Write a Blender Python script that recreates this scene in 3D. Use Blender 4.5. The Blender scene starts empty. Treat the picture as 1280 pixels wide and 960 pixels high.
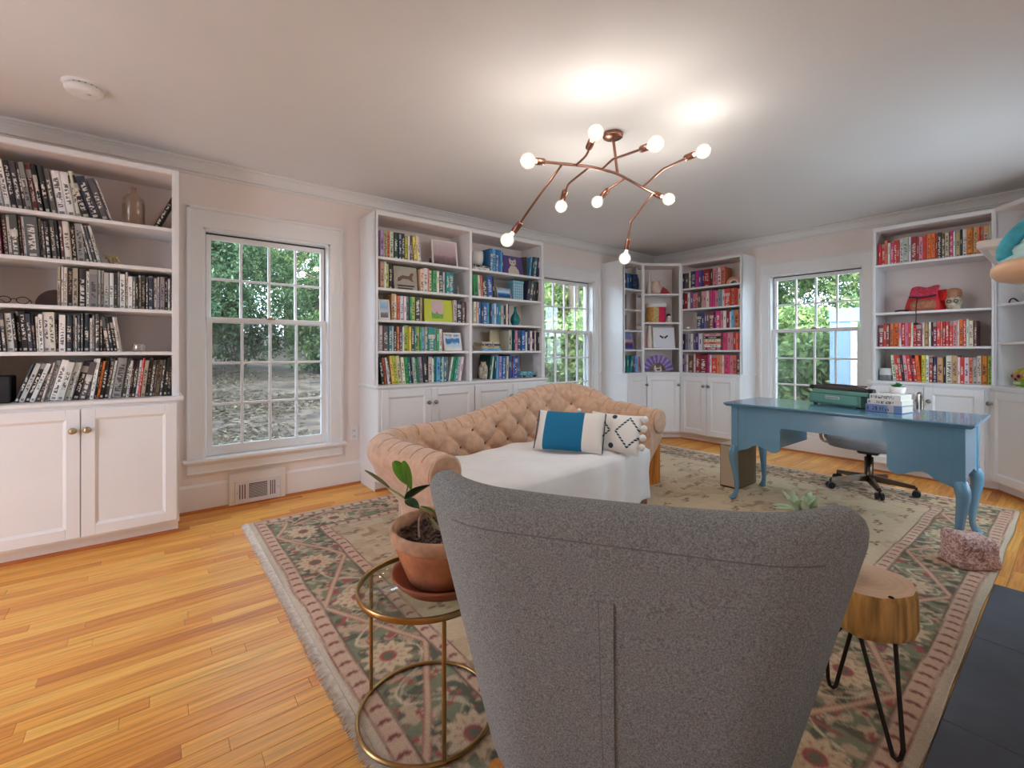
import bpy, bmesh, math, random
import numpy as np
from mathutils import Vector, Matrix

SC = bpy.context.scene
COL = SC.collection
rnd = random.Random(7)
R = math.radians

# ------------------------------------------------------------------ camera
F, EYE, HORIZON = 568.9, 1.13, 437.0
TH = R(51.6)
FW = (math.cos(TH), math.sin(TH))
RT = (math.sin(TH), -math.cos(TH))
cam = bpy.data.cameras.new('camera')
cam.sensor_width = 36.0
cam.lens = F / 1280 * 36.0
cam.shift_y = -(480 - HORIZON) / 1280
cam.clip_start = 0.02
co = bpy.data.objects.new('camera', cam)
COL.objects.link(co)
co.location = (0, 0, EYE)
co.rotation_euler = (R(90), 0, TH - R(90))
SC.camera = co

# ------------------------------------------------------------------ sky, sun, exposure
SC.view_settings.view_transform = 'Standard'
SC.view_settings.look = 'None'
SC.view_settings.gamma = 1.0
SC.view_settings.use_curve_mapping = False
SC.view_settings.exposure = 0.8
SC.cycles.use_denoising = True
SC.cycles.max_bounces = 10
SC.cycles.diffuse_bounces = 6
SC.cycles.transparent_max_bounces = 16
SC.cycles.sample_clamp_indirect = 6.0
SC.cycles.caustics_reflective = False
SC.cycles.caustics_refractive = False

SKY_STRENGTH = 7.0
SUN_STRENGTH = 5.0
BULB_POWER = 2.7
wd = bpy.data.worlds.new('world')
SC.world = wd
wd.use_nodes = True
nt = wd.node_tree
sky = nt.nodes.new('ShaderNodeTexSky')
sky.sky_type = 'NISHITA'
sky.sun_disc = False
sky.sun_elevation = R(52)
sky.sun_rotation = R(200)
sky.air_density = 1.0
sky.dust_density = 3.0
mxs = nt.nodes.new('ShaderNodeMixRGB')
mxs.inputs[0].default_value = 0.72
mxs.inputs[2].default_value = (0.81, 0.945, 1.14, 1)
skm = nt.nodes.new('ShaderNodeMixRGB')
skm.blend_type = 'MULTIPLY'
skm.inputs[0].default_value = 1.0
skm.inputs[2].default_value = (0.12, 0.12, 0.12, 1)
bg = nt.nodes['Background']
nt.links.new(sky.outputs[0], skm.inputs[1])
nt.links.new(skm.outputs[0], mxs.inputs[1])
nt.links.new(mxs.outputs[0], bg.inputs[0])
bg.inputs[1].default_value = SKY_STRENGTH

sun = bpy.data.lights.new('sun', 'SUN')
sun.energy = SUN_STRENGTH
sun.angle = R(1.0)
sun.color = (1.0, 0.95, 0.86)
so = bpy.data.objects.new('sun', sun)
COL.objects.link(so)
so.rotation_euler = Vector((0.42, 0.05, -1.0)).to_track_quat('-Z', 'Y').to_euler()

ROOM_X0, ROOM_X1, ROOM_Y0, ROOM_Y1, CEIL = -1.7, 5.62, -0.22, 3.84, 2.44


def portal(name, loc, rot, sx, sy):
    l = bpy.data.lights.new(name, 'AREA')
    l.shape = 'RECTANGLE'
    l.size, l.size_y = sx, sy
    l.cycles.is_portal = True
    o = bpy.data.objects.new(name, l)
    COL.objects.link(o)
    o.location = loc
    o.rotation_euler = rot


portal('daylight_rear', (ROOM_X0 - 0.05, 2.2, 1.07), (R(90), 0, R(-90)), 0.62, 2.15)
portal('daylight_window', (0.71, 4.02, 1.19), (R(90), 0, R(180)), 0.9, 1.6)
portal('daylight_window', (3.93, 4.02, 1.19), (R(90), 0, R(180)), 0.9, 1.6)
portal('daylight_window', (4.0, ROOM_Y0 - 0.18, 1.19), (R(90), 0, R(0)), 1.44, 1.62)
portal('daylight_window', (5.80, 1.84, 1.19), (R(90), 0, R(90)), 0.9, 1.6)

# ------------------------------------------------------------------ helpers: pixel rays


def ray(px, py):
    a = (px - 640) / F
    return (FW[0] + RT[0] * a, FW[1] + RT[1] * a, (HORIZON - py) / F)


def on_y(px, py, Y):
    r = ray(px, py)
    t = Y / r[1]
    return Vector((r[0] * t, Y, EYE + r[2] * t))


def on_x(px, py, X):
    r = ray(px, py)
    t = X / r[0]
    return Vector((X, r[1] * t, EYE + r[2] * t))


def on_z(px, py, Z=0.0):
    r = ray(px, py)
    t = (Z - EYE) / r[2]
    return Vector((r[0] * t, r[1] * t, Z))


def at_d(px, py, d):
    r = ray(px, py)
    return Vector((r[0] * d, r[1] * d, EYE + r[2] * d))


class Frame:
    """A vertical plane in the room: x along it (left to right seen from the room), y into it, z up."""

    def __init__(s, ox, oy, rz):
        s.o, s.rz, s.c, s.s = (ox, oy), rz, math.cos(rz), math.sin(rz)

    def w(s, x, y, z=0.0):
        return Vector((s.o[0] + x * s.c - y * s.s, s.o[1] + x * s.s + y * s.c, z))

    def hit(s, px, py, y):
        r = ray(px, py)
        dx, dy = r[0] * s.c + r[1] * s.s, -r[0] * s.s + r[1] * s.c
        ox, oy = -s.o[0] * s.c - s.o[1] * s.s, s.o[0] * s.s - s.o[1] * s.c
        t = (y - oy) / dy
        return ox + t * dx, EYE + r[2] * t

    def x(s, px, y):
        return s.hit(px, HORIZON, y)[0]


# ------------------------------------------------------------------ helpers: colour and materials
def lin(c):
    out = []
    for v in c[:3]:
        v = v / 255.0
        out.append(v / 12.92 if v <= 0.04045 else ((v + 0.055) / 1.055) ** 2.4)
    return (out[0], out[1], out[2], 1.0)


MATS = {}


def mat(name, rgb, rough=0.5, metal=0.0, var=None, bump=None, spec=0.5, coat=0.0, stretch=None, sheen=0.0, emit=None):
    """var = (scale, amount): colour noise; bump = (scale, strength)"""
    if name in MATS:
        return MATS[name]
    m = bpy.data.materials.new(name)
    m.use_nodes = True
    t = m.node_tree
    b = t.nodes['Principled BSDF']
    b.inputs['Base Color'].default_value = lin(rgb)
    b.inputs['Roughness'].default_value = rough
    b.inputs['Metallic'].default_value = metal
    b.inputs['Specular IOR Level'].default_value = spec
    b.inputs['Coat Weight'].default_value = coat
    b.inputs['Sheen Weight'].default_value = sheen
    if var or bump:
        tc = t.nodes.new('ShaderNodeTexCoord')
        mp = t.nodes.new('ShaderNodeMapping')
        if stretch:
            mp.inputs['Scale'].default_value = stretch
        t.links.new(tc.outputs['Object'], mp.inputs[0])
    if var:
        n = t.nodes.new('ShaderNodeTexNoise')
        n.inputs['Scale'].default_value = var[0]
        n.inputs['Detail'].default_value = 4
        rp = t.nodes.new('ShaderNodeValToRGB')
        c = lin(rgb)
        a = var[1]
        rp.color_ramp.elements[0].position = 0.3
        rp.color_ramp.elements[1].position = 0.7
        rp.color_ramp.elements[0].color = tuple(max(0, v * (1 - a)) for v in c[:3]) + (1,)
        rp.color_ramp.elements[1].color = tuple(min(1, v * (1 + a)) for v in c[:3]) + (1,)
        t.links.new(mp.outputs[0], n.inputs['Vector'])
        t.links.new(n.outputs[0], rp.inputs[0])
        t.links.new(rp.outputs[0], b.inputs['Base Color'])
    if bump:
        n2 = t.nodes.new('ShaderNodeTexNoise')
        n2.inputs['Scale'].default_value = bump[0]
        n2.inputs['Detail'].default_value = 3
        bp = t.nodes.new('ShaderNodeBump')
        bp.inputs['Strength'].default_value = bump[1]
        bp.inputs['Distance'].default_value = 0.01
        t.links.new(mp.outputs[0], n2.inputs['Vector'])
        t.links.new(n2.outputs[0], bp.inputs['Height'])
        t.links.new(bp.outputs[0], b.inputs['Normal'])
    if emit:
        b.inputs['Emission Color'].default_value = lin(emit[0])
        b.inputs['Emission Strength'].default_value = emit[1]
    MATS[name] = m
    return m


def N(t, kind, **inp):
    n = t.nodes.new(kind)
    for k, v in inp.items():
        setattr(n, k, v)
    return n


def mth(t, op, a, b=None, clamp=False):
    n = t.nodes.new('ShaderNodeMath')
    n.operation = op
    n.use_clamp = clamp
    for i, v in enumerate((a, b)):
        if v is None:
            continue
        if isinstance(v, (int, float)):
            n.inputs[i].default_value = v
        else:
            t.links.new(v, n.inputs[i])
    return n.outputs[0]


def mixc(t, f, a, b):
    n = t.nodes.new('ShaderNodeMixRGB')
    for i, v in enumerate((f, a, b)):
        if isinstance(v, (int, float)):
            n.inputs[i].default_value = v
        elif isinstance(v, tuple):
            n.inputs[i].default_value = v
        else:
            t.links.new(v, n.inputs[i])
    return n.outputs[0]


WHITE = mat('white_paint', (232, 232, 233), 0.38, var=(3, 0.02))
TRIM = mat('trim_paint', (235, 234, 233), 0.35, var=(3, 0.02))
WALLP = mat('pink_wall_paint', (239, 228, 223), 0.7, var=(2, 0.02), bump=(160, 0.03))
CEILP = mat('ceiling_paint', (224, 221, 219), 0.8, var=(1.2, 0.02), bump=(120, 0.03))
BACKP = mat('bookcase_back_paint', (236, 224, 219), 0.6, var=(3, 0.02))
BRASS = mat('aged_brass', (172, 140, 92), 0.32, 1.0, var=(20, 0.15))
NICKEL = mat('brushed_nickel', (168, 160, 150), 0.3, 1.0)
DARKM = mat('dark_metal', (58, 50, 44), 0.4, 1.0)
BLACK = mat('black_plastic', (22, 21, 22), 0.4)
COPPER = mat('copper_metal', (156, 112, 96), 0.28, 1.0, var=(12, 0.12))
PAPER = mat('page_paper', (226, 216, 198), 0.8, var=(60, 0.08))
GREYPL = mat('grey_plastic', (150, 150, 150), 0.5)
OAK = mat('oak_leg', (214, 140, 62), 0.4, var=(14, 0.18), stretch=(6, 6, 1))
TERRA = mat('terracotta', (186, 122, 84), 0.8, var=(14, 0.42), bump=(50, 0.2))
SOIL = mat('soil', (92, 72, 66), 0.95, var=(70, 0.6), bump=(60, 0.6))


def glass_mat(name, tint=(255, 255, 255), refl=0.08, rough=0.0):
    if name in MATS:
        return MATS[name]
    m = bpy.data.materials.new(name)
    m.use_nodes = True
    t = m.node_tree
    t.nodes.remove(t.nodes['Principled BSDF'])
    tr = t.nodes.new('ShaderNodeBsdfTransparent')
    tr.inputs[0].default_value = lin(tint)
    gl = t.nodes.new('ShaderNodeBsdfGlossy')
    gl.inputs['Roughness'].default_value = rough
    fr = t.nodes.new('ShaderNodeLayerWeight')
    fr.inputs[0].default_value = 0.25
    f = mth(t, 'MULTIPLY_ADD', fr.outputs['Facing'], 0.40)
    f.node.inputs[2].default_value = refl
    mx = t.nodes.new('ShaderNodeMixShader')
    t.links.new(f, mx.inputs[0])
    t.links.new(tr.outputs[0], mx.inputs[1])
    t.links.new(gl.outputs[0], mx.inputs[2])
    t.links.new(mx.outputs[0], t.nodes['Material Output'].inputs[0])
    MATS[name] = m
    return m


PANE = glass_mat('window_glass', (238, 243, 243), 0.03)
CLEAR = glass_mat('clear_glass', (244, 249, 246), 0.03)
SMOKE = glass_mat('brown_glass', (248, 243, 237), 0.04)


# ------------------------------------------------------------------ helpers: meshes
class MB:
    def __init__(s):
        s.v, s.f, s.m, s.sm = [], [], [], []

    def add(s, verts, faces, mi=0, smooth=False):
        o = len(s.v)
        s.v.extend(tuple(v) for v in verts)
        for f in faces:
            s.f.append(tuple(i + o for i in f))
            s.m.append(mi)
            s.sm.append(smooth)
        return s

    def box(s, x0, x1, y0, y1, z0, z1, mi=0):
        v = [(x0, y0, z0), (x1, y0, z0), (x1, y1, z0), (x0, y1, z0), (x0, y0, z1), (x1, y0, z1), (x1, y1, z1), (x0, y1, z1)]
        return s.add(v, [(3, 2, 1, 0), (4, 5, 6, 7), (0, 1, 5, 4), (1, 2, 6, 5), (2, 3, 7, 6), (3, 0, 4, 7)], mi)

    def cbox(s, x0, x1, y0, y1, z0, z1, b=0.004, mi=0):
        """box with chamfered edges"""
        b = min(b, (x1 - x0) / 2.1, (y1 - y0) / 2.1, (z1 - z0) / 2.1)
        v, idx = [], {}
        for i, x in enumerate((x0, x1)):
            for j, y in enumerate((y0, y1)):
                for k, z in enumerate((z0, z1)):
                    sx, sy, sz = (b if i == 0 else -b), (b if j == 0 else -b), (b if k == 0 else -b)
                    for a, p in (('x', (x, y + sy, z + sz)), ('y', (x + sx, y, z + sz)), ('z', (x + sx, y + sy, z))):
                        idx[(i, j, k, a)] = len(v)
                        v.append(p)
        I = idx
        f = []
        for i in (0, 1):
            q = [I[(i, 0, 0, 'x')], I[(i, 1, 0, 'x')], I[(i, 1, 1, 'x')], I[(i, 0, 1, 'x')]]
            f.append(q if i else q[::-1])
            q = [I[(0, i, 0, 'y')], I[(1, i, 0, 'y')], I[(1, i, 1, 'y')], I[(0, i, 1, 'y')]]
            f.append(q[::-1] if i else q)
            q = [I[(0, 0, i, 'z')], I[(1, 0, i, 'z')], I[(1, 1, i, 'z')], I[(0, 1, i, 'z')]]
            f.append(q if i else q[::-1])
        for i in (0, 1):
            for j in (0, 1):
                q = [I[(i, j, 0, 'x')], I[(i, j, 1, 'x')], I[(i, j, 1, 'y')], I[(i, j, 0, 'y')]]
                f.append(q if i ^ j else q[::-1])
                q = [I[(0, i, j, 'y')], I[(1, i, j, 'y')], I[(1, i, j, 'z')], I[(0, i, j, 'z')]]
                f.append(q if i ^ j else q[::-1])
                q = [I[(i, 0, j, 'x')], I[(i, 1, j, 'x')], I[(i, 1, j, 'z')], I[(i, 0, j, 'z')]]
                f.append(q[::-1] if i ^ j else q)
        for i in (0, 1):
            for j in (0, 1):
                for k in (0, 1):
                    q = [I[(i, j, k, 'x')], I[(i, j, k, 'y')], I[(i, j, k, 'z')]]
                    f.append(q if (i + j + k) % 2 else q[::-1])
        return s.add(v, f, mi)

    def prism(s, poly, a, b, axis='y', mi=0, smooth=False):
        """poly in the plane across axis: x -> (y,z), y -> (x,z), z -> (x,y)"""
        n = len(poly)

        def P(p, t):
            return {'x': (t, p[0], p[1]), 'y': (p[0], t, p[1]), 'z': (p[0], p[1], t)}[axis]
        v = [P(p, a) for p in poly] + [P(p, b) for p in poly]
        s.add(v, [tuple(range(n)), tuple(range(2 * n - 1, n - 1, -1))], mi)
        s.add(v, [(i, i + n, (i + 1) % n + n, (i + 1) % n) for i in range(n)], mi, smooth)
        return s

    def tube(s, pts, r, n=10, mi=0, caps=True):
        pts = [Vector(p) for p in pts]
        rs = r if isinstance(r, (list, tuple)) else [r] * len(pts)
        tang = []
        for i in range(len(pts)):
            d = pts[min(i + 1, len(pts) - 1)] - pts[max(i - 1, 0)]
            tang.append(d.normalized())
        up = Vector((0, 0, 1)) if abs(tang[0].z) < 0.9 else Vector((1, 0, 0))
        u = tang[0].cross(up).normalized()
        v, f = [], []
        for i, p in enumerate(pts):
            u = (u - tang[i] * u.dot(tang[i])).normalized()
            w = tang[i].cross(u)
            for k in range(n):
                a = 2 * math.pi * k / n
                v.append(p + (u * math.cos(a) + w * math.sin(a)) * rs[i])
        for i in range(len(pts) - 1):
            for k in range(n):
                k2 = (k + 1) % n
                f.append((i * n + k, i * n + k2, (i + 1) * n + k2, (i + 1) * n + k))
        s.add(v, f, mi, True)
        if caps:
            s.add([v[k] for k in range(n)], [tuple(range(n))[::-1]], mi)
            s.add([v[(len(pts) - 1) * n + k] for k in range(n)], [tuple(range(n))], mi)
        return s

    def lathe(s, prof, n=24, c=(0, 0, 0), mi=0, close=True, smooth=True):
        v, f = [], []
        m = len(prof)
        for (r, z) in prof:
            for k in range(n):
                a = 2 * math.pi * k / n
                v.append((c[0] + r * math.cos(a), c[1] + r * math.sin(a), c[2] + z))
        for i in range(m - 1):
            for k in range(n):
                k2 = (k + 1) % n
                f.append((i * n + k, i * n + k2, (i + 1) * n + k2, (i + 1) * n + k))
        s.add(v, f, mi, smooth)
        if close:
            if prof[0][0] > 1e-5:
                s.add(v[:n], [tuple(range(n))[::-1]], mi)
            if prof[-1][0] > 1e-5:
                s.add(v[(m - 1) * n:], [tuple(range(n))], mi)
        return s

    def grid(s, P, nu, nv, mi=0, smooth=True, wrap=False):
        v = [P(i / (nu if wrap else nu - 1), j / (nv - 1)) for i in range(nu) for j in range(nv)]
        f = []
        for i in range(nu if wrap else nu - 1):
            for j in range(nv - 1):
                a, b = i, (i + 1) % nu
                f.append((a * nv + j, b * nv + j, b * nv + j + 1, a * nv + j + 1))
        return s.add(v, f, mi, smooth)

    def ball(s, c, r, n=12, mi=0, squash=(1, 1, 1)):
        v, f = [], []
        m = max(5, n // 2 + 1)
        for i in range(m + 1):
            t = math.pi * i / m
            for k in range(n):
                a = 2 * math.pi * k / n
                v.append((c[0] + r * squash[0] * math.sin(t) * math.cos(a), c[1] + r * squash[1] * math.sin(t) * math.sin(a), c[2] - r * squash[2] * math.cos(t)))
        for i in range(m):
            for k in range(n):
                k2 = (k + 1) % n
                f.append((i * n + k, i * n + k2, (i + 1) * n + k2, (i + 1) * n + k))
        return s.add(v, f, mi, True)

    def mesh(s, name, mats):
        me = bpy.data.meshes.new(name)
        me.from_pydata(s.v, [], s.f)
        me.polygons.foreach_set('material_index', s.m)
        me.polygons.foreach_set('use_smooth', s.sm)
        for m in (mats if isinstance(mats, (list, tuple)) else [mats]):
            me.materials.append(m)
        me.update()
        return me


def link(name, me, parent=None, loc=None, rot=None):
    o = bpy.data.objects.new(name, me)
    COL.objects.link(o)
    if parent is not None:
        o.parent = parent
    if loc is not None:
        o.location = loc
    if rot is not None:
        o.rotation_euler = rot
    return o


def obj(name, mb, m, parent=None, loc=None, rot=None, bevel=0, label=None):
    o = link(name, mb.mesh(name, m), parent, loc, rot)
    if bevel:
        b = o.modifiers.new('bevel', 'BEVEL')
        b.width = bevel
        b.segments = 2
        b.limit_method = 'ANGLE'
    if label:
        o['label'] = label
    return o


def tag(o, label, cat, group=None):
    o['label'] = label
    o['category'] = cat
    if group:
        o['group'] = group
    return o


def thing(name, label, cat, loc=(0, 0, 0), rz=0.0, group=None):
    o = link(name, None, None, loc, (0, 0, rz))
    return tag(o, label, cat, group)


def struct(name, mb, m, parent=None):
    o = obj(name, mb, m, parent)
    if parent is None:
        o['kind'] = 'structure'
    return o


def dup(o, parent=None, loc=None, rot=None):
    c = o.copy()
    COL.objects.link(c)
    if parent is not None:
        c.parent = parent
    if loc is not None:
        c.location = loc
    if rot is not None:
        c.rotation_euler = rot
    for ch in list(o.children):
        dup(ch, c)
    return c


def smooth_path(pts, k=6):
    """Catmull-Rom through the points"""
    pts = [Vector(p) for p in pts]
    out = []
    for i in range(len(pts) - 1):
        p0, p1, p2, p3 = pts[max(i - 1, 0)], pts[i], pts[i + 1], pts[min(i + 2, len(pts) - 1)]
        for j in range(k):
            t = j / k
            out.append(0.5 * ((2 * p1) + (p2 - p0) * t + (2 * p0 - 5 * p1 + 4 * p2 - p3) * t * t + (3 * p1 - p0 - 3 * p2 + p3) * t ** 3))
    out.append(pts[-1])
    return out


def sstep(a, b, x):
    t = min(1, max(0, (x - a) / (b - a)))
    return t * t * (3 - 2 * t)

# ================================================================== room shell
WT = 0.16            # wall thickness
BWALL = Frame(ROOM_X1, ROOM_Y1, R(-90))       # back wall: x runs from the far corner towards the fireplace wall
LWALL = Frame(0, ROOM_Y1, 0)
RWALL = Frame(0, ROOM_Y0, R(180))            # fireplace wall
WIN_Z0, WIN_Z1 = 0.372, 1.985
WINS = [('window_1', LWALL, 0.285, 1.145), ('window_2', LWALL, 3.50, 4.35), ('window_3', BWALL, 1.555, 2.445), ('window_4', RWALL, -4.72, -3.28)]


def wall_with_holes(x0, x1, holes, y0, y1, top):
    mb = MB()
    xs = x0
    for (a, b) in holes:
        mb.box(xs, a, y0, y1, -0.3, top)
        mb.box(a, b, y0, y1, -0.3, WIN_Z0 - 0.02)
        mb.box(a, b, y0, y1, WIN_Z1, top)
        xs = b
    mb.box(xs, x1, y0, y1, -0.3, top)
    return mb


w = struct('wall_left', wall_with_holes(ROOM_X0, ROOM_X1 + WT, [(a, b) for n, fr, a, b in WINS[:2]], 0, WT, CEIL), WALLP)
w.location = (0, ROOM_Y1, 0)
w = struct('wall_back', wall_with_holes(0, ROOM_Y1 - ROOM_Y0, [(WINS[2][2], WINS[2][3])], 0, WT, CEIL), WALLP)
w.location = (ROOM_X1, ROOM_Y1, 0)
w.rotation_euler = (0, 0, R(-90))
w = struct('wall_right', wall_with_holes(-ROOM_X1 - WT, -ROOM_X0, [(WINS[3][2], WINS[3][3])], 0, WT, CEIL), WALLP)
w.location = (0, ROOM_Y0, 0)
w.rotation_euler = (0, 0, R(180))
# the wall behind the camera, its unseen doorway added to let daylight in
struct('wall_rear', MB().box(ROOM_X0 - WT, ROOM_X0, ROOM_Y0 - WT, 1.89, -0.3, CEIL).box(ROOM_X0 - WT, ROOM_X0, 2.51, ROOM_Y1 + WT, -0.3, CEIL).box(ROOM_X0 - WT, ROOM_X0, 1.89, 2.51, 2.15, CEIL), WALLP)
struct('ceiling', MB().box(ROOM_X0 - WT, ROOM_X1 + WT, ROOM_Y0 - WT, ROOM_Y1 + WT, CEIL, CEIL + 0.2), CEILP)

# crown moulding
CROWN = [(0, CEIL), (0, CEIL - 0.100), (-0.014, CEIL - 0.100), (-0.018, CEIL - 0.092), (-0.006, CEIL - 0.089), (-0.006, CEIL - 0.083), (-0.022, CEIL - 0.080), (-0.024, CEIL - 0.071), (-0.014, CEIL - 0.069), (-0.018, CEIL - 0.060), (-0.028, CEIL - 0.044),
         (-0.046, CEIL - 0.028), (-0.056, CEIL - 0.025), (-0.048, CEIL - 0.021), (-0.050, CEIL - 0.016), (-0.074, CEIL - 0.014), (-0.078, CEIL - 0.008), (-0.074, CEIL)]
mb = MB().prism([(ROOM_Y1 + a, b) for a, b in CROWN], ROOM_X0, ROOM_X1, 'x')
struct('trim_1', mb, TRIM)
mb = MB().prism([(ROOM_X1 + a, b) for a, b in CROWN], ROOM_Y0, ROOM_Y1, 'y')
struct('trim_2', mb, TRIM)
mb = MB().prism([(ROOM_Y0 - a, b) for a, b in CROWN], ROOM_X0, ROOM_X1, 'x')
struct('trim_3', mb, TRIM)


def baseboard(fr, x0, x1):
    mb = MB()
    mb.prism([(0, 0), (0, 0.192), (-0.006, 0.192), (-0.012, 0.182), (-0.016, 0.176), (-0.016, 0.0)], x0, x1, 'x')
    o = obj('baseboard', mb, TRIM)
    o.location = (fr.o[0], fr.o[1], 0)
    o.rotation_euler = (0, 0, fr.rz)
    return o


SHOE = mat('oak_shoe_moulding', (186, 112, 62), 0.45, var=(12, 0.15), stretch=(1, 8, 8))


def shoe(parent, x0, x1):
    obj('shoe_moulding', MB().prism([(-0.016, 0), (-0.016, 0.018), (-0.024, 0.016), (-0.030, 0.010), (-0.032, 0)], x0, x1, 'x'), SHOE, parent)


for nm, fr, x0, x1 in (('baseboard_left', LWALL, 0.14, 1.39), ('baseboard_left_far', LWALL, 3.2, 4.49), ('baseboard_back', BWALL, 1.42, 2.61)):
    o = baseboard(fr, x0, x1)
    o.name = nm
    o['kind'] = 'structure'
    shoe(o, x0, x1)
o = obj('baseboard_right', MB().box(3.18, ROOM_X1 - 0.9, ROOM_Y0, ROOM_Y0 + 0.016, 0.0, 0.19), TRIM)
o['kind'] = 'structure'

# ------------------------------------------------------------------ windows


SCREEN = bpy.data.materials.new('insect_screen_mesh')
SCREEN.use_nodes = True
t = SCREEN.node_tree
t.nodes.remove(t.nodes['Principled BSDF'])
a_, b_, c_ = t.nodes.new('ShaderNodeBsdfTransparent'), t.nodes.new('ShaderNodeBsdfDiffuse'), t.nodes.new('ShaderNodeMixShader')
b_.inputs[0].default_value = lin((96, 98, 100))
c_.inputs[0].default_value = 0.28
t.links.new(a_.outputs[0], c_.inputs[1])
t.links.new(b_.outputs[0], c_.inputs[2])
t.links.new(c_.outputs[0], t.nodes['Material Output'].inputs[0])


def build_window(name, fr, x0, x1):
    root = link(name, None, None, (fr.o[0], fr.o[1], 0), (0, 0, fr.rz))
    root['kind'] = 'structure'
    z0, z1 = WIN_Z0, WIN_Z1
    # casing: flat boards with a raised back band
    cw, ch = 0.092, 0.135
    mb = MB()
    for a, b in ((x0 - cw, x0), (x1, x1 + cw)):
        mb.cbox(a, b, -0.018, 0.0, z0 - 0.002, z1 + 0.002, 0.002)
    mb.cbox(x0 - cw, x1 + cw, -0.018, 0.0, z1, z1 + ch, 0.002)
    obj('casing', mb, TRIM, root)
    mb = MB()
    mb.cbox(x0 - cw - 0.006, x0 - cw + 0.016, -0.030, 0.0, z0 - 0.002, z1 + ch, 0.004)
    mb.cbox(x1 + cw - 0.016, x1 + cw + 0.006, -0.030, 0.0, z0 - 0.002, z1 + ch, 0.004)
    mb.cbox(x0 - cw - 0.006, x1 + cw + 0.006, -0.030, 0.0, z1 + ch - 0.016, z1 + ch + 0.006, 0.004)
    obj('back_band', mb, TRIM, root)
    obj('sill', MB().cbox(x0 - cw - 0.028, x1 + cw + 0.028, -0.052, 0.034, z0 - 0.028, z0 - 0.001, 0.006), TRIM, root)
    mb = MB()
    mb.prism([(0, z0 - 0.028), (-0.030, z0 - 0.028), (-0.026, z0 - 0.040), (-0.017, z0 - 0.050), (-0.017, z0 - 0.096), (-0.024, z0 - 0.101), (-0.020, z0 - 0.112), (0, z0 - 0.112)],
             x0 - cw, x1 + cw, 'x')
    obj('apron', mb, TRIM, root)
    mb = MB()
    mb.box(x0, x0 + 0.014, 0.0, WT, z0 - 0.02, z1)
    mb.box(x1 - 0.014, x1, 0.0, WT, z0 - 0.02, z1)
    mb.box(x0, x1, 0.0, WT, z1 - 0.014, z1)
    mb.box(x0, x1, 0.034, WT + 0.03, z0 - 0.02, z0 - 0.0005)
    obj('jamb', mb, TRIM, root)
    a, b = x0 + 0.022, x1 - 0.022
    zm = 1.345
    gap_shade = mat('painted_gap_shade', (78, 72, 70), 0.7)  # dark strips painted as the shadow gap around the upper sash
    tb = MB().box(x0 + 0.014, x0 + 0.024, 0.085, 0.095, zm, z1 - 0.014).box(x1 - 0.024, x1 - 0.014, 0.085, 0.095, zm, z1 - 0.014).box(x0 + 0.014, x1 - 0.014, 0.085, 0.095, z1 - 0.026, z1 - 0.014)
    obj('gap_shade_strip', tb, gap_shade, root)
    obj('insect_screen', MB().box(a, b, 0.124, 0.1245, z0, zm), SCREEN, root)
    sc_ = MB()
    for q0, q1, r0, r1 in ((a - 0.004, a + 0.018, z0, zm), (b - 0.018, b + 0.004, z0, zm), (a, b, z0, z0 + 0.02), (a, b, zm - 0.02, zm)):
        sc_.box(q0, q1, 0.118, 0.132, r0, r1)
    obj('screen_frame', sc_, TRIM, root)

    def sash(nm, y, zb, zt, rows, st, bot, top):
        mb = MB()
        mb.cbox(a, a + st, y, y + 0.035, zb, zt, 0.003)
        mb.cbox(b - st, b, y, y + 0.035, zb, zt, 0.003)
        mb.cbox(a + st - 0.001, b - st + 0.001, y, y + 0.035, zb, zb + bot, 0.003)
        mb.cbox(a + st - 0.001, b - st + 0.001, y, y + 0.035, zt - top, zt, 0.003)
        s = obj(nm, mb, TRIM, root)
        gx0, gx1, gz0, gz1 = a + st, b - st, zb + bot, zt - top
        cw_, rh = (gx1 - gx0) / 4, (gz1 - gz0) / rows
        vm = MB().cbox(-0.009, 0.009, 0.004, 0.031, 0, gz1 - gz0, 0.004).mesh('muntin', TRIM)
        hm = MB().cbox(0, cw_, 0.006, 0.029, -0.009, 0.009, 0.004).mesh('muntin', TRIM)
        pm = MB().box(0, cw_, 0.016, 0.019, 0, rh).mesh('pane', PANE)
        for i in range(1, 4):
            link('muntin', vm, s, (gx0 + i * cw_, y, gz0))
        for j in range(1, rows):
            for i in range(4):
                link('muntin', hm, s, (gx0 + i * cw_, y, gz0 + j * rh))
        for j in range(rows):
            for i in range(4):
                link('pane', pm, s, (gx0 + i * cw_, y, gz0 + j * rh))
        return s
    sash('upper_sash', 0.078, zm - 0.018, z1 - 0.026, 2, 0.030, 0.034, 0.036)
    lo = sash('lower_sash', 0.036, z0, zm + 0.018, 3, 0.034, 0.068, 0.034)
    mb = MB().cbox((x0 + x1) / 2 - 0.03, (x0 + x1) / 2 + 0.03, 0.018, 0.036, zm + 0.012, zm + 0.020, 0.003)
    mb.tube([((x0 + x1) / 2 - 0.02, 0.026, zm + 0.022), ((x0 + x1) / 2 + 0.02, 0.022, zm + 0.026)], 0.005, 8)
    obj('sash_lock', mb, BRASS, lo)
    return root


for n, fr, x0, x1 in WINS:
    build_window(n, fr, x0, x1)

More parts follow.
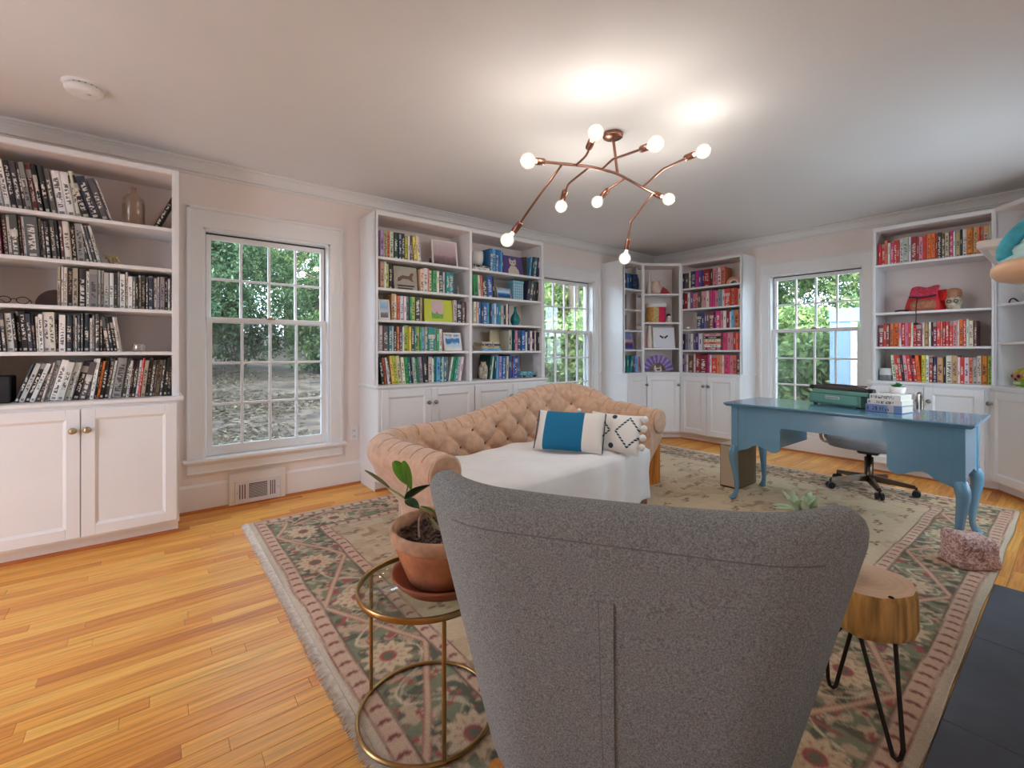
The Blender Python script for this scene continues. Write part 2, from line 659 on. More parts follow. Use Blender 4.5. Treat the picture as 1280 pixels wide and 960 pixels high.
# ------------------------------------------------------------------ oak floor, board by board
FLOORM = bpy.data.materials.new('oak_floor')
FLOORM.use_nodes = True
t = FLOORM.node_tree
b = t.nodes['Principled BSDF']
oi = t.nodes.new('ShaderNodeObjectInfo')
geo = t.nodes.new('ShaderNodeNewGeometry')
tc = t.nodes.new('ShaderNodeTexCoord')
rp = t.nodes.new('ShaderNodeValToRGB')
e = rp.color_ramp.elements
e[0].position, e[0].color = 0.0, lin((208, 132, 60))
e[1].position, e[1].color = 1.0, lin((252, 194, 100))
for p, c in ((0.08, (226, 148, 68)), (0.35, (238, 164, 76)), (0.7, (246, 180, 86))):
    k = rp.color_ramp.elements.new(p)
    k.color = lin(c)
rsum = mth(t, 'FRACT', mth(t, 'ADD', oi.outputs['Random'], geo.outputs['Random Per Island']))
t.links.new(rsum, rp.inputs[0])
mp = t.nodes.new('ShaderNodeMapping')
mp.inputs['Scale'].default_value = (1.6, 34, 34)
t.links.new(geo.outputs['Position'], mp.inputs[0])
cmb = t.nodes.new('ShaderNodeCombineXYZ')
t.links.new(mth(t, 'MULTIPLY', rsum, 37.0), cmb.inputs[0])
t.links.new(cmb.outputs[0], mp.inputs['Location'])
ng = t.nodes.new('ShaderNodeTexNoise')
ng.inputs['Scale'].default_value = 2.2
ng.inputs['Detail'].default_value = 6
ng.inputs['Distortion'].default_value = 0.6
t.links.new(mp.outputs[0], ng.inputs['Vector'])
gr = t.nodes.new('ShaderNodeValToRGB')
gr.color_ramp.elements[0].position, gr.color_ramp.elements[0].color = 0.32, (0.66, 0.60, 0.54, 1)
gr.color_ramp.elements[1].position, gr.color_ramp.elements[1].color = 0.62, (1.06, 1.04, 1.02, 1)
t.links.new(ng.outputs[0], gr.inputs[0])
mu = t.nodes.new('ShaderNodeMixRGB')
mu.blend_type = 'MULTIPLY'
mu.inputs[0].default_value = 0.8
t.links.new(rp.outputs[0], mu.inputs[1])
t.links.new(gr.outputs[0], mu.inputs[2])
t.links.new(mu.outputs[0], b.inputs['Base Color'])
b.inputs['Roughness'].default_value = 0.36
b.inputs['Specular IOR Level'].default_value = 0.35

floor = struct('floor', MB().box(ROOM_X0, ROOM_X1, ROOM_Y0, ROOM_Y1, -0.10, -0.012), mat('subfloor', (110, 66, 36), 0.8))
PW = 0.0572


def plank_shape(mb, x0, x1, y0, y1, g=0.0004, c=0.0009):
    x0, x1, y0, y1 = x0 + g, x1 - g, y0 + g, y1 - g
    v = [(x0, y0, -0.014), (x1, y0, -0.014), (x1, y1, -0.014), (x0, y1, -0.014), (x0, y0, -c), (x1, y0, -c), (x1, y1, -c), (x0, y1, -c),
         (x0 + c, y0 + c, 0), (x1 - c, y0 + c, 0), (x1 - c, y1 - c, 0), (x0 + c, y1 - c, 0)]
    return mb.add(v, [(0, 1, 5, 4), (1, 2, 6, 5), (2, 3, 7, 6), (3, 0, 4, 7), (4, 5, 9, 8), (5, 6, 10, 9), (6, 7, 11, 10), (7, 4, 8, 11), (8, 9, 10, 11)])


rest = MB()
plank_meshes = {}
n_planks = 0
RUGX0, RUGX1, RUGY0, RUGY1 = 0.485, 4.72, 0.277, 3.36
row = 0
y = ROOM_Y1
while y > ROOM_Y0 + PW:
    x = ROOM_X0 + rnd.uniform(-0.9, 0.0)
    while x < ROOM_X1:
        L = rnd.choice((0.3, 0.45, 0.6, 0.75, 0.9, 1.05, 1.2, 1.5))
        xa, xb = max(x, ROOM_X0), min(x + L, ROOM_X1)
        x += L
        if xb - xa < 0.05:
            continue
        cx, cy = (xa + xb) / 2, y - PW / 2
        if xa > RUGX0 + 0.1 and xb < RUGX1 - 0.1 and y < RUGY1 - 0.1 and y - PW > RUGY0 + 0.1:
            continue                                     # wholly under the rug
        if y < 0.22 and xb < 3.18:
            continue                                     # under the hearth
        near = (xb > -0.75 and xa < RUGX0 and cy > 0.95) or (cy > RUGY1 - 0.06 and 0.2 < cx < 1.75)
        if near:
            key = round(xb - xa, 3)
            if key not in plank_meshes:
                plank_meshes[key] = plank_shape(MB(), 0, key, 0, PW).mesh('floor_plank', FLOORM)
            link('floor_plank', plank_meshes[key], floor, (xa, y - PW, 0))
            n_planks += 1
        else:
            plank_shape(rest, xa, xb, y - PW, y)
    y -= PW
    row += 1
o = obj('distant_floor_planks', rest, FLOORM, floor)
o['kind'] = 'stuff'

# ------------------------------------------------------------------ outdoors
GROUND = mat('leaf_litter_ground', (80, 70, 62), 0.95, var=(2.6, 0.65), bump=(9, 0.8))
nz = np.random.default_rng(3)


def ground_z(x, y):
    d = max(0.0, y - 6.0) * 0.075 + max(0.0, x - 9) * 0.035
    return -0.42 + d + 0.12 * math.sin(x * 0.7 + y * 0.4) * min(1, max(0, (y - 5) / 4, (x - 7) / 4))


def gp(u, v):
    x, y = -22 + 66 * u, -18 + 62 * v
    return (x, y, ground_z(x, y) if (x > 5.9 or y > 4.1) else -0.42)


struct('ground', MB().grid(gp, 67, 63), GROUND)

BOUNCE_CONC = mat('bounce_concrete', (206, 208, 210), 0.8, var=(2, 0.06))  # pale slabs added out of view to bounce neutral daylight indoors
pt = link('bounce_patio', None)
pt['kind'] = 'structure'
slab = MB().cbox(0.006, 1.194, 0.006, 1.494, -0.30, -0.16, 0.01).mesh('bounce_slab', BOUNCE_CONC)
for i in range(4):
    for j in range(6):
        link('bounce_slab', slab, pt, (-1.9 - 1.2 * (i + 1), -2.4 + 1.5 * j, 0))
for i in range(5):
    for j in range(3):
        link('bounce_slab', slab, pt, (1.2 + 1.2 * i, -0.42 - 1.5 * (j + 1), 0))

LEAFM = bpy.data.materials.new('tree_leaves')
LEAFM.use_nodes = True
t = LEAFM.node_tree
t.nodes.remove(t.nodes['Principled BSDF'])
geo = t.nodes.new('ShaderNodeNewGeometry')
oi = t.nodes.new('ShaderNodeObjectInfo')
rp = t.nodes.new('ShaderNodeValToRGB')
e = rp.color_ramp.elements
e[0].position, e[0].color = 0.0, lin((96, 116, 98))
e[1].position, e[1].color = 1.0, lin((224, 230, 190))
for p, c in ((0.4, (122, 146, 112)), (0.75, (170, 188, 140))):
    rp.color_ramp.elements.new(p).color = lin(c)
t.links.new(geo.outputs['Random Per Island'], rp.inputs[0])
tint = mixc(t, 1.0, rp.outputs[0], rp.outputs[0])
tn = tint.node
tn.blend_type = 'MULTIPLY'
t.links.new(oi.outputs['Color'], tn.inputs[2])
df = t.nodes.new('ShaderNodeBsdfDiffuse')
tl = t.nodes.new('ShaderNodeBsdfTranslucent')
ms = t.nodes.new('ShaderNodeMixShader')
ms.inputs[0].default_value = 0.45
t.links.new(tint, df.inputs[0])
t.links.new(tint, tl.inputs[0])
t.links.new(df.outputs[0], ms.inputs[1])
t.links.new(tl.outputs[0], ms.inputs[2])
t.links.new(ms.outputs[0], t.nodes['Material Output'].inputs[0])
BARK = mat('tree_bark', (106, 92, 80), 0.9, var=(10, 0.35), bump=(30, 0.6), stretch=(3, 3, 0.6))


def leaf_cloud(name, clumps, per, size, seed, spread=0.5):
    """clumps: list of (x,y,z,r); each clump holds `per` diamond leaves"""
    g = np.random.default_rng(seed)
    V = []
    for (x, y, z, r) in clumps:
        p = g.normal(size=(per, 3))
        p /= np.linalg.norm(p, axis=1)[:, None]
        p *= (r * g.uniform(0.45, 1.0, per) ** 0.5)[:, None]
        c = p + np.array([x, y, z])
        a = g.normal(size=(per, 3))
        a /= np.linalg.norm(a, axis=1)[:, None]
        bb = np.cross(a, g.normal(size=(per, 3)))
        bb /= np.linalg.norm(bb, axis=1)[:, None]
        s = (size * g.uniform(0.6, 1.3, per))[:, None]
        V.append(np.stack([c - a * s, c + bb * s * 0.42, c + a * s, c - bb * s * 0.42], axis=1))
    V = np.concatenate(V).reshape(-1, 3)
    nq = len(V) // 4
    me = bpy.data.meshes.new(name)
    me.vertices.add(len(V))
    me.vertices.foreach_set('co', V.ravel())
    me.loops.add(nq * 4)
    me.loops.foreach_set('vertex_index', np.arange(nq * 4))
    me.polygons.add(nq)
    me.polygons.foreach_set('loop_start', np.arange(nq) * 4)
    me.polygons.foreach_set('loop_total', np.full(nq, 4))
    me.materials.append(LEAFM)
    me.update()
    return me


def tree_meshes(seed, h, r, base):
    g = random.Random(seed)
    tr = MB()
    tr.tube([(0, 0, -0.5), (0.05, 0, h * 0.3), (-0.05, 0.06, h * 0.6), (0, 0, h * 0.9)], [0.22, 0.17, 0.12, 0.05], 9)
    cl = []
    for i in range(38):
        a, t_ = g.uniform(0, 6.28), g.uniform(0, 1)
        z = base + (h - base) * t_
        rr = r * (0.35 + 0.75 * math.sin(math.pi * min(1, 0.2 + 0.75 * t_))) * g.uniform(0.3, 1.0)
        cl.append((rr * math.cos(a), rr * math.sin(a), z, g.uniform(0.5, 0.95)))
        if i % 3 == 0:
            tr.tube([(0, 0, max(0.4, z - 0.8)), (rr * math.cos(a) * 0.5, rr * math.sin(a) * 0.5, z - 0.25), (rr * math.cos(a), rr * math.sin(a), z)], [0.06, 0.04, 0.015], 6)
    return tr.mesh('trunk', BARK), leaf_cloud('foliage', cl, 760, 0.075, seed)


def shrub_meshes(seed, h, r):
    g = random.Random(seed)
    st = MB()
    cl = []
    for i in range(16):
        a, rr, z = g.uniform(0, 6.28), r * g.uniform(0.0, 0.8), h * g.uniform(0.25, 0.85)
        cl.append((rr * math.cos(a), rr * math.sin(a), z, g.uniform(0.25, 0.5)))
        st.tube([(0, 0, -0.2), (rr * math.cos(a) * 0.5, rr * math.sin(a) * 0.5, z * 0.5), (rr * math.cos(a), rr * math.sin(a), z)], [0.025, 0.016, 0.008], 5)
    return st.mesh('stem', BARK), leaf_cloud('foliage', cl, 420, 0.06, seed)


TV = [tree_meshes(11, 8.0, 2.4, 1.2), tree_meshes(12, 7.0, 2.7, 0.7), tree_meshes(13, 9.5, 2.2, 2.4)]
SV = [shrub_meshes(21, 1.5, 0.9), shrub_meshes(22, 2.0, 1.2)]


def plant_tree(v, x, y, rz, s, tint, label, name='tree', cat='tree', group='trees outside the windows'):
    t_ = thing(name, label, cat, (x, y, ground_z(x, y)), rz, group)
    t_.scale = (s, s, s)
    link('trunk' if cat == 'tree' else 'stem', v[0], t_)
    f = link('foliage', v[1], t_)
    f['kind'] = 'stuff'
    f.color = tint
    return t_


DKG, MDG, LTG, TEAL = (0.36, 0.45, 0.42, 1), (0.58, 0.66, 0.52, 1), (0.80, 0.84, 0.60, 1), (0.36, 0.48, 0.50, 1)
n1 = 'seen through the window beside the black-and-white bookcase'
n2 = 'seen through the window beside the blue-book bay'
n3 = 'seen through the window behind the desk'
for v, x, y, rz, s, c, d, n in (
        (1, 0.4, 17.0, 0.4, 1.0, DKG, 'dark green tree in the middle', n1), (0, 4.6, 16.6, 4.1, 1.0, DKG, 'dense green tree right of the middle', n1), (0, 6.5, 21.5, 1.4, 1.05, MDG, 'bright leafy tree nearest the right casing', n1),
        (2, -4.0, 21.0, 2.2, 1.1, TEAL, 'bluish dark tree far back', n1), (0, 2.4, 26.0, 0.2, 1.4, DKG, 'tall dark tree behind the others', n1), (1, 6.6, 30.0, 2.0, 1.7, DKG, 'huge dark tree closing the gap', n1), (1, -2.6, 29.5, 5.0, 1.6, TEAL, 'blue-green tree at the near side', n1),
        (0, 9.6, 9.2, 0.9, 1.0, LTG, 'pale sunlit tree close to the glass', n2), (1, 14.8, 13.6, 2.6, 1.15, MDG, 'mid green tree farther back', n2), (2, 9.3, 15.6, 4.0, 1.1, LTG, 'pale tree at the far side', n2),
        (1, 20.5, 19.0, 5.2, 1.3, MDG, 'wide green tree deep in the garden', n2),
        (2, 13.5, 2.7, 0.0, 1.0, LTG, 'bright green tree by the trunk', n3), (1, 18.0, 7.4, 1.7, 1.1, MDG, 'full green tree in the middle', n3),
        (1, 18.4, 2.7, 3.3, 1.0, MDG, 'pale green tree behind the porch post', n3), (2, 23.5, 3.4, 4.4, 1.3, DKG, 'dark tall tree farthest back', n3), (1, 28.5, 6.6, 0.9, 1.7, DKG, 'huge dark tree closing the view', n3), (1, 25.0, 12.0, 5.5, 1.35, DKG, 'dark broad tree farthest off', n3)):
    plant_tree(TV[v], x, y, rz, s, c, f'{d}, {n}')
for v, x, y, rz, s, c, d, n in (
        (1, 0.2, 15.5, 0.3, 1.2, TEAL, 'low teal shrub', n1), (0, 4.6, 16.2, 1.3, 1.3, MDG, 'light green shrub', n1), (1, 2.4, 18.0, 2.0, 1.3, DKG, 'dark round shrub', n1),
        (1, 7.0, 7.0, 0.2, 1.1, LTG, 'pale leafy shrub close up', n2), (0, 8.4, 7.4, 4.2, 1.4, MDG, 'green shrub low down', n2), (1, 10.6, 9.9, 3.3, 1.3, LTG, 'yellowish shrub', n2),
        (0, 9.0, 2.4, 0.8, 1.2, MDG, 'low green shrub by the porch post', n3), (1, 10.5, 3.5, 2.5, 1.2, LTG, 'bright shrub under the trees', n3), (0, 11.6, 4.8, 3.8, 1.4, MDG, 'round shrub at the far side', n3)):
    plant_tree(SV[v], x, y, rz, s, c, f'{d} outdoors, {n}', 'shrub', 'shrub', 'shrubs outside the windows')

# fallen leaves and low ground cover on the slope, one loose mass
gl = np.random.default_rng(77)
nl = 42000
px_ = np.concatenate([gl.uniform(-2, 9, nl), gl.uniform(7, 16, nl // 2)])
py_ = np.concatenate([gl.uniform(5.0, 17, nl), gl.uniform(1.0, 12, nl // 2)])
cl_ = np.sin(px_ * 1.3) + np.sin(py_ * 1.7 + px_ * 0.6) + gl.normal(0, 0.6, len(px_))
keep = (cl_ > 0.1) & ((py_ > 4.6) | (px_ > 6.4))
px_, py_ = px_[keep], py_[keep]
pz_ = np.array([ground_z(a, b) for a, b in zip(px_, py_)])
k = len(px_)
an, sz = gl.uniform(0, 6.28, k), gl.uniform(0.022, 0.065, k)
dx, dy = np.cos(an) * sz, np.sin(an) * sz
hz = gl.uniform(0.01, 0.07, k)
Vv = np.stack([np.stack([px_ - dx, py_ - dy, pz_ + 0.02], 1), np.stack([px_ + dy * 0.5, py_ - dx * 0.5, pz_ + hz * 0.7], 1), np.stack([px_ + dx, py_ + dy, pz_ + hz], 1), np.stack([px_ - dy * 0.5, py_ + dx * 0.5, pz_ + hz * 0.6], 1)], 1).reshape(-1, 3)
me = bpy.data.meshes.new('ground_cover')
me.from_pydata(Vv.tolist(), [], np.arange(k * 4).reshape(-1, 4).tolist())
LIT = LEAFM.copy()
for el, c in zip([n_ for n_ in LIT.node_tree.nodes if n_.type == 'VALTORGB'][0].color_ramp.elements, ((74, 64, 56), (100, 88, 76), (92, 94, 74), (158, 148, 128))):
    el.color = lin(c)
me.materials.append(LIT)
o = link('ground_cover', me)
o['kind'] = 'stuff'
tag(o, 'fallen leaves and low plants on the slope outside the windows', 'ground cover')

# pale blue porch post and beam outside the back window
PB = mat('pale_blue_paint', (150, 184, 214), 0.5, var=(4, 0.05))
pp = thing('porch_post', 'pale blue porch post with white edge outside the window behind the desk', 'post', (7.1, 1.98, 0))
obj('post', MB().cbox(-0.07, 0.07, -0.10, 0.13, -0.42, 1.49, 0.006), PB, pp)
obj('edge_board', MB().cbox(-0.075, 0.075, -0.135, -0.10, -0.42, 1.49, 0.004), TRIM, pp)
obj('beam', MB().cbox(-0.08, 0.08, -1.6, 0.13, 1.49, 1.66, 0.006), PB, pp)

# ================================================================== bookcases and cabinets
SHELVES = [1.118, 1.372, 1.627, 1.876]
LEDGE = 0.845
KNOBM = mat('antique_knob', (176, 160, 132), 0.35, 0.8)


def knob_mesh():
    mb = MB()
    mb.lathe([(0.0085, 0.0), (0.0085, 0.004), (0.006, 0.008), (0.006, 0.014), (0.015, 0.020), (0.0185, 0.027), (0.016, 0.034), (0.008, 0.038), (0.0, 0.039)], 14)
    me = mb.mesh('knob', KNOBM)
    me.transform(Matrix.Rotation(R(90), 4, 'X'))      # points out to -y
    return me


KNOB = knob_mesh()
KNOB.materials[0] = mat('pewter_knob', (150, 143, 134), 0.35, 0.85)
KNOBA = KNOB.copy()
KNOBA.materials[0] = KNOBM


def cab_door(parent, x0, x1, z0, z1, knob_x, yf=0.0, kz=None, km=None):
    """shaker door in local frame, front face at y = yf - 0.02"""
    fw_ = 0.058
    y0, y1 = yf - 0.020, yf
    mb = MB()
    mb.cbox(x0, x0 + fw_, y0, y1, z0, z1, 0.0025)
    mb.cbox(x1 - fw_, x1, y0, y1, z0, z1, 0.0025)
    mb.cbox(x0 + fw_ - 0.001, x1 - fw_ + 0.001, y0, y1, z0, z0 + fw_, 0.0025)
    mb.cbox(x0 + fw_ - 0.001, x1 - fw_ + 0.001, y0, y1, z1 - fw_, z1, 0.0025)
    d = obj('door', mb, WHITE, parent)
    pn = MB()
    a, b, c, e_ = x0 + fw_, x1 - fw_, z0 + fw_, z1 - fw_
    w_ = 0.012
    v = [(a, y0 + 0.004, c), (b, y0 + 0.004, c), (b, y0 + 0.004, e_), (a, y0 + 0.004, e_), (a + w_, y0 + 0.012, c + w_), (b - w_, y0 + 0.012, c + w_), (b - w_, y0 + 0.012, e_ - w_), (a + w_, y0 + 0.012, e_ - w_)]
    pn.add(v, [(0, 1, 5, 4), (1, 2, 6, 5), (2, 3, 7, 6), (3, 0, 4, 7), (4, 5, 6, 7)])
    pn.box(a, b, y0 + 0.013, y1 - 0.001, c, e_)
    obj('door_panel', pn, WHITE, d)
    link('knob', km or KNOB, d, (knob_x, y0, kz if kz else z1 - 0.115))
    return d


def base_body(parent, w, depth, x0=0.0, ledge=(0.02, 0.02, 0.02)):
    """straight run: carcass, toe kick, ledge; local y=0 is the front"""
    obj('carcass', MB().box(x0, x0 + w, 0.0, depth, 0.085, LEDGE - 0.025), WHITE, parent)
    obj('toe_kick', MB().box(x0 + 0.004, x0 + w - 0.004, 0.075, depth, 0.0, 0.085), WHITE, parent)
    obj('shoe_moulding', MB().prism([(0.075, 0), (0.075, 0.017), (0.068, 0.015), (0.063, 0.008), (0.062, 0)], x0 + 0.004, x0 + w - 0.002, 'x'), SHOE, parent)
    obj('ledge', MB().cbox(x0 - ledge[0], x0 + w + ledge[1], -ledge[2], depth, LEDGE - 0.025, LEDGE, 0.007), WHITE, parent)


def case_bay(parent, x0, x1, depth, top, shelves, stile=0.036, left=True, right=True, backm=None):
    """open bay: back, sides, shelves, face frame (local y=0 front)"""
    z0 = LEDGE
    obj('back_panel', MB().box(x0 + 0.002, x1 - 0.002, depth - 0.012, depth - 0.001, z0, top), backm or BACKP, parent)
    if left:
        obj('side_panel', MB().box(x0, x0 + 0.020, 0.002, depth - 0.001, z0, top), WHITE, parent)
    if right:
        obj('side_panel', MB().box(x1 - 0.020, x1, 0.002, depth - 0.001, z0, top), WHITE, parent)
    obj('top_panel', MB().box(x0 + 0.02, x1 - 0.02, 0.004, depth - 0.012, top - 0.032, top - 0.012), BACKP, parent)
    for z in shelves:
        obj('shelf', MB().cbox(x0 + 0.018, x1 - 0.018, 0.006, depth - 0.012, z - 0.021, z, 0.003), WHITE, parent)


def face_frame(parent, xs, z0, top, rail=0.030):
    """xs: list of (x0, x1) stiles"""
    mb = MB()
    for a, b in xs:
        mb.cbox(a, b, -0.004, 0.016, z0, top, 0.002)
    mb.cbox(xs[0][0], xs[-1][1], -0.003, 0.015, top - rail, top + 0.001, 0.002)
    obj('face_frame', mb, WHITE, parent)


UF, BF = 3.49, 3.44         # front planes of uppers and bases on the left wall
UD, BD = ROOM_Y1 - UF - 0.0012, ROOM_Y1 - BF - 0.0012
TOPZ = 2.235

# --- A: black-and-white bookcase, left wall, near
AX0, AX1 = -0.765, 0.135
A = Frame(AX0, UF, 0)
ca = thing('base_cabinet', 'white two-door base cabinet under the black-and-white books', 'cabinet', (AX0, BF, 0))
wA = AX1 - AX0
base_body(ca, wA, BD, 0.0, (0.0, 0.022, 0.02))
mid = -0.303 - AX0
cab_door(ca, 0.022, mid - 0.002, 0.10, LEDGE - 0.04, mid - 0.03, km=KNOBA)
cab_door(ca, mid + 0.002, wA - 0.012, 0.10, LEDGE - 0.04, mid + 0.028, km=KNOBA)
ba = thing('bookcase', 'white built-in bookcase holding black, grey and white books', 'bookcase', (AX0, UF, 0))
case_bay(ba, 0, wA, UD, TOPZ, SHELVES)
face_frame(ba, [(0, 0.036), (wA - 0.036, wA)], LEDGE, TOPZ)

# --- B: green and blue bookcase, two bays
BX0, BX1 = 1.39, 3.18
B = Frame(BX0, UF, 0)
wB = BX1 - BX0
bm = wB / 2
cb = thing('base_cabinet', 'white four-door base cabinet under the green and blue books', 'cabinet', (BX0, BF, 0))
base_body(cb, wB, BD, 0.0, (0.022, 0.012, 0.02))
q = (bm - 0.03) / 2
for i, (a, b_, kx) in enumerate(((0.022, 0.022 + q, 1), (0.026 + q, bm - 0.006, 0), (bm + 0.006, bm + q + 0.004, 1), (bm + q + 0.008, wB - 0.022, 0))):
    cab_door(cb, a, b_, 0.10, LEDGE - 0.04, b_ - 0.03 if kx else a + 0.03)
bb = thing('bookcase', 'white two-bay bookcase holding green books and blue books', 'bookcase', (BX0, UF, 0))
case_bay(bb, 0, bm + 0.010, UD, TOPZ, SHELVES)
case_bay(bb, bm - 0.010, wB, UD, TOPZ, SHELVES, left=False)
face_frame(bb, [(0, 0.020), (bm - 0.014, bm + 0.014), (wB - 0.024, wB)], LEDGE, TOPZ)

# --- C: corner bookcase of three faces; --- D: red bookcase on the back wall with an angled end
DX = 5.27                       # front plane on the back wall
P1, P2 = (4.885, UF), (DX, 3.20)
CANG = math.atan2(P2[1] - P1[1], P2[0] - P1[0])
CL = Frame(4.50, UF, 0)
CD = Frame(P1[0], P1[1], CANG)
wCD = math.hypot(P2[0] - P1[0], P2[1] - P1[1])
CR = Frame(DX, P2[1], R(-90))
wCL, wCR = P1[0] - 4.50, P2[1] - 2.435
CTOP = 2.225
bc = thing('corner_bookcase', 'white three-sided corner bookcase with pink and purple books', 'bookcase')


def sub_bay(fr, w, depth, top, shelves, stiles, left=True, right=True, root=None, bd=None):
    """parts of a bay on its own frame, as children of root (given in world coordinates through a transform)"""
    M = Matrix.Translation((fr.o[0], fr.o[1], 0)) @ Matrix.Rotation(fr.rz, 4, 'Z')
    before = set(root.children)
    case_bay(root, 0, w, depth, top, shelves, left=left, right=right)
    if stiles:
        face_frame(root, stiles, LEDGE, top)
    for ch in root.children:
        if ch not in before:
            ch.matrix_local = M


sub_bay(CL, wCL + 0.01, UD, CTOP, [1.13, 1.372, 1.63, 1.885], [(0, 0.020), (wCL - 0.018, wCL)], root=bc, right=False)
sub_bay(CD, wCD, 0.30, CTOP, [1.15, 1.478, 1.84], [(0.0, 0.018), (wCD - 0.018, wCD)], root=bc, left=False, right=False)
sub_bay(CR, wCR, ROOM_X1 - DX, CTOP, [1.125, 1.385, 1.643, 1.90], [(0, 0.020), (wCR - 0.024, wCR)], root=bc, left=False)


def world_poly(name, poly, z0, z1, m, parent, bevel=0):
    return obj(name, MB().prism(poly, z0, z1, 'z'), m, parent, bevel=bevel)


def offset_pts(d):
    """front line of the corner base, d in front of the upper fronts"""
    k = math.tan(-CANG / 2)
    k2 = math.tan((R(90) + CANG) / 2)
    return [(P1[0] - d * k, P1[1] - d), (P2[0] - d, P2[1] - d * k2)]


q1, q2 = offset_pts(0.05)
cc = thing('corner_cabinet', 'white corner base cabinet under the pink and purple books', 'cabinet')
CX0, CY1 = 4.50, 2.435
far = [(ROOM_X1 - 0.001, ROOM_Y1 - 0.001)]
world_poly('carcass', [(CX0, q1[1]), q1, q2, (q2[0], CY1), (ROOM_X1 - 0.001, CY1)] + far + [(CX0, ROOM_Y1 - 0.001)], 0.085, LEDGE - 0.02, WHITE, cc)
k1, k2 = offset_pts(-0.02)
world_poly('toe_kick', [(CX0 + 0.004, k1[1]), k1, k2, (k2[0], CY1 + 0.004), (ROOM_X1 - 0.001, CY1 + 0.004)] + far + [(CX0 + 0.004, ROOM_Y1 - 0.001)], 0.0, 0.085, WHITE, cc)
s1, s2 = offset_pts(-0.008)
world_poly('shoe_moulding', [(CX0 + 0.002, s1[1]), s1, s2, (s2[0], CY1 + 0.002), (k2[0] + 0.01, CY1 + 0.002), (k2[0] + 0.01, k2[1]), (k1[0], k1[1] + 0.01), (CX0 + 0.002, k1[1] + 0.01)], 0.0, 0.015, SHOE, cc)
l1, l2 = offset_pts(0.07)
world_poly('ledge', [(CX0 - 0.02, l1[1]), l1, l2, (l2[0], CY1 - 0.02), (ROOM_X1 - 0.001, CY1 - 0.02)] + far + [(CX0 - 0.02, ROOM_Y1 - 0.001)], LEDGE - 0.022, LEDGE, WHITE, cc, 0.005)


def door_on(fr_pt, ang, x0, x1, knob_x, parent, kz=None):
    M = Matrix.Translation((fr_pt[0], fr_pt[1], 0)) @ Matrix.Rotation(ang, 4, 'Z')
    d = cab_door(parent, x0, x1, 0.10, LEDGE - 0.04, knob_x, 0.0, kz)
    d.matrix_local = M
    return d


wq1 = q1[0] - CX0
door_on((CX0, q1[1]), 0, 0.02, wq1 - 0.006, wq1 - 0.03, cc)
wqd = math.hypot(q2[0] - q1[0], q2[1] - q1[1])
door_on(q1, CANG, 0.014, wqd - 0.014, wqd - 0.04, cc)
wqr = q2[1] - CY1
h = (wqr - 0.055) / 2
door_on(q2, R(-90), 0.010, 0.010 + h, h - 0.02, cc)
door_on(q2, R(-90), 0.014 + h, 0.014 + 2 * h, h + 0.045, cc)

# --- D
DY0, DY1 = 1.235, 0.455
D = Frame(DX, DY0, R(-90))
wD = DY0 - DY1
DA = Frame(DX, DY1, R(-90) + CANG)                # angled end, mirrors the corner one
DA = Frame(DX, DY1, math.atan2(-0.30, -0.385))
wDA = math.hypot(0.30, 0.385)
bd = thing('bookcase', 'white bookcase with an angled end holding red and orange books', 'bookcase')
sub_bay(D, wD + 0.004, ROOM_X1 - DX, TOPZ + 0.02, [1.158, 1.470, 1.912], [(0, 0.022), (wD - 0.016, wD + 0.006)], root=bd, right=False)
sub_bay(DA, wDA, 0.30, TOPZ + 0.02, [1.19, 1.49], [(0.0, 0.020), (wDA - 0.02, wDA)], root=bd, left=True)
cd = thing('base_cabinet', 'white base cabinet under the red books behind the desk chair', 'cabinet')
g1 = (DX - 0.05, DY1 + 0.015)
g2 = (DX - 0.05 - 0.385, DY1 + 0.015 - 0.30)
bx = ROOM_X1 - 0.001
world_poly('carcass', [(g1[0], DY0 + 0.01), g1, g2, (g2[0], ROOM_Y0 + 0.02), (bx, ROOM_Y0 + 0.02), (bx, DY0 + 0.01)][::-1], 0.085, LEDGE - 0.02, WHITE, cd)
t1, t2 = (g1[0] + 0.07, g1[1] - 0.035), (g2[0] + 0.02, g2[1] - 0.06)
world_poly('toe_kick', [(t1[0], DY0), t1, t2, (t2[0], ROOM_Y0 + 0.03), (bx, ROOM_Y0 + 0.03), (bx, DY0)][::-1], 0.0, 0.085, WHITE, cd)
u1, u2 = (t1[0] - 0.012, t1[1] + 0.006), (t2[0] - 0.004, t2[1] + 0.012)
world_poly('shoe_moulding', [(u1[0], DY0), u1, u2, (t2[0], t2[1] - 0.01), (t1[0] + 0.01, t1[1] - 0.01), (t1[0] + 0.01, DY0)][::-1], 0.0, 0.016, SHOE, cd)
v1, v2 = (g1[0] - 0.02, g1[1] + 0.006), (g2[0] - 0.012, g2[1] + 0.016)
world_poly('ledge', [(v1[0], DY0 + 0.03), v1, v2, (v2[0], ROOM_Y0 + 0.01), (bx, ROOM_Y0 + 0.01), (bx, DY0 + 0.03)][::-1], LEDGE - 0.022, LEDGE, WHITE, cd, 0.005)
wdr = DY0 + 0.01 - g1[1]
hh = (wdr - 0.05) / 2
door_on((g1[0], DY0 + 0.01), R(-90), 0.012, 0.012 + hh, hh - 0.02, cd)
door_on((g1[0], DY0 + 0.01), R(-90), 0.016 + hh, 0.016 + 2 * hh, hh + 0.05, cd)
wda = math.hypot(g2[0] - g1[0], g2[1] - g1[1])
door_on(g1, math.atan2(-0.30, -0.385), 0.014, wda - 0.01, 0.045, cd, LEDGE - 0.14)

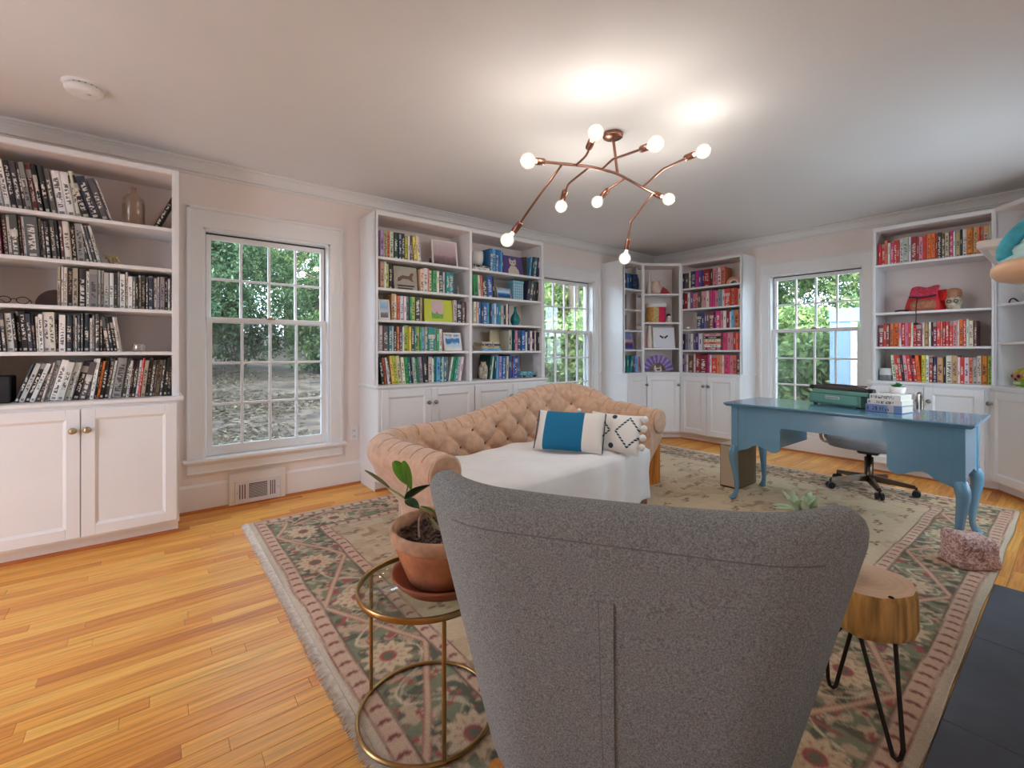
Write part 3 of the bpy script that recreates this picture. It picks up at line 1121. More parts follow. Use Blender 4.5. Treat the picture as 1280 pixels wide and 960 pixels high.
# ================================================================== books
PAL = dict(k=((34, 32, 34), 'black'), d=((84, 82, 84), 'dark grey'), n=((46, 58, 86), 'navy'), w=((232, 228, 222), 'white'), c=((228, 214, 182), 'cream'),
           g=((140, 138, 138), 'grey'), l=((190, 188, 186), 'pale grey'), r=((212, 54, 52), 'red'), m=((146, 34, 54), 'maroon'), o=((236, 124, 44), 'orange'),
           y=((232, 206, 84), 'yellow'), b=((42, 108, 176), 'blue'), s=((104, 178, 214), 'sky blue'), t=((36, 138, 142), 'teal'), e=((52, 158, 96), 'green'),
           f=((38, 76, 60), 'dark green'), h=((178, 204, 70), 'lime green'), p=((226, 146, 158), 'pink'), q=((216, 62, 130), 'hot pink'), v=((118, 86, 146), 'violet'),
           i=((62, 62, 140), 'indigo'), u=((104, 78, 62), 'brown'), a=((202, 170, 130), 'tan'), z=((176, 164, 190), 'lavender'), j=((226, 126, 100), 'salmon'))


def book_material(name, vertex=False):
    m = bpy.data.materials.new(name)
    m.use_nodes = True
    t = m.node_tree
    b = t.nodes['Principled BSDF']
    b.inputs['Roughness'].default_value = 0.42
    if vertex:
        ca_ = t.nodes.new('ShaderNodeAttribute')
        ca_.attribute_name = 'Col'
        t.links.new(ca_.outputs['Color'], b.inputs['Base Color'])
        return m
    oi = t.nodes.new('ShaderNodeObjectInfo')
    tc = t.nodes.new('ShaderNodeTexCoord')
    sp = t.nodes.new('ShaderNodeSeparateXYZ')
    t.links.new(tc.outputs['Object'], sp.inputs[0])
    X, Y, Z = sp.outputs
    rn = oi.outputs['Random']
    r2 = mth(t, 'FRACT', mth(t, 'MULTIPLY', rn, 17.13))
    r3 = mth(t, 'FRACT', mth(t, 'MULTIPLY', rn, 91.7))
    lum = t.nodes.new('ShaderNodeRGBToBW')
    t.links.new(oi.outputs['Color'], lum.inputs[0])
    dark = mth(t, 'LESS_THAN', lum.outputs[0], 0.22)
    ink = mixc(t, dark, (0.03, 0.03, 0.04, 1), (0.78, 0.74, 0.66, 1))
    # a wandering vertical line of letter-like marks
    cv = t.nodes.new('ShaderNodeCombineXYZ')
    t.links.new(mth(t, 'MULTIPLY', X, 2.2), cv.inputs[0])
    t.links.new(mth(t, 'MULTIPLY', rn, 91.0), cv.inputs[1])
    t.links.new(mth(t, 'MULTIPLY', Z, 26.0), cv.inputs[2])
    nz_ = t.nodes.new('ShaderNodeTexNoise')
    nz_.inputs['Scale'].default_value = 1.0
    nz_.inputs['Detail'].default_value = 1.0
    t.links.new(cv.outputs[0], nz_.inputs['Vector'])
    glyph = mth(t, 'GREATER_THAN', nz_.outputs[0], 0.50)
    lo = mth(t, 'MULTIPLY_ADD', r2, 0.2)
    lo.node.inputs[2].default_value = 0.12
    hi = mth(t, 'MULTIPLY_ADD', r3, -0.3)
    hi.node.inputs[2].default_value = 0.92
    band = mth(t, 'MULTIPLY', mth(t, 'GREATER_THAN', Z, lo), mth(t, 'LESS_THAN', Z, hi))
    inx = mth(t, 'LESS_THAN', mth(t, 'ABSOLUTE', X), 0.27)
    spine = mth(t, 'LESS_THAN', Y, 0.02)
    txt = mth(t, 'MULTIPLY', mth(t, 'MULTIPLY', glyph, band), mth(t, 'MULTIPLY', inx, spine))
    txt = mth(t, 'MULTIPLY', txt, 0.85)
    # a contrasting band on some spines
    ba_ = mth(t, 'MULTIPLY', mth(t, 'GREATER_THAN', r3, 0.62), spine)
    zb = mth(t, 'LESS_THAN', mth(t, 'ABSOLUTE', mth(t, 'SUBTRACT', Z, mth(t, 'MULTIPLY_ADD', r2, 0.75))), 0.085)
    bandc = mixc(t, r2, (0.75, 0.7, 0.62, 1), (0.10, 0.09, 0.12, 1))
    base = mixc(t, mth(t, 'MULTIPLY', mth(t, 'MULTIPLY', ba_, zb), 0.8), oi.outputs['Color'], bandc)
    foot = mth(t, 'MULTIPLY', mth(t, 'LESS_THAN', mth(t, 'ABSOLUTE', mth(t, 'SUBTRACT', Z, 0.06)), 0.03), mth(t, 'MULTIPLY', inx, spine))
    txt = mth(t, 'MAXIMUM', txt, mth(t, 'MULTIPLY', foot, 0.7))
    fin = mixc(t, txt, base, ink)
    t.links.new(fin, b.inputs['Base Color'])
    return m


BOOKM = book_material('book_cover')
BOOKV = book_material('book_cover_small', True)


def unit_book(round_spine):
    """x -0.5..0.5 (thickness), y 0..1 (depth), z 0..1"""
    mb = MB()
    th_ = 0.10
    if round_spine:
        pr = [(-0.5, 1), (-0.5, 0.05), (-0.34, 0.012), (0, 0.0), (0.34, 0.012), (0.5, 0.05), (0.5, 1), (0.5 - th_, 1), (0.5 - th_, 0.07), (-0.5 + th_, 0.07), (-0.5 + th_, 1)]
    else:
        pr = [(-0.5, 1), (-0.5, 0.008), (-0.44, 0), (0.44, 0), (0.5, 0.008), (0.5, 1), (0.5 - th_, 1), (0.5 - th_, 0.06), (-0.5 + th_, 0.06), (-0.5 + th_, 1)]
    mb.prism(pr, 0, 1, 'z', 0)
    mb.box(-0.5 + th_, 0.5 - th_, 0.06, 0.97, 0.012, 0.985, 1)
    return mb.mesh('book', [BOOKM, PAPER])


BOOKS = [unit_book(False), unit_book(True)]
ORD = ['', 'first', 'second', 'third', 'fourth', 'fifth', 'sixth', 'seventh', 'eighth', 'ninth', 'tenth', 'eleventh', 'twelfth', 'thirteenth', 'fourteenth', 'fifteenth', 'sixteenth',
       'seventeenth', 'eighteenth', 'nineteenth', 'twentieth']
for tens in ('twenty', 'thirty'):
    ORD += [f'{tens}-{w_}' for w_ in ORD[1:10]] + (['thirtieth'] if tens == 'twenty' else ['fortieth'])

book_jobs = []


def row_of_books(fr, px0, px1, z, spec, shelf, case, clear=0.232, rev=False, front=0.05, depth=0.2, anchor='from the window end of the'):
    """spec: letter + height digit + optional +/- per book, <deg> sets the lean from there on"""
    toks, lean, i = [], 0.0, 0
    sp = spec.replace(' ', '')
    while i < len(sp):
        if sp[i] == '<':
            j = sp.index('>', i)
            lean = float(sp[i + 1:j])
            i = j + 1
            continue
        c, hgt = sp[i], int(sp[i + 1])
        i += 2
        wd_ = 1.0
        while i < len(sp) and sp[i] in '+-':
            wd_ *= 1.55 if sp[i] == '+' else 0.62
            i += 1
        toks.append([c, hgt, wd_ * rnd.uniform(0.88, 1.12), lean, wd_])
    x0, x1 = fr.x(px0, front), fr.x(px1, front)
    # leaning books take their slanted footprint
    tot = sum(w_ / math.cos(R(l)) for c, h_, w_, l, k in toks)
    u = (x1 - x0) / tot
    x = x0
    n = len(toks)
    prev = None
    for k, (c, h_, w_, l, wk) in enumerate(toks):
        w = w_ * u
        foot = w / math.cos(R(l))
        if prev is not None and prev != l:
            # room for the wedge where the lean changes is taken from the next book's start
            x += 0.0008
        hh_ = clear * (0.44 + 0.055 * h_)
        if abs(l) > 10:
            hh_ *= 0.98
        dpt = depth * rnd.uniform(0.82, 1.0)
        fy = front + rnd.uniform(-0.012, 0.014)
        cx = x + foot / 2
        a = R(l)
        # lowest corner stands on the shelf
        ox = cx - (0.5 * w * math.cos(a) - 0.5 * foot) * (1 if l > 0 else -1) * 0
        zz = z + 0.5 * w * abs(math.sin(a)) + 0.0006
        pos = fr.w(ox, fy, zz)
        base_ = PAL[c][0]
        if fr is A and c not in 'ro':
            gy = sum(base_) / 3
            base_ = tuple(v * 0.45 + gy * 0.55 for v in base_)
        jo = rnd.uniform(-14, 14)
        col = tuple(min(255, max(0, v + (jo + rnd.uniform(-3, 3) if fr is A else rnd.uniform(-14, 14)))) for v in base_)
        idx = n - k if rev else k + 1
        adj = 'thick' if wk > 1.3 else ('slim' if wk < 0.8 else ('tall' if h_ >= 9 else ('short' if h_ <= 6 else '')))
        lab = f"{adj} {PAL[c][1]} book, {ORD[idx]} {anchor} {shelf}, {case}".strip()
        d = pos.x * FW[0] + pos.y * FW[1]
        book_jobs.append(dict(pos=pos, rot=(0, a, fr.rz), sc=(max(0.004, w - 0.0012), dpt, hh_), col=lin(col), lab=lab, grp=f'books on the {shelf}, {case}',
                              area=w * hh_ / (d * d) * abs(math.cos(math.atan2(pos.y, pos.x) - (fr.rz + R(90)))), v=rnd.random() < 0.35))
        x += foot
        prev = l


S5 = [LEDGE] + SHELVES
NM = ['bottom shelf', 'fourth shelf', 'third shelf', 'second shelf', 'top shelf']
cA, cG, cBl, cR = 'black-and-white bookcase', 'green-book bay', 'blue-book bay', 'red-book bookcase'
row_of_books(A, -3, 141, S5[4], '<-8>l8w9k9d9u9-g9m9k9k9d8w8+w8+c9<-17>k8+n8+d8+w8-', NM[4], cA, rev=True, clear=0.275)
row_of_books(A, -3, 126, S5[3], '<-4>m9u9c9-d9+m9-w9-d9++l9-u8-k8d9k9-m9c9+k9g9+<-12>k9w9-d9l9-', NM[3], cA, rev=True)
row_of_books(A, 72, 218, S5[2], 'a9-w9-c9-d9a9k9+w8-g9+l9-w9-l8w8d8-g9-w8c9-w7g7-k7-w8-d8k7-n8w7l8-g8k8-w7-n8', NM[2], cA, rev=True)
row_of_books(A, -3, 152, S5[1], '<-4>k8d8w8+k8k9k9+n8n8-<-2>c7-w8w9+c9+k6-<0>w8+n8+l8-w7-n8d9-n9+w7-g8-d9+k9-u8<-7>d8n8k8w8-a8-', NM[1], cA, rev=True)
row_of_books(A, 16, 212, S5[0], '<18>k8l8k8w8u8<13>w8-g9w9+w8+w8l8-k8+d8+<8>w9-w9k9-o8-k8d9w8-g9++d9<6>w8-m8-k8w8-r9-a8d9d8u8-a8d8k9<3>k9', NM[0], cA, rev=True, clear=0.25)
row_of_books(B, 475, 527, S5[4], 'z8a8j8w8f8+n8k8h7w7-n7-g8<-5>y8c8-w8', NM[4], cG, clear=0.25)
row_of_books(B, 475, 491, S5[3], 'a9w9-h8k8', NM[3], cG)
row_of_books(B, 525, 568, S5[3], 'c7w8j8-c7e7w7-n7+w7-t7t7+', NM[3], cG, anchor='past the picture book on the')
row_of_books(B, 489, 528, S5[2], 'a9w9-j8w8w8-g8e8-h8k8+a8-', NM[2], cG)
row_of_books(B, 567, 581, S5[2], 'l8-n7u7-', NM[2], cG, anchor='past the picture book on the')
row_of_books(B, 475, 552, S5[1], 'w8d8+t8l8-k8j8n8w8-h9+y8-u8t8-h8+e8-s8l8t8++g7-e7w7', NM[1], cG)
row_of_books(B, 477, 575, S5[0], '<-7>k8j8w8-u8y9h9c9+<-5>w8e8+t8k8-l8e7g8z8k8+<0>l8+w7-t8s8+t8w8-t8g8<10>w8-e8t8l8w8', NM[0], cG, clear=0.25)
row_of_books(B, 612, 630, S5[4], 'b8s8b8b8s8-i7-', NM[4], cBl, clear=0.25, anchor='from the white pot on the')
row_of_books(B, 662, 673, S5[4], '<7>s7-n7-t7n7', NM[4], cBl, rev=True, clear=0.25)
row_of_books(B, 593, 619, S5[3], '<-4>e8+w8-j8-n8+b8+k8-', NM[3], cBl, anchor='from the bay divider on the')
row_of_books(B, 658, 672, S5[3], '<9>n8d8n8k8', NM[3], cBl, rev=True)
row_of_books(B, 592, 636, S5[2], 'w8c8-b8n8b8+s8n8-s7w8b8t8l7n7w8-k8-', NM[2], cBl, rev=True)
row_of_books(B, 636, 674, S5[1], 'l8t8-n8-p8n8+b8+w7-n8w8k7+w8-k7', NM[1], cBl, rev=True)
row_of_books(B, 611, 649, S5[0], '<9>f9w8-<2>t8n8s8w8-z8+b8+s8-l8n9b9m8-b8i8+b7', NM[0], cBl, rev=True, clear=0.25)
row_of_books(D, 1097.5, 1239, 1.912, 'r7r7j9w7-q7r8r8-w9l9+w9-m9+m8-p8r8-r9-o9o9r9-k9u8c8q9w8-a8k9-w9o9+a9o9-j9a9c9-', NM[4], cR, clear=0.24)
row_of_books(D, 1098, 1221, 1.158, 'm7+r8m8j8+o8+p8-r8p8r8w8-r8m7+w8-a8+w8-k8-m8r8j8-r8r8r8p8w9-o9r9w9-c8u8', NM[2], cR, clear=0.24)
row_of_books(D, 1116, 1240, LEDGE, '<-5>w9r9r9k9-p9r9m9-r7o9<0>y9w9m8n8a8+k8-w9+a9+w8-r8w8j8l8c9o9+h9', NM[0], cR, clear=0.25)
cP = 'pink-book corner bookcase'
row_of_books(CR, 852, 906, 1.90, 'n7d7w7-n8+q8-v8i8-m8+u8-p8w8j8', NM[4], cP, rev=True, clear=0.24)
row_of_books(CR, 852, 926, 1.643, 'n8m7w7-v8j7+u8a8-p8w8q8q8p7g8w8r8+j8r8c7', NM[3], cP, rev=True)
row_of_books(CR, 871, 926, 1.385, 'n8+i8v8u8m8+i8-q8+p8w8m8w7-s8j8+r8-', NM[2], cP, rev=True)
row_of_books(CR, 852, 878, 1.125, 'n8g8z8w8-v8i8w8', NM[1], cP, anchor='from the corner on the')
row_of_books(CR, 903, 926, 1.125, 'q8q8p8+p8r8j8r8', NM[1], cP, rev=True)
row_of_books(CR, 852, 925, LEDGE, 'v8z8w8-u8+w8-m9+m8++q8w8-r8+j8a8-w8-q8+p8j8u8', NM[0], cP, rev=True, clear=0.25)
row_of_books(CL, 781, 790, 1.885, 'n8b8n8', 'top shelf, left face', cP, clear=0.22)
row_of_books(CL, 781, 800, LEDGE, 'f8t8<12>t8<0>n8v8s8p7', 'bottom shelf, left face', cP, clear=0.24)

book_jobs.sort(key=lambda j: -j['area'])
small = MB()
small_col = []
for k, j in enumerate(book_jobs):
    if k < 290:
        o = link('book', BOOKS[1 if j['v'] else 0], None, j['pos'], j['rot'])
        o.scale = j['sc']
        o.color = j['col']
        tag(o, j['lab'], 'book', j['grp'])
    else:
        M = Matrix.Translation(j['pos']) @ Matrix.Rotation(j['rot'][2], 4, 'Z') @ Matrix.Rotation(j['rot'][1], 4, 'Y')
        w, d, h = j['sc']
        n0 = len(small.f)
        tmp = MB().box(-w / 2, w / 2, 0, d, 0, h)
        small.add([M @ Vector(v) for v in tmp.v], tmp.f)
        small_col += [j['col']] * 6
        ink = (0.75, 0.7, 0.62, 1) if sum(j['col'][:3]) < 0.7 else (0.06, 0.05, 0.06, 1)
        za = h * rnd.uniform(0.3, 0.5)
        tmp = MB().box(-w * 0.12, w * 0.12, -0.0008, 0.001, za, za + h * rnd.uniform(0.12, 0.35))
        small.add([M @ Vector(v) for v in tmp.v], tmp.f)
        small_col += [ink] * 6
me = small.mesh('small_books', BOOKV)
at_ = me.color_attributes.new('Col', 'FLOAT_COLOR', 'CORNER')
at_.data.foreach_set('color', np.repeat(np.array(small_col), 4, axis=0).ravel())
o = link('small_books', me)
o['kind'] = 'stuff'
tag(o, 'small coloured books filling the far shelves of the bookcases', 'books')


def lying_book(loc, rz, w, d, h, c, label, group=None, spine_text=True):
    """a book lying flat: its spine faces -y of the stack"""
    o = link('book', BOOKS[0], None, loc, None)
    o.rotation_mode = 'XYZ'
    # unit: thickness x -> z, length z -> x
    M = Matrix.Rotation(rz, 4, 'Z') @ Matrix.Rotation(R(90), 4, 'Y')
    o.rotation_euler = M.to_euler()
    o.scale = (h, d, w)
    o.location = Vector(loc) + Matrix.Rotation(rz, 3, 'Z') @ Vector((-w / 2, 0, h / 2 + 0.0003))
    o.color = lin(PAL[c][0]) if isinstance(c, str) else lin(c)
    tag(o, label, 'book', group)
    return o


def face_book(fr, px0, px1, z, hgt, y, rgb_mat, label, tilt=12, spine=None):
    """book standing with its front cover to the room, leaning back"""
    x0, x1 = fr.x(px0, y), fr.x(px1, y)
    w = x1 - x0
    t = thing('picture_book', label, 'book', fr.w((x0 + x1) / 2, y, z + 0.0008 + 0.020 * math.sin(R(tilt))), fr.rz, 'books shown cover first')
    a = R(-tilt)
    cv = obj('cover', MB().cbox(-w / 2, w / 2, 0, 0.003, 0, hgt, 0.001).cbox(-w / 2, w / 2, 0.017, 0.020, 0, hgt, 0.001).box(-w / 2, -w / 2 + 0.003, 0.002, 0.018, 0, hgt), rgb_mat, t, rot=(a, 0, 0))
    obj('pages', MB().box(-w / 2 + 0.004, w / 2 - 0.004, 0.003, 0.017, 0.003, hgt - 0.004), PAPER, t, rot=(a, 0, 0))
    return t, w, hgt, a


def shapes(parent, items, a=0.0):
    """flat printed shapes: list of (name, polygon(x,z), material), a hair proud of the cover"""
    for k, (nm, poly, m) in enumerate(items):
        obj(nm, MB().prism(poly, -0.0016 - 0.0002 * k, -0.0002, 'y'), m, parent, rot=(a, 0, 0))


def disc(cx, cz, rx, rz_, n=16):
    return [(cx + rx * math.cos(2 * math.pi * k / n), cz + rz_ * math.sin(2 * math.pi * k / n)) for k in range(n)]


def photo_mat(name, stops, scale=9, distort=1.2):
    """landscape-like print: colour bands over the height, broken up by noise (object z 0..1 of the print)"""
    m = bpy.data.materials.new(name)
    m.use_nodes = True
    t = m.node_tree
    b = t.nodes['Principled BSDF']
    b.inputs['Roughness'].default_value = 0.3
    tc = t.nodes.new('ShaderNodeTexCoord')
    sp = t.nodes.new('ShaderNodeSeparateXYZ')
    t.links.new(tc.outputs['Generated'], sp.inputs[0])
    n = t.nodes.new('ShaderNodeTexNoise')
    n.inputs['Scale'].default_value = scale
    n.inputs['Detail'].default_value = 5
    t.links.new(tc.outputs['Generated'], n.inputs['Vector'])
    z = mth(t, 'ADD', sp.outputs[2], mth(t, 'MULTIPLY', mth(t, 'SUBTRACT', n.outputs[0], 0.5), 0.25 * distort))
    rp = t.nodes.new('ShaderNodeValToRGB')
    e = rp.color_ramp.elements
    e[0].position, e[0].color = stops[0][0], lin(stops[0][1])
    e[1].position, e[1].color = stops[-1][0], lin(stops[-1][1])
    for p, c in stops[1:-1]:
        e.new(p).color = lin(c)
    t.links.new(z, rp.inputs[0])
    t.links.new(rp.outputs[0], b.inputs['Base Color'])
    return m


def framed(fr, px0, px1, z, hgt, y, label, fm, pm, border=0.02, mat_w=0.0, tilt=8, cat='picture'):
    x0, x1 = fr.x(px0, y), fr.x(px1, y)
    w = x1 - x0
    t = thing('framed_picture', label, cat, fr.w((x0 + x1) / 2, y, z + 0.0008 + 0.016 * math.sin(R(tilt))), fr.rz, 'framed pictures on the shelves')
    a = R(-tilt)
    mb = MB()
    mb.cbox(-w / 2, -w / 2 + border, 0, 0.016, 0, hgt, 0.002).cbox(w / 2 - border, w / 2, 0, 0.016, 0, hgt, 0.002)
    mb.cbox(-w / 2 + border, w / 2 - border, 0, 0.016, 0, border, 0.002).cbox(-w / 2 + border, w / 2 - border, 0, 0.016, hgt - border, hgt, 0.002)
    obj('frame', mb, fm, t, rot=(a, 0, 0))
    if mat_w:
        obj('mount', MB().box(-w / 2 + border, w / 2 - border, 0.007, 0.012, border, hgt - border), mat('mount_board', (240, 238, 234), 0.8), t, rot=(a, 0, 0))
    e = border + mat_w
    obj('print', MB().box(-w / 2 + e, w / 2 - e, 0.005, 0.010, e, hgt - e), pm, t, rot=(a, 0, 0))
    return t, w


def lathe_thing(name, label, cat, fr, px, y, z, prof, m, n=24, group=None, close=True):
    t = tag(obj(name, MB().lathe(prof, n, close=close), m), label, cat, group)
    t.location = fr.w(fr.x(px, y), y, z + 0.0005)
    return t


# ---------------- things on the black-and-white bookcase
prof = [(0.045, 0), (0.050, 0.004), (0.050, 0.105), (0.046, 0.135), (0.030, 0.155), (0.013, 0.165), (0.012, 0.185), (0.015, 0.188), (0.015, 0.192), (0.0105, 0.192), (0.0095, 0.168), (0.028, 0.150), (0.043, 0.132), (0.047, 0.105), (0.047, 0.008), (0.0, 0.006)]
lathe_thing('glass_bottle', 'round-shouldered clear brown glass bottle on the top shelf', 'bottle', A, 167, 0.10, SHELVES[3], [(r_ * 1.1, z_ * 1.22) for r_, z_ in prof], SMOKE, 28)
xb = A.x(191, 0.08)
o = link('book', BOOKS[0], None, A.w(xb + 0.012, 0.08, SHELVES[3] + 0.006), (0, R(24), 0))
o.scale, o.color = (0.022, 0.17, 0.222), lin((30, 28, 30))
tag(o, 'single black book leaning alone against the side beyond the glass bottle', 'book')
# dried coral bundle
g = random.Random(5)
mb = MB()
for k in range(16):
    a0 = g.uniform(0, 6.28)
    r0 = g.uniform(0.02, 0.055)
    mb.tube(smooth_path([(0, 0, 0.004), (r0 * 0.4 * math.cos(a0), r0 * 0.3 * math.sin(a0), 0.02 + g.uniform(0, 0.03)), (r0 * math.cos(a0), r0 * 0.6 * math.sin(a0), 0.012 + g.uniform(0, 0.05))], 4), [0.006] * 8 + [0.004], 6)
o = tag(obj('dried_coral', mb, mat('dried_coral', (176, 160, 118), 0.9, var=(50, 0.3))), 'tan piece of dried coral at the end of the second shelf', 'coral')
o.location = A.w(A.x(139, 0.10), 0.10, SHELVES[2] + 0.002)
# eyeglasses lying on the third shelf
t = thing('eyeglasses', 'dark folded eyeglasses lying on the near end of the third shelf', 'glasses', A.w(A.x(17, 0.06), 0.06, SHELVES[1] + 0.0005))
mb = MB()
for s in (-1, 1):
    mb.tube([(s * 0.034 + 0.024 * math.cos(q_), 0, 0.022 + 0.018 * math.sin(q_)) for q_ in [k * 2 * math.pi / 16 for k in range(17)]], 0.0022, 6)
mb.tube([(-0.010, 0, 0.026), (0, -0.002, 0.030), (0.010, 0, 0.026)], 0.002, 6)
obj('rim', mb, BLACK, t)
for s in (-1, 1):
    obj('temple', MB().tube([(s * 0.058, 0, 0.026), (s * 0.056, 0.05, 0.026), (s * 0.050, 0.11, 0.016)], 0.002, 6), BLACK, t)
# dark wooden bookend, dome shaped
mb = MB().prism([(0.0, 0), (0.0, 0.09)] + [(-0.085 * math.sin(k * math.pi / 20), 0.09 * math.cos(k * math.pi / 20)) for k in range(1, 11)], 0, 0.07, 'y')
o = tag(obj('bookend', mb, mat('dark_wood', (52, 38, 34), 0.4, var=(18, 0.3)), bevel=0.006), 'dark rounded wooden bookend before the third-shelf row of pale books', 'bookend')
o.location = A.w(A.x(71, 0.06), 0.06, SHELVES[1] + 0.0005)
# silver votive
prof = [(0.022, 0), (0.030, 0.004), (0.033, 0.030), (0.030, 0.046), (0.027, 0.046), (0.029, 0.030), (0.026, 0.010), (0, 0.008)]
lathe_thing('votive_holder', 'mottled silver votive cup at the end of the fourth shelf', 'candle holder', A, 174, 0.07, SHELVES[0], prof, mat('mercury_glass', (196, 188, 184), 0.25, 0.7, var=(60, 0.3)), 20)
# black box
o = tag(obj('black_box', MB().cbox(-0.11, 0, 0, 0.14, 0, 0.145, 0.006).box(-0.105, -0.005, -0.001, 0.0, 0.137, 0.14), mat('black_card', (26, 22, 24), 0.5, var=(20, 0.2))), 'plain black box on the bottom shelf beside the leaning books', 'box')
o.location = A.w(A.x(13, 0.06), 0.06, LEDGE + 0.0005)

# ---------------- things on the green bay
WFR = mat('white_frame', (236, 232, 230), 0.4)
framed(B, 541, 573, SHELVES[3], 0.245, 0.10, 'white framed sunset photograph on the top shelf of the green-book bay', WFR,
       photo_mat('sunset_print', [(0.0, (70, 60, 64)), (0.18, (120, 100, 104)), (0.32, (150, 120, 124)), (0.45, (190, 164, 168)), (1.0, (214, 198, 204))], 6), 0.014)
o = tag(obj('figurine', MB().lathe([(0.012, 0), (0.014, 0.004), (0.009, 0.016), (0.012, 0.028), (0.007, 0.038), (0.010, 0.046), (0, 0.056)], 12), BLACK), 'tiny black figurine beside the framed sunset photograph', 'figurine')
o.location = B.w(B.x(538, 0.07), 0.07, SHELVES[3] + 0.0005)
GREENCOV = mat('sage_cover', (168, 160, 146), 0.5, var=(14, 0.12))
t, w, hg, a = face_book(B, 493, 522, SHELVES[2], 0.20, 0.06, GREENCOV, 'sage picture book with a brown leaping animal, second shelf of green-book bay', 6)
BRN = mat('brown_print', (104, 78, 62), 0.6)
DKP = mat('black_print', (40, 38, 40), 0.6)
shapes(t, [('print_animal', [(-0.07, 0.10), (-0.03, 0.125), (0.03, 0.12), (0.05, 0.15), (0.075, 0.145), (0.06, 0.12), (0.06, 0.09), (0.08, 0.075), (0.05, 0.08), (0.02, 0.095), (-0.03, 0.095), (-0.05, 0.075), (-0.075, 0.07)], BRN),
           ('print_band', [(-0.075, 0.03), (0.075, 0.03), (0.075, 0.042), (-0.075, 0.042)], DKP), ('print_band', [(-0.075, 0.008), (0.06, 0.008), (0.06, 0.018), (-0.075, 0.018)], DKP)], a)
o = tag(obj('figurine', MB().lathe([(0.016, 0), (0.018, 0.01), (0.010, 0.03), (0.013, 0.045), (0.008, 0.058), (0.011, 0.068), (0, 0.08)], 12), mat('grey_ceramic', (128, 128, 132), 0.4, var=(60, 0.5))), 'small grey patterned figurine at the far end of the second shelf, green-book bay', 'figurine')
o.location = B.w(B.x(572, 0.07), 0.07, SHELVES[2] + 0.0005)
framed(B, 474, 488, SHELVES[1], 0.165, 0.035, 'small white framed blue sky photograph before tan books, green-book bay', WFR,
       photo_mat('sky_print', [(0.0, (80, 84, 92)), (0.25, (96, 100, 108)), (0.4, (200, 206, 214)), (0.6, (120, 170, 214)), (1.0, (150, 196, 230))], 8), 0.012, 0.004)
LIMECOV = mat('lime_cover', (196, 206, 60), 0.5)
t, w, hg, a = face_book(B, 531, 566, SHELVES[1], 0.20, 0.06, LIMECOV, 'lime picture book with a pink cover panel on the third shelf, green-book bay', 5)
shapes(t, [('print_panel', [(-0.07, 0.06), (0.045, 0.06), (0.045, 0.19), (-0.07, 0.19)], mat('pink_print', (212, 186, 190), 0.6)),
           ('print_meadow', [(-0.07, 0.03), (0.045, 0.03), (0.045, 0.075), (0.02, 0.068), (-0.02, 0.08), (-0.05, 0.07), (-0.07, 0.09)], mat('meadow_print', (110, 170, 80), 0.6, var=(60, 0.4))),
           ('print_flower', disc(-0.02, 0.085, 0.008, 0.008, 8), mat('red_print', (214, 70, 70), 0.6))], a)
framed(B, 556, 578, SHELVES[0], 0.165, 0.06, 'white framed blue wave picture on the fourth shelf of the green-book bay', WFR,
       photo_mat('wave_print', [(0.0, (226, 234, 240)), (0.3, (190, 220, 236)), (0.42, (52, 120, 184)), (0.7, (60, 140, 200)), (0.86, (236, 240, 244)), (1.0, (80, 150, 206))], 3.2, 2.6), 0.018, tilt=12)

# ---------------- things on the blue bay
x0 = B.x(602, 0.06)
lying_book(B.w(x0, 0.05, SHELVES[3]), 0, 0.19, 0.15, 0.028, 'w', 'white book lying flat under the white pot, lowest of two', 'books lying flat under the white pot')
lying_book(B.w(x0 + 0.01, 0.055, SHELVES[3] + 0.0285), 0, 0.18, 0.14, 0.024, 'k', 'black and cream book lying flat directly under the white pot', 'books lying flat under the white pot')
prof = [(0.035, 0), (0.045, 0.004), (0.060, 0.05), (0.062, 0.10), (0.058, 0.135), (0.054, 0.135), (0.057, 0.10), (0.040, 0.02), (0, 0.015)]
o = tag(obj('white_pot', MB().lathe(prof, 24), mat('white_ceramic', (232, 228, 224), 0.3)), 'white ceramic pot standing on two flat books, top shelf of blue-book bay', 'pot')
o.location = B.w(x0 - 0.005, 0.13, SHELVES[3] + 0.0532)
PURP = mat('purple_cover', (92, 74, 132), 0.5, var=(6, 0.1))
t, w, hg, a = face_book(B, 630, 655, SHELVES[3], 0.195, 0.07, PURP, 'purple picture book with a pale cat on the cover, blue-book bay', 12)
CATP = mat('pale_cat_print', (206, 192, 178), 0.6)
shapes(t, [('print_cat_head', [(-0.045, 0.155), (-0.03, 0.17), (-0.022, 0.150), (0.022, 0.150), (0.03, 0.17), (0.045, 0.155), (0.04, 0.115), (0.02, 0.095), (-0.02, 0.095), (-0.04, 0.115)], CATP),
           ('print_cat_body', [(-0.03, 0.09), (0.03, 0.09), (0.065, 0.05), (0.07, 0.005), (-0.07, 0.005), (-0.065, 0.05)], CATP),
           ('print_eye', disc(-0.018, 0.128, 0.006, 0.008, 8), DKP), ('print_eye', disc(0.018, 0.128, 0.006, 0.008, 8), DKP)], a)
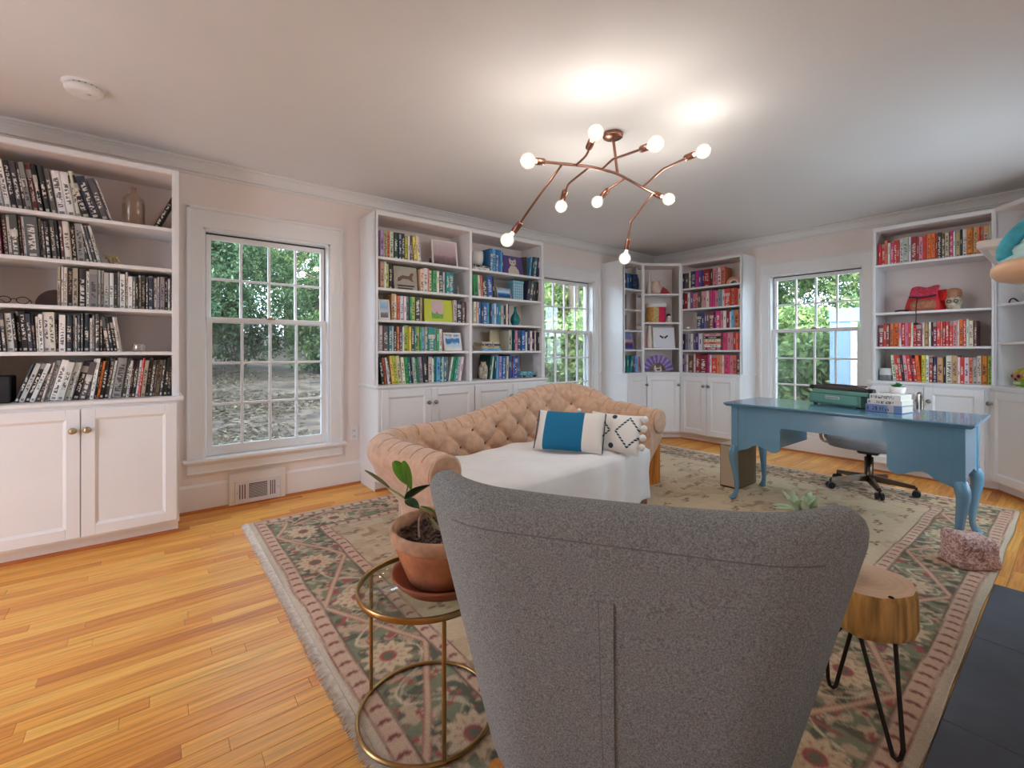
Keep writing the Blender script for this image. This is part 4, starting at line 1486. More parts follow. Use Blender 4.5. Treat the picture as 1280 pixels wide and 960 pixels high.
# open dark book standing
x0, x1 = B.x(655, 0.06), B.x(663, 0.10)
o = tag(obj('open_book', MB().prism([(0, 0.10), (0.004, 0.10), (0.05, 0.01), (0.055, 0.02), (0.100, 0.12), (0.092, 0.12), (0.05, 0.03), (0.010, 0.115)], 0, 0.20, 'z'), mat('dark_brown_cover', (62, 44, 44), 0.6, var=(40, 0.3))), 'dark brown book standing half open beside the purple cat book', 'book')
o.location = B.w(x0 - 0.015, 0.05, SHELVES[3] + 0.0005)
framed(B, 622, 640, SHELVES[2], 0.115, 0.07, 'small silver framed blue seascape on the second shelf, blue-book bay', mat('silver_frame', (186, 184, 186), 0.35, 0.5),
       photo_mat('sea_print', [(0.0, (40, 90, 140)), (0.3, (36, 88, 150)), (0.5, (70, 150, 200)), (0.62, (210, 226, 236)), (1.0, (120, 178, 220))], 7), 0.012, tilt=14)
# patterned box (lattice relief)
t = thing('patterned_box', 'tall pale blue box with a white lattice pattern on the second shelf', 'box', B.w(B.x(648, 0.07), 0.07, SHELVES[2] + 0.0005))
obj('body', MB().cbox(-0.066, 0.066, 0, 0.11, 0, 0.175, 0.002), mat('blue_box_card', (104, 166, 190), 0.5), t)
obj('lid', MB().cbox(-0.069, 0.069, -0.003, 0.113, 0.172, 0.196, 0.002), mat('blue_box_lid', (132, 188, 200), 0.5), t)
mb = MB()
for i in range(5):
    for j in range(6):
        cx_, cz_ = -0.052 + i * 0.026, 0.018 + j * 0.027
        pts = [(cx_ + 0.011 * math.cos(k * math.pi / 2), cz_ + 0.0125 * math.sin(k * math.pi / 2)) for k in range(4)]
        inn = [(cx_ + 0.007 * math.cos(k * math.pi / 2), cz_ + 0.008 * math.sin(k * math.pi / 2)) for k in range(4)]
        v = [(p[0], -0.001, p[1]) for p in pts] + [(p[0], -0.001, p[1]) for p in inn]
        mb.add(v, [(k, (k + 1) % 4, 4 + (k + 1) % 4, 4 + k) for k in range(4)])
o = obj('lattice_print', mb, mat('white_print', (226, 236, 238), 0.6), t)
o['kind'] = 'stuff'
prof = [(0.026, 0), (0.032, 0.004), (0.048, 0.035), (0.050, 0.062), (0.040, 0.095), (0.020, 0.125), (0.012, 0.155), (0.014, 0.19), (0.010, 0.19), (0.008, 0.155), (0, 0.15)]
lathe_thing('teal_vase', 'glossy teal bottle vase at the end of the third shelf, blue-book bay', 'vase', B, 644, 0.10, SHELVES[1], prof, mat('teal_glaze', (22, 130, 132), 0.15, var=(12, 0.2)), 24)
x0 = B.x(614, 0.06)
for k, (c, h_, dx, lab) in enumerate((('s', 0.026, 0.0, 'sky blue book lying flat, lowest of the fourth-shelf pile'), ('a', 0.020, -0.012, 'tan book lying flat, second of the fourth-shelf pile'),
                                      ('n', 0.020, 0.01, 'navy book lying flat, third of the fourth-shelf pile'), ('c', 0.018, -0.008, 'cream book lying flat on top of the fourth-shelf pile'))):
    zz = SHELVES[0] + sum((0.0265, 0.0205, 0.0205, 0.0185)[:k])
    lying_book(B.w(x0 + dx, 0.05 + 0.004 * k, zz), 0, 0.225 - 0.012 * k, 0.16, h_, c, lab + ', blue-book bay', 'flat pile on the fourth shelf')
o = link('book', BOOKS[0], None, B.w(B.x(627, 0.22), 0.215, SHELVES[0] + 0.0005), (0, 0, R(90)))
o.scale, o.color = (0.022, 0.155, 0.205), lin(PAL['c'][0])
tag(o, 'cream book turned cover out behind the flat pile, blue-book bay', 'book')
prof = [(0.030, 0), (0.036, 0.003), (0.044, 0.04), (0.045, 0.09), (0.040, 0.125), (0.026, 0.145), (0.024, 0.160), (0.030, 0.166), (0.026, 0.168), (0.020, 0.150), (0, 0.14)]
vm = mat('figured_ceramic', (190, 178, 160), 0.35, var=(38, 0.75))
lathe_thing('ceramic_vase', 'beige and black figured vase on the bottom shelf, blue-book bay', 'vase', B, 604, 0.10, LEDGE, prof, vm, 24)
x0 = B.x(660, 0.06)
for k, (c, h_, lab) in enumerate((('k', 0.024, 'dark book lying flat under the blue ones on the bottom shelf'), ('s', 0.018, 'sky blue book lying flat, middle of the bottom-shelf pile'), ('t', 0.020, 'teal blue book lying flat on top of the bottom-shelf pile'))):
    lying_book(B.w(x0 + (0.0, -0.01, -0.02)[k], 0.05, LEDGE + (0, 0.0245, 0.043)[k]), 0, (0.20, 0.21, 0.17)[k], 0.15, h_, c, lab, 'flat pile on the bottom shelf')

# ---------------- things on the corner bookcase
prof = [(0.026, 0), (0.030, 0.01), (0.036, 0.06), (0.030, 0.12), (0.018, 0.20), (0.016, 0.28), (0.020, 0.30), (0.014, 0.30), (0.010, 0.2), (0, 0.19)]
CWH = mat('cream_ceramic', (226, 216, 204), 0.35)
lathe_thing('tall_vase', 'tall cream bottle vase on the top shelf of the corner bookcase', 'vase', CD, 812, 0.12, 1.84, prof, CWH, 20)
prof = [(0.04, 0), (0.052, 0.004), (0.066, 0.05), (0.060, 0.11), (0.046, 0.145), (0.050, 0.165), (0.046, 0.165), (0.042, 0.145), (0.056, 0.10), (0.061, 0.05), (0.040, 0.012), (0, 0.01)]
lathe_thing('glass_jar', 'round peach-tinted glass jar on the top shelf of the corner bookcase', 'jar', CD, 820, 0.08, 1.84, prof, mat('peach_glass', (214, 188, 176), 0.15, var=(14, 0.1)), 24)
mb = MB().add([(-0.06, 0, 0), (0.07, 0, 0), (0.06, 0.06, 0), (-0.05, 0.06, 0), (-0.03, 0.02, 0.10), (0.03, 0.04, 0.07)], [(3, 2, 1, 0), (0, 1, 4), (1, 5, 4), (1, 2, 5), (2, 3, 5), (3, 4, 5), (3, 0, 4)])
o = tag(obj('faceted_ornament', mb, mat('red_enamel', (168, 44, 52), 0.3)), 'small faceted red ornament beside the glass jar', 'ornament')
o.location, o.rotation_euler = CD.w(CD.x(832, 0.07), 0.07, 1.8405), (0, 0, CANG)
# lidded woven basket in coloured stripes
bk = thing('striped_basket', 'striped woven basket with a white lid on the corner shelf', 'basket', CD.w(CD.x(820, 0.14), 0.14, 1.478 + 0.0005), CANG)
cols = [((206, 156, 84), -90, -30), ((196, 176, 120), -30, 0), ((214, 44, 92), 0, 60), ((150, 40, 70), 60, 150), ((206, 156, 84), 150, 270)]
for c, a0, a1 in cols:
    mb = MB()
    n_ = max(3, int((a1 - a0) / 10))
    mb.grid(lambda u, v, a0=a0, a1=a1: ((0.118 + 0.006 * math.sin(v * 3.1)) * math.sin(R(a0 + (a1 - a0) * u)), -0.118 * math.cos(R(a0 + (a1 - a0) * u)) * 0.9, 0.20 * v), n_ + 1, 6)
    obj('woven_stripe', mb, mat('woven_%d' % c[1], c, 0.8, var=(40, 0.25), bump=(90, 0.5)), bk)
obj('lid', MB().lathe([(0.0, 0.195), (0.12, 0.197), (0.130, 0.205), (0.132, 0.232), (0.122, 0.25), (0.06, 0.262), (0, 0.264)], 28), mat('white_felt', (236, 232, 228), 0.8), bk)
fg = thing('figurine', 'small black and white bust figurine beside the striped basket', 'figurine', CD.w(CD.x(836, 0.06), 0.06, 1.478 + 0.0005), CANG)
obj('bust', MB().lathe([(0.026, 0), (0.030, 0.01), (0.022, 0.035), (0.012, 0.045), (0.020, 0.06), (0.023, 0.078), (0.016, 0.096), (0, 0.104)], 16), CWH, fg)
obj('hair', MB().ball((0, 0.008, 0.086), 0.028, 14), BLACK, fg)
prof = [(0.026, 0), (0.032, 0.004), (0.036, 0.05), (0.034, 0.12), (0.022, 0.20), (0.018, 0.27), (0.022, 0.285), (0.016, 0.285), (0.012, 0.26), (0, 0.25)]
lathe_thing('tall_vase', 'tall white vase left of the butterfly picture, corner bookcase', 'vase', CD, 812, 0.08, 1.15, prof, CWH, 20)
t, w = framed(CD, 817, 844, 1.15, 0.265, 0.07, 'white framed butterfly picture on the corner bookcase', WFR, mat('pale_print', (226, 228, 236), 0.5), 0.016, 0.0, tilt=7)
wing = [(0.004, 0.0), (0.05, 0.028), (0.055, 0.008), (0.032, -0.008), (0.02, -0.024)]
shp = [('print_wing', [(p[0], p[1] + 0.14) for p in wing], DKP), ('print_wing', [(-p[0], p[1] + 0.14) for p in wing][::-1], DKP), ('print_body', disc(0, 0.135, 0.006, 0.024, 8), mat('pink_wing_print', (216, 120, 140), 0.6))]
for nm, poly, m_ in shp:
    obj(nm, MB().prism(poly, 0.0040, 0.0052, 'y'), m_, t, rot=(R(-7), 0, 0))
o = tag(obj('pink_ornament', MB().lathe([(0.018, 0), (0.024, 0.03), (0.016, 0.12), (0.008, 0.20), (0, 0.22)], 14), mat('pink_ceramic', (206, 140, 146), 0.4)), 'slim pink cone ornament at the edge of the corner shelf', 'ornament')
o.location = CD.w(CD.x(805.5, 0.06), 0.06, 1.1505)
# purple folding fan and small console in front of it
fan = thing('folding_fan', 'open purple folding fan standing on the corner bookcase ledge', 'fan', CD.w(CD.x(822, 0.17), 0.17, LEDGE + 0.0005), CANG)
FANM = mat('purple_fan', (128, 100, 176), 0.6, var=(30, 0.3))
FAND = mat('pale_fan', (176, 156, 206), 0.6, var=(40, 0.3))
leafv = lambda r0, r1, a0, a1, yy: [(r0 * math.cos(a0), yy, r0 * math.sin(a0)), (r1 * math.cos(a0), yy, r1 * math.sin(a0)), (r1 * math.cos(a1), yy + 0.006, r1 * math.sin(a1)), (r0 * math.cos(a1), yy + 0.006, r0 * math.sin(a1))]
NB = 18
for k in range(NB):
    a0, a1 = R(6 + 168 * k / NB), R(6 + 168 * (k + 1) / NB)
    mb = MB()
    f_ = leafv(0.11, 0.215, a0, a1, 0)
    mb.add(f_ + [(x_, y_ + 0.002, z_) for x_, y_, z_ in f_], [(0, 1, 2, 3), (7, 6, 5, 4), (0, 4, 5, 1), (1, 5, 6, 2), (2, 6, 7, 3), (3, 7, 4, 0)])
    obj('fan_leaf', mb, FANM if k % 2 else FAND, fan)
    am = (a0 + a1) / 2
    obj('fan_rib', MB().tube([(0.012 * math.cos(am), 0.003, 0.012 * math.sin(am) + 0.004), (0.125 * math.cos(am), 0.004, 0.125 * math.sin(am))], 0.003, 5), mat('fan_rib', (150, 112, 84), 0.5), fan)
gc = thing('white_ornament', 'small white horned ornament in front of the purple fan', 'ornament', CD.w(CD.x(823, 0.07), 0.07, LEDGE + 0.0005), CANG)
obj('body', MB().cbox(-0.05, 0.05, 0, 0.05, 0, 0.05, 0.012), CWH, gc)
for s in (-1, 1):
    obj('horn', MB().lathe([(0.012, 0.045), (0.008, 0.07), (0, 0.085)], 10, (s * 0.036, 0.025, 0)), CWH, gc)
obj('face', MB().cbox(-0.022, 0.022, -0.003, 0.004, 0.018, 0.036, 0.004), DKP, gc)
# left face items
prof = [(0.035, 0), (0.05, 0.01), (0.062, 0.08), (0.056, 0.16), (0.04, 0.20), (0.046, 0.215), (0.03, 0.215), (0, 0.2)]
lathe_thing('blue_vase', 'dark blue and white flowered vase in the narrow corner column', 'vase', CL, 793, 0.16, 1.885, prof, mat('blue_flowered_glaze', (54, 80, 120), 0.3, var=(34, 0.9)), 24)
for z_, lab, rgb in ((1.63, 'dark maroon box in the narrow corner column, second shelf', (84, 48, 54)), (1.372, 'dark blue patterned box in the narrow corner column, third shelf', (48, 76, 104))):
    o = tag(obj('small_box', MB().cbox(-0.05, 0.03, 0, 0.12, 0, 0.19, 0.003), mat('box_%d' % rgb[0], rgb, 0.5, var=(50, 0.5))), lab, 'box')
    o.location = CL.w(CL.x(781, 0.10), 0.10, z_ + 0.0005)
framed(CL, 781, 793, 1.13, 0.225, 0.06, 'flower picture in blue and purple in the narrow corner column', mat('blue_frame', (150, 160, 196), 0.4),
       photo_mat('flower_print', [(0, (60, 70, 140)), (0.3, (92, 40, 100)), (0.5, (214, 180, 170)), (0.62, (120, 130, 180)), (1, (140, 150, 200))], 6, 2), 0.010)
# right face: rainbow, stack
rb = thing('rainbow_toy', 'wooden rainbow arch stacker at the end of the top pink shelf', 'toy', CR.w(CR.x(917, 0.07), 0.07, 1.9005), R(-90))
for k, (ro, c) in enumerate(((0.088, (214, 170, 110)), (0.072, (226, 140, 150)), (0.056, (236, 226, 214)), (0.040, (92, 120, 110)))):
    mb = MB()
    ri = ro - 0.015
    pl = [(ro * math.cos(a_), ro * math.sin(a_)) for a_ in [math.pi * i / 14 for i in range(15)]] + [(ri * math.cos(a_), ri * math.sin(a_)) for a_ in [math.pi * i / 14 for i in range(14, -1, -1)]]
    n_ = 15
    v = [(p[0], 0, p[1]) for p in pl] + [(p[0], 0.04, p[1]) for p in pl]
    m_ = 2 * n_
    fcs = [(i, i + 1, m_ - 2 - i, m_ - 1 - i) for i in range(n_ - 1)] + [tuple(x_ + m_ for x_ in (m_ - 1 - i, m_ - 2 - i, i + 1, i)) for i in range(n_ - 1)] + [(i, i + m_, (i + 1) % m_ + m_, (i + 1) % m_) for i in range(m_)]
    mb.add(v, fcs)
    obj('arch', mb, mat('rainbow_%d' % k, c, 0.6), rb)
x0 = CR.x(890, 0.05)
for k, (c, lab) in enumerate((('m', 'maroon book lying flat, lowest of the pink-shelf pile'), ('w', 'white book lying flat above the maroon one'), ('j', 'salmon book lying flat in the pink-shelf pile'), ('c', 'cream book lying flat near the top of the pink-shelf pile'), ('k', 'black book lying flat on the pink-shelf pile'), ('p', 'pink book lying flat on top of the pink-shelf pile'))):
    lying_book(CR.w(x0, 0.05, 1.125 + 0.0335 * k), R(-90), 0.21, 0.15, 0.033, c, lab, 'flat pile among the pink books')
o = tag(obj('shell_ornament', MB().ball((0, 0, 0.022), 0.024, 12, 0, (1.3, 1, 0.9)), CWH), 'small white shell on the empty end of the third pink shelf', 'shell')
o.location = CR.w(CR.x(860, 0.05), 0.05, 1.3855)

# ---------------- things on the red bookcase
bp = thing('backpack', 'red and pink woven backpack on the second shelf of the red-book bookcase', 'backpack', D.w(D.x(1156, 0.12), 0.12, 1.4705), R(-90))
REDC = mat('red_nylon', (214, 50, 46), 0.6, var=(16, 0.2), bump=(30, 0.3))
PINKW = mat('pink_woven', (212, 62, 92), 0.7, var=(60, 0.5))
BPD = mat('plum_trim', (72, 30, 52), 0.7)
mb = MB()
mb.grid(lambda u, v: ((0.125 + 0.015 * math.sin(6 * u * 6.28)) * (1 - 0.25 * v ** 2) * math.cos(u * 6.283) + 0.01 * v, 0.085 * (1 - 0.2 * v ** 2) * math.sin(u * 6.283), 0.17 * v), 32, 10, wrap=True)
mb.add([(0.09 * math.cos(k * 0.3927), 0.065 * math.sin(k * 0.3927), 0.165) for k in range(16)], [tuple(range(16))])
obj('body', mb, REDC, bp)
obj('front_pocket', MB().cbox(-0.085, 0.085, -0.105, -0.055, 0.005, 0.095, 0.02), mat('tan_weave', (176, 112, 88), 0.8, var=(50, 0.25)), bp)
mb = MB()
mb.grid(lambda u, v: (-0.09 + 0.185 * u, -0.098 + 0.16 * v, 0.225 - 0.10 * (1 - v) ** 2 + 0.008 * math.sin(u * 9)), 12, 8)
mb.grid(lambda u, v: (-0.09 + 0.185 * u, -0.094 + 0.155 * v, 0.215 - 0.10 * (1 - v) ** 2 + 0.008 * math.sin(u * 9)), 12, 8)
obj('top_flap', mb, PINKW, bp)
obj('side_roll', MB().tube([(0.10, -0.05, 0.13), (0.135, 0.0, 0.13), (0.12, 0.06, 0.12)], [0.045, 0.055, 0.04], 12), mat('bright_red', (214, 34, 34), 0.6), bp)
obj('strap', MB().tube([(-0.09, -0.10, 0.125), (0.0, -0.112, 0.115), (0.09, -0.10, 0.13)], 0.008, 8), BPD, bp)
obj('strap', MB().tube(smooth_path([(-0.10, -0.06, 0.01), (-0.15, -0.09, 0.012), (-0.19, -0.07, 0.008)], 5), 0.007, 8), BPD, bp)
obj('cord', MB().tube(smooth_path([(-0.03, -0.11, 0.11), (-0.035, -0.135, 0.03), (-0.035, -0.136, -0.06), (-0.038, -0.134, -0.112)], 5), 0.004, 6), BLACK, bp)
obj('toggle', MB().ball((-0.038, -0.134, -0.115), 0.012, 8, 0, (1.6, 1, 0.8)), BLACK, bp)
# skull jar
sj = thing('ceramic_jar', 'ceramic head-shaped jar with a tan lid beside the red backpack', 'jar', D.w(D.x(1192, 0.11), 0.11, 1.4705), R(-90))
obj('body', MB().lathe([(0.032, 0), (0.042, 0.006), (0.054, 0.05), (0.056, 0.09), (0.050, 0.105), (0, 0.105)], 22), mat('painted_ceramic', (206, 190, 166), 0.4, var=(34, 0.5)), sj)
obj('lid', MB().lathe([(0.054, 0.104), (0.057, 0.112), (0.055, 0.15), (0.046, 0.175), (0.02, 0.186), (0, 0.188)], 22), mat('tan_glaze', (176, 126, 96), 0.3, var=(20, 0.15)), sj)
mb = MB()
for s in (-1, 1):
    mb.tube([(s * 0.022 + 0.013 * math.cos(k * 0.524), -0.0545, 0.07 + 0.013 * math.sin(k * 0.524)) for k in range(13)], 0.003, 5)
obj('painted_eyes', mb, DKP, sj)
# smart speaker / lamp base
wg = thing('grey_speaker', 'small grey and white speaker beside the leaning red books', 'speaker', D.w(D.x(1108, 0.10), 0.10, LEDGE + 0.0005), R(-90))
obj('base', MB().lathe([(0.050, 0), (0.054, 0.004), (0.052, 0.05)], 24), mat('grey_mesh', (120, 120, 118), 0.8, var=(120, 0.3)), wg)
obj('top', MB().lathe([(0.052, 0.05), (0.049, 0.10), (0.040, 0.112), (0, 0.114)], 24), mat('pale_plastic', (206, 204, 202), 0.4), wg)
# ornaments among the third row of red books
for px, lab, rr in ((1125, 'small pale figurine before the red books on the third shelf', 0.012), (1139.5, 'tiny white figurine before the red books on the third shelf', 0.009)):
    o = tag(obj('figurine', MB().lathe([(rr, 0), (rr * 1.1, rr), (rr * 0.6, rr * 2.4), (rr, rr * 3.6), (rr * 0.5, rr * 4.8), (rr * 0.75, rr * 5.6), (0, rr * 6.4)], 10), CWH), lab, 'figurine')
    o.location = D.w(D.x(px, 0.022), 0.022, 1.1585)
# angled end
sk = thing('sugar_skull', 'yellow-green painted ceramic skull on the ledge of the angled end', 'skull', DA.w(DA.x(1272, 0.08), 0.08, LEDGE + 0.0005), DA.rz)
SKM = mat('skull_yellow', (206, 196, 70), 0.4, var=(40, 0.3))
mb = MB().ball((0, 0.05, 0.085), 0.062, 20, 0, (1.0, 1.1, 0.95))
obj('cranium', mb, SKM, sk)
obj('jaw', MB().cbox(-0.036, 0.036, -0.004, 0.07, 0.0, 0.055, 0.012), mat('skull_green', (150, 190, 70), 0.4), sk)
for s in (-1, 1):
    obj('eye_ring', MB().lathe([(0.0, 0), (0.022, 0.0), (0.024, 0.004), (0.0, 0.006)], 16), mat('skull_pink', (226, 130, 130), 0.4), sk, (s * 0.027, -0.010, 0.080), (R(90), 0, R(s * 20)))
    obj('eye', MB().ball((0, 0, 0), 0.014, 12, 0, (1, 0.5, 1)), BLACK, sk, (s * 0.027, -0.014, 0.080))
obj('nose', MB().prism([(-0.008, 0.048), (0.008, 0.048), (0, 0.066)], -0.020, -0.006, 'y'), BLACK, sk)
mb = MB()
for k in range(6):
    mb.cbox(-0.030 + k * 0.0102, -0.0215 + k * 0.0102, -0.008, 0.0, 0.016, 0.036, 0.002)
obj('teeth', mb, CWH, sk)
o = tag(obj('folded_sunglasses', MB().tube(smooth_path([(-0.05, 0, 0.006), (-0.02, -0.01, 0.03), (0.0, 0, 0.034), (0.03, 0.01, 0.006), (0.07, 0.02, 0.006)], 4), 0.005, 7), BPD), 'dark bent wire ornament on the upper shelf of the angled end', 'ornament')
o.location, o.rotation_euler = DA.w(DA.x(1268, 0.07), 0.07, 1.4915), (0, 0, DA.rz)
o.name = 'wire_ornament'

# ================================================================== rug
RZ = 0.011
LX, LY = RUGX1 - RUGX0, RUGY1 - RUGY0
ST = 0.0068
SSM = 3                                        # pattern is worked out finer than the mesh and averaged down
na, nb = int(LX / ST) + 1, int(LY / ST) + 1
ga, gb = np.meshgrid(np.linspace(0, LX, (na - 1) * SSM + 1), np.linspace(0, LY, (nb - 1) * SSM + 1), indexing='ij')
ST /= SSM
ngen = np.random.default_rng(17)


def vnoise(x, y, sc, seed):
    g = np.random.default_rng(seed)
    T = g.random((257, 257))
    x, y = x * sc + 40, y * sc + 40
    xi, yi = np.floor(x).astype(int), np.floor(y).astype(int)
    fx, fy = x - xi, y - yi
    fx, fy = fx * fx * (3 - 2 * fx), fy * fy * (3 - 2 * fy)
    xi, yi, xj, yj = xi % 257, yi % 257, (xi + 1) % 257, (yi + 1) % 257
    return (T[xi, yi] * (1 - fx) + T[xj, yi] * fx) * (1 - fy) + (T[xi, yj] * (1 - fx) + T[xj, yj] * fx) * fy


wx = (vnoise(ga, gb, 5, 1) - 0.5) * 0.016
wy = (vnoise(ga, gb, 5, 2) - 0.5) * 0.016
A_, B_ = ga + wx, gb + wy
e4 = np.stack([A_, LX - A_, B_, LY - B_])
ne = e4.argmin(0)
dd = e4.min(0)
ss = np.where(ne < 2, B_ - LY / 2, A_ - LX / 2)


def rgbl(c):
    return np.array(lin(c)[:3])


rug = np.empty(ga.shape + (3,))


def put(mask, c):
    rug[mask] = rgbl(c)


rug[:] = rgbl((206, 184, 152))
f1, f2 = vnoise(ga, gb, 7, 3), vnoise(ga, gb, 19, 4)
put((f1 * 0.6 + f2 * 0.4) > 0.58, (194, 170, 138))
fr2 = vnoise(ga * 0.5, gb * 1.0, 34, 41)                 # woven dashes of the field
put((fr2 > 0.80) & (f1 > 0.45), (170, 142, 112))
# scattered small motifs in the field
motif = []
tries = 0
while len(motif) < 240 and tries < 6000:
    tries += 1
    px_, py_ = ngen.uniform(0.48, LX - 0.48), ngen.uniform(0.48, LY - 0.48)
    if all((px_ - q_[0]) ** 2 + (py_ - q_[1]) ** 2 > 0.17 ** 2 for q_ in motif):
        motif.append((px_, py_, ngen.integers(0, 4), ngen.uniform(0, 6.28)))
MC = [(104, 98, 84), (160, 92, 80), (124, 96, 80), (112, 120, 96)]
for (px_, py_, k, ph) in motif:
    i0, i1 = int((px_ - 0.1) / ST), int((px_ + 0.1) / ST)
    j0, j1 = int((py_ - 0.1) / ST), int((py_ + 0.1) / ST)
    u, v = A_[i0:i1, j0:j1] - px_, B_[i0:i1, j0:j1] - py_
    r_, th_ = np.hypot(u, v * 1.7), np.arctan2(v * 1.7, u) + ph
    rug[i0:i1, j0:j1][r_ < 0.046 * (0.55 + 0.45 * np.cos(3 * th_))] = rgbl(MC[k])
    rug[i0:i1, j0:j1][(np.abs(v - 0.02 * np.sin(u * 50)) < 0.006) & (np.abs(u) < 0.06) & (k > 1)] = rgbl((146, 104, 90))
    rug[i0:i1, j0:j1][r_ < 0.010] = rgbl((198, 150, 120))


def guard(lo_, hi_):
    m = (dd >= lo_) & (dd < hi_)
    put(m, (208, 176, 152))
    per = 0.068
    q_ = np.mod(ss + 100 * per, per) - per / 2
    e_ = (dd - lo_) / (hi_ - lo_)
    bow = 0.010 * np.abs(e_ - 0.5) * 2 - 0.004
    leaf = np.abs(q_ + bow) < 0.0115 * (1 - (2 * e_ - 1) ** 4) * (0.75 + 0.25 * np.cos(e_ * 19))
    put(m & leaf & (e_ > 0.10) & (e_ < 0.90), (158, 80, 76))
    put(m & (np.abs(q_ + bow) < 0.0035) & (e_ > 0.2) & (e_ < 0.8), (108, 66, 62))


put(dd < 0.034, (204, 188, 166))
guard(0.034, 0.090)
G0, G1 = 0.098, 0.345
gm = (dd >= G0) & (dd < G1)
ee = dd - G0
EH = G1 - G0
put(gm, (122, 130, 104))
n1_, n2_, n3_ = vnoise(ga, gb, 24, 5), vnoise(ga + 0.4 * gb, gb, 44, 6), vnoise(ga, gb, 36, 7)
put(gm & (n1_ > 0.58), (82, 88, 74))
put(gm & (n2_ > 0.64), (192, 166, 138))
put(gm & (n3_ > 0.80), (166, 78, 76))
PER = 0.94
tri = np.abs(np.mod(ss / PER + 100.25, 1.0) * 2 - 1)          # 0..1
zig = tri * EH
cellc = np.floor(ss / PER + 100.25)
# vines
for k, (amp, wl, ph, th_, c) in enumerate(((0.075, 0.34, 0.3, 0.0052, (214, 198, 168)), (0.06, 0.17, 1.9, 0.0040, (206, 186, 156)), (0.09, 0.24, 4.0, 0.0040, (206, 180, 152)), (0.08, 0.13, 2.6, 0.0036, (150, 86, 80)))):
    cur = EH / 2 + amp * np.sin(2 * math.pi * ss / wl + ph) + (vnoise(ga, gb, 9, 20 + k) - 0.5) * 0.09
    put(gm & (np.abs(ee - cur) < th_), c)
# serrated leaves hanging on the vines
lf = np.mod(ss / 0.118 + 50, 1.0) - 0.5
le = EH / 2 + 0.075 * np.sin(2 * math.pi * (np.floor(ss / 0.118 + 50) + 0.5) * 0.118 / 0.34 + 0.3)
rr_, tt_ = np.hypot(lf * 0.118, ee - le), np.arctan2(ee - le, lf * 0.118)
put(gm & (rr_ < 0.022 * (0.7 + 0.3 * np.cos(5 * tt_))), (198, 170, 140))
put(gm & (rr_ < 0.010), (164, 76, 76))
# rosettes at the triangle centres
for off, ctr, rad in ((0.0, 0.150, 0.094), (0.5, 0.092, 0.094)):
    qs = np.mod(ss / PER + 100.25 + off, 1.0) - 0.5
    rr_, tt_ = np.hypot(qs * PER, ee - ctr), np.arctan2(ee - ctr, qs * PER)
    put(gm & (rr_ < rad * (0.86 + 0.14 * np.cos(11 * tt_)) + 0.006), (120, 98, 80))
    put(gm & (rr_ < rad * (0.86 + 0.14 * np.cos(11 * tt_))), (212, 188, 154))
    put(gm & (rr_ < rad * 0.62) & (np.cos(11 * tt_) > 0.75) & (rr_ > rad * 0.4), (176, 132, 112))
    put(gm & (rr_ < rad * 0.34), (162, 76, 76))
    put(gm & (rr_ < rad * 0.19), (96, 104, 84))
# zigzag ribbon
zd = np.abs(ee - zig)
put(gm & (zd < 0.016) & (vnoise(ga, gb, 40, 61) > 0.32), (172, 104, 94))
put(gm & (zd < 0.009), (204, 172, 144))
guard(0.355, 0.405)
for lo_, hi_, c in ((0.030, 0.036, (150, 92, 82)), (0.090, 0.098, (112, 88, 76)), (0.345, 0.355, (112, 88, 76)), (0.405, 0.411, (120, 92, 80))):
    put((dd >= lo_) & (dd < hi_), c)
# wear and weave: broad fading
wear = 0.90 + 0.20 * vnoise(ga, gb, 2.2, 31) + (vnoise(ga, gb, 60, 32) - 0.5) * 0.12
rug *= wear[..., None]
rp_ = np.pad(rug, ((1, 1), (1, 1), (0, 0)), 'edge')
rug = sum(rp_[i:i + SSM * (na - 1) + 1:SSM, j:j + SSM * (nb - 1) + 1:SSM] for i in range(3) for j in range(3)) / 9.0
ga, gb, dd = ga[::SSM, ::SSM], gb[::SSM, ::SSM], dd[::SSM, ::SSM]
rug = np.clip(rug * 0.90 + rgbl((206, 190, 168)) * 0.10, 0, 1)
ez = np.minimum(1, dd / 0.02)
V = np.stack([ga + (vnoise(ga, gb, 3, 50) - 0.5) * 0.012 * (1 - ez), gb + (vnoise(ga, gb, 3, 51) - 0.5) * 0.012 * (1 - ez), 0.006 + 0.0045 * ez], -1).reshape(-1, 3)
idx = np.arange(na * nb).reshape(na, nb)
Q = np.stack([idx[:-1, :-1], idx[1:, :-1], idx[1:, 1:], idx[:-1, 1:]], -1).reshape(-1, 4)
rim = np.concatenate([idx[0, :], idx[1:, -1], idx[-1, -2::-1], idx[-2:0:-1, 0]])
Vb = V[rim].copy()
Vb[:, 2] = 0.0005
nV = len(V)
m_ = len(rim)
k_ = np.arange(m_)
Qs = np.stack([rim[k_], nV + k_, nV + (k_ + 1) % m_, rim[(k_ + 1) % m_]], -1)
allV, allQ = np.concatenate([V, Vb]), np.concatenate([Q, Qs])
me = bpy.data.meshes.new('rug')
me.vertices.add(len(allV))
me.vertices.foreach_set('co', allV.ravel())
me.loops.add(len(allQ) * 4)
me.loops.foreach_set('vertex_index', allQ.ravel())
me.polygons.add(len(allQ))
me.polygons.foreach_set('loop_start', np.arange(len(allQ)) * 4)
me.polygons.foreach_set('loop_total', np.full(len(allQ), 4))
ca_ = me.color_attributes.new('Col', 'FLOAT_COLOR', 'POINT')
cc_ = np.ones((len(allV), 4))
cc_[:nV, :3] = rug.reshape(-1, 3)
cc_[nV:, :3] = rgbl((170, 150, 130))
ca_.data.foreach_set('color', cc_.ravel())
RUGM = bpy.data.materials.new('woven_rug')
RUGM.use_nodes = True
t = RUGM.node_tree
b = t.nodes['Principled BSDF']
b.inputs['Roughness'].default_value = 0.95
b.inputs['Specular IOR Level'].default_value = 0.1
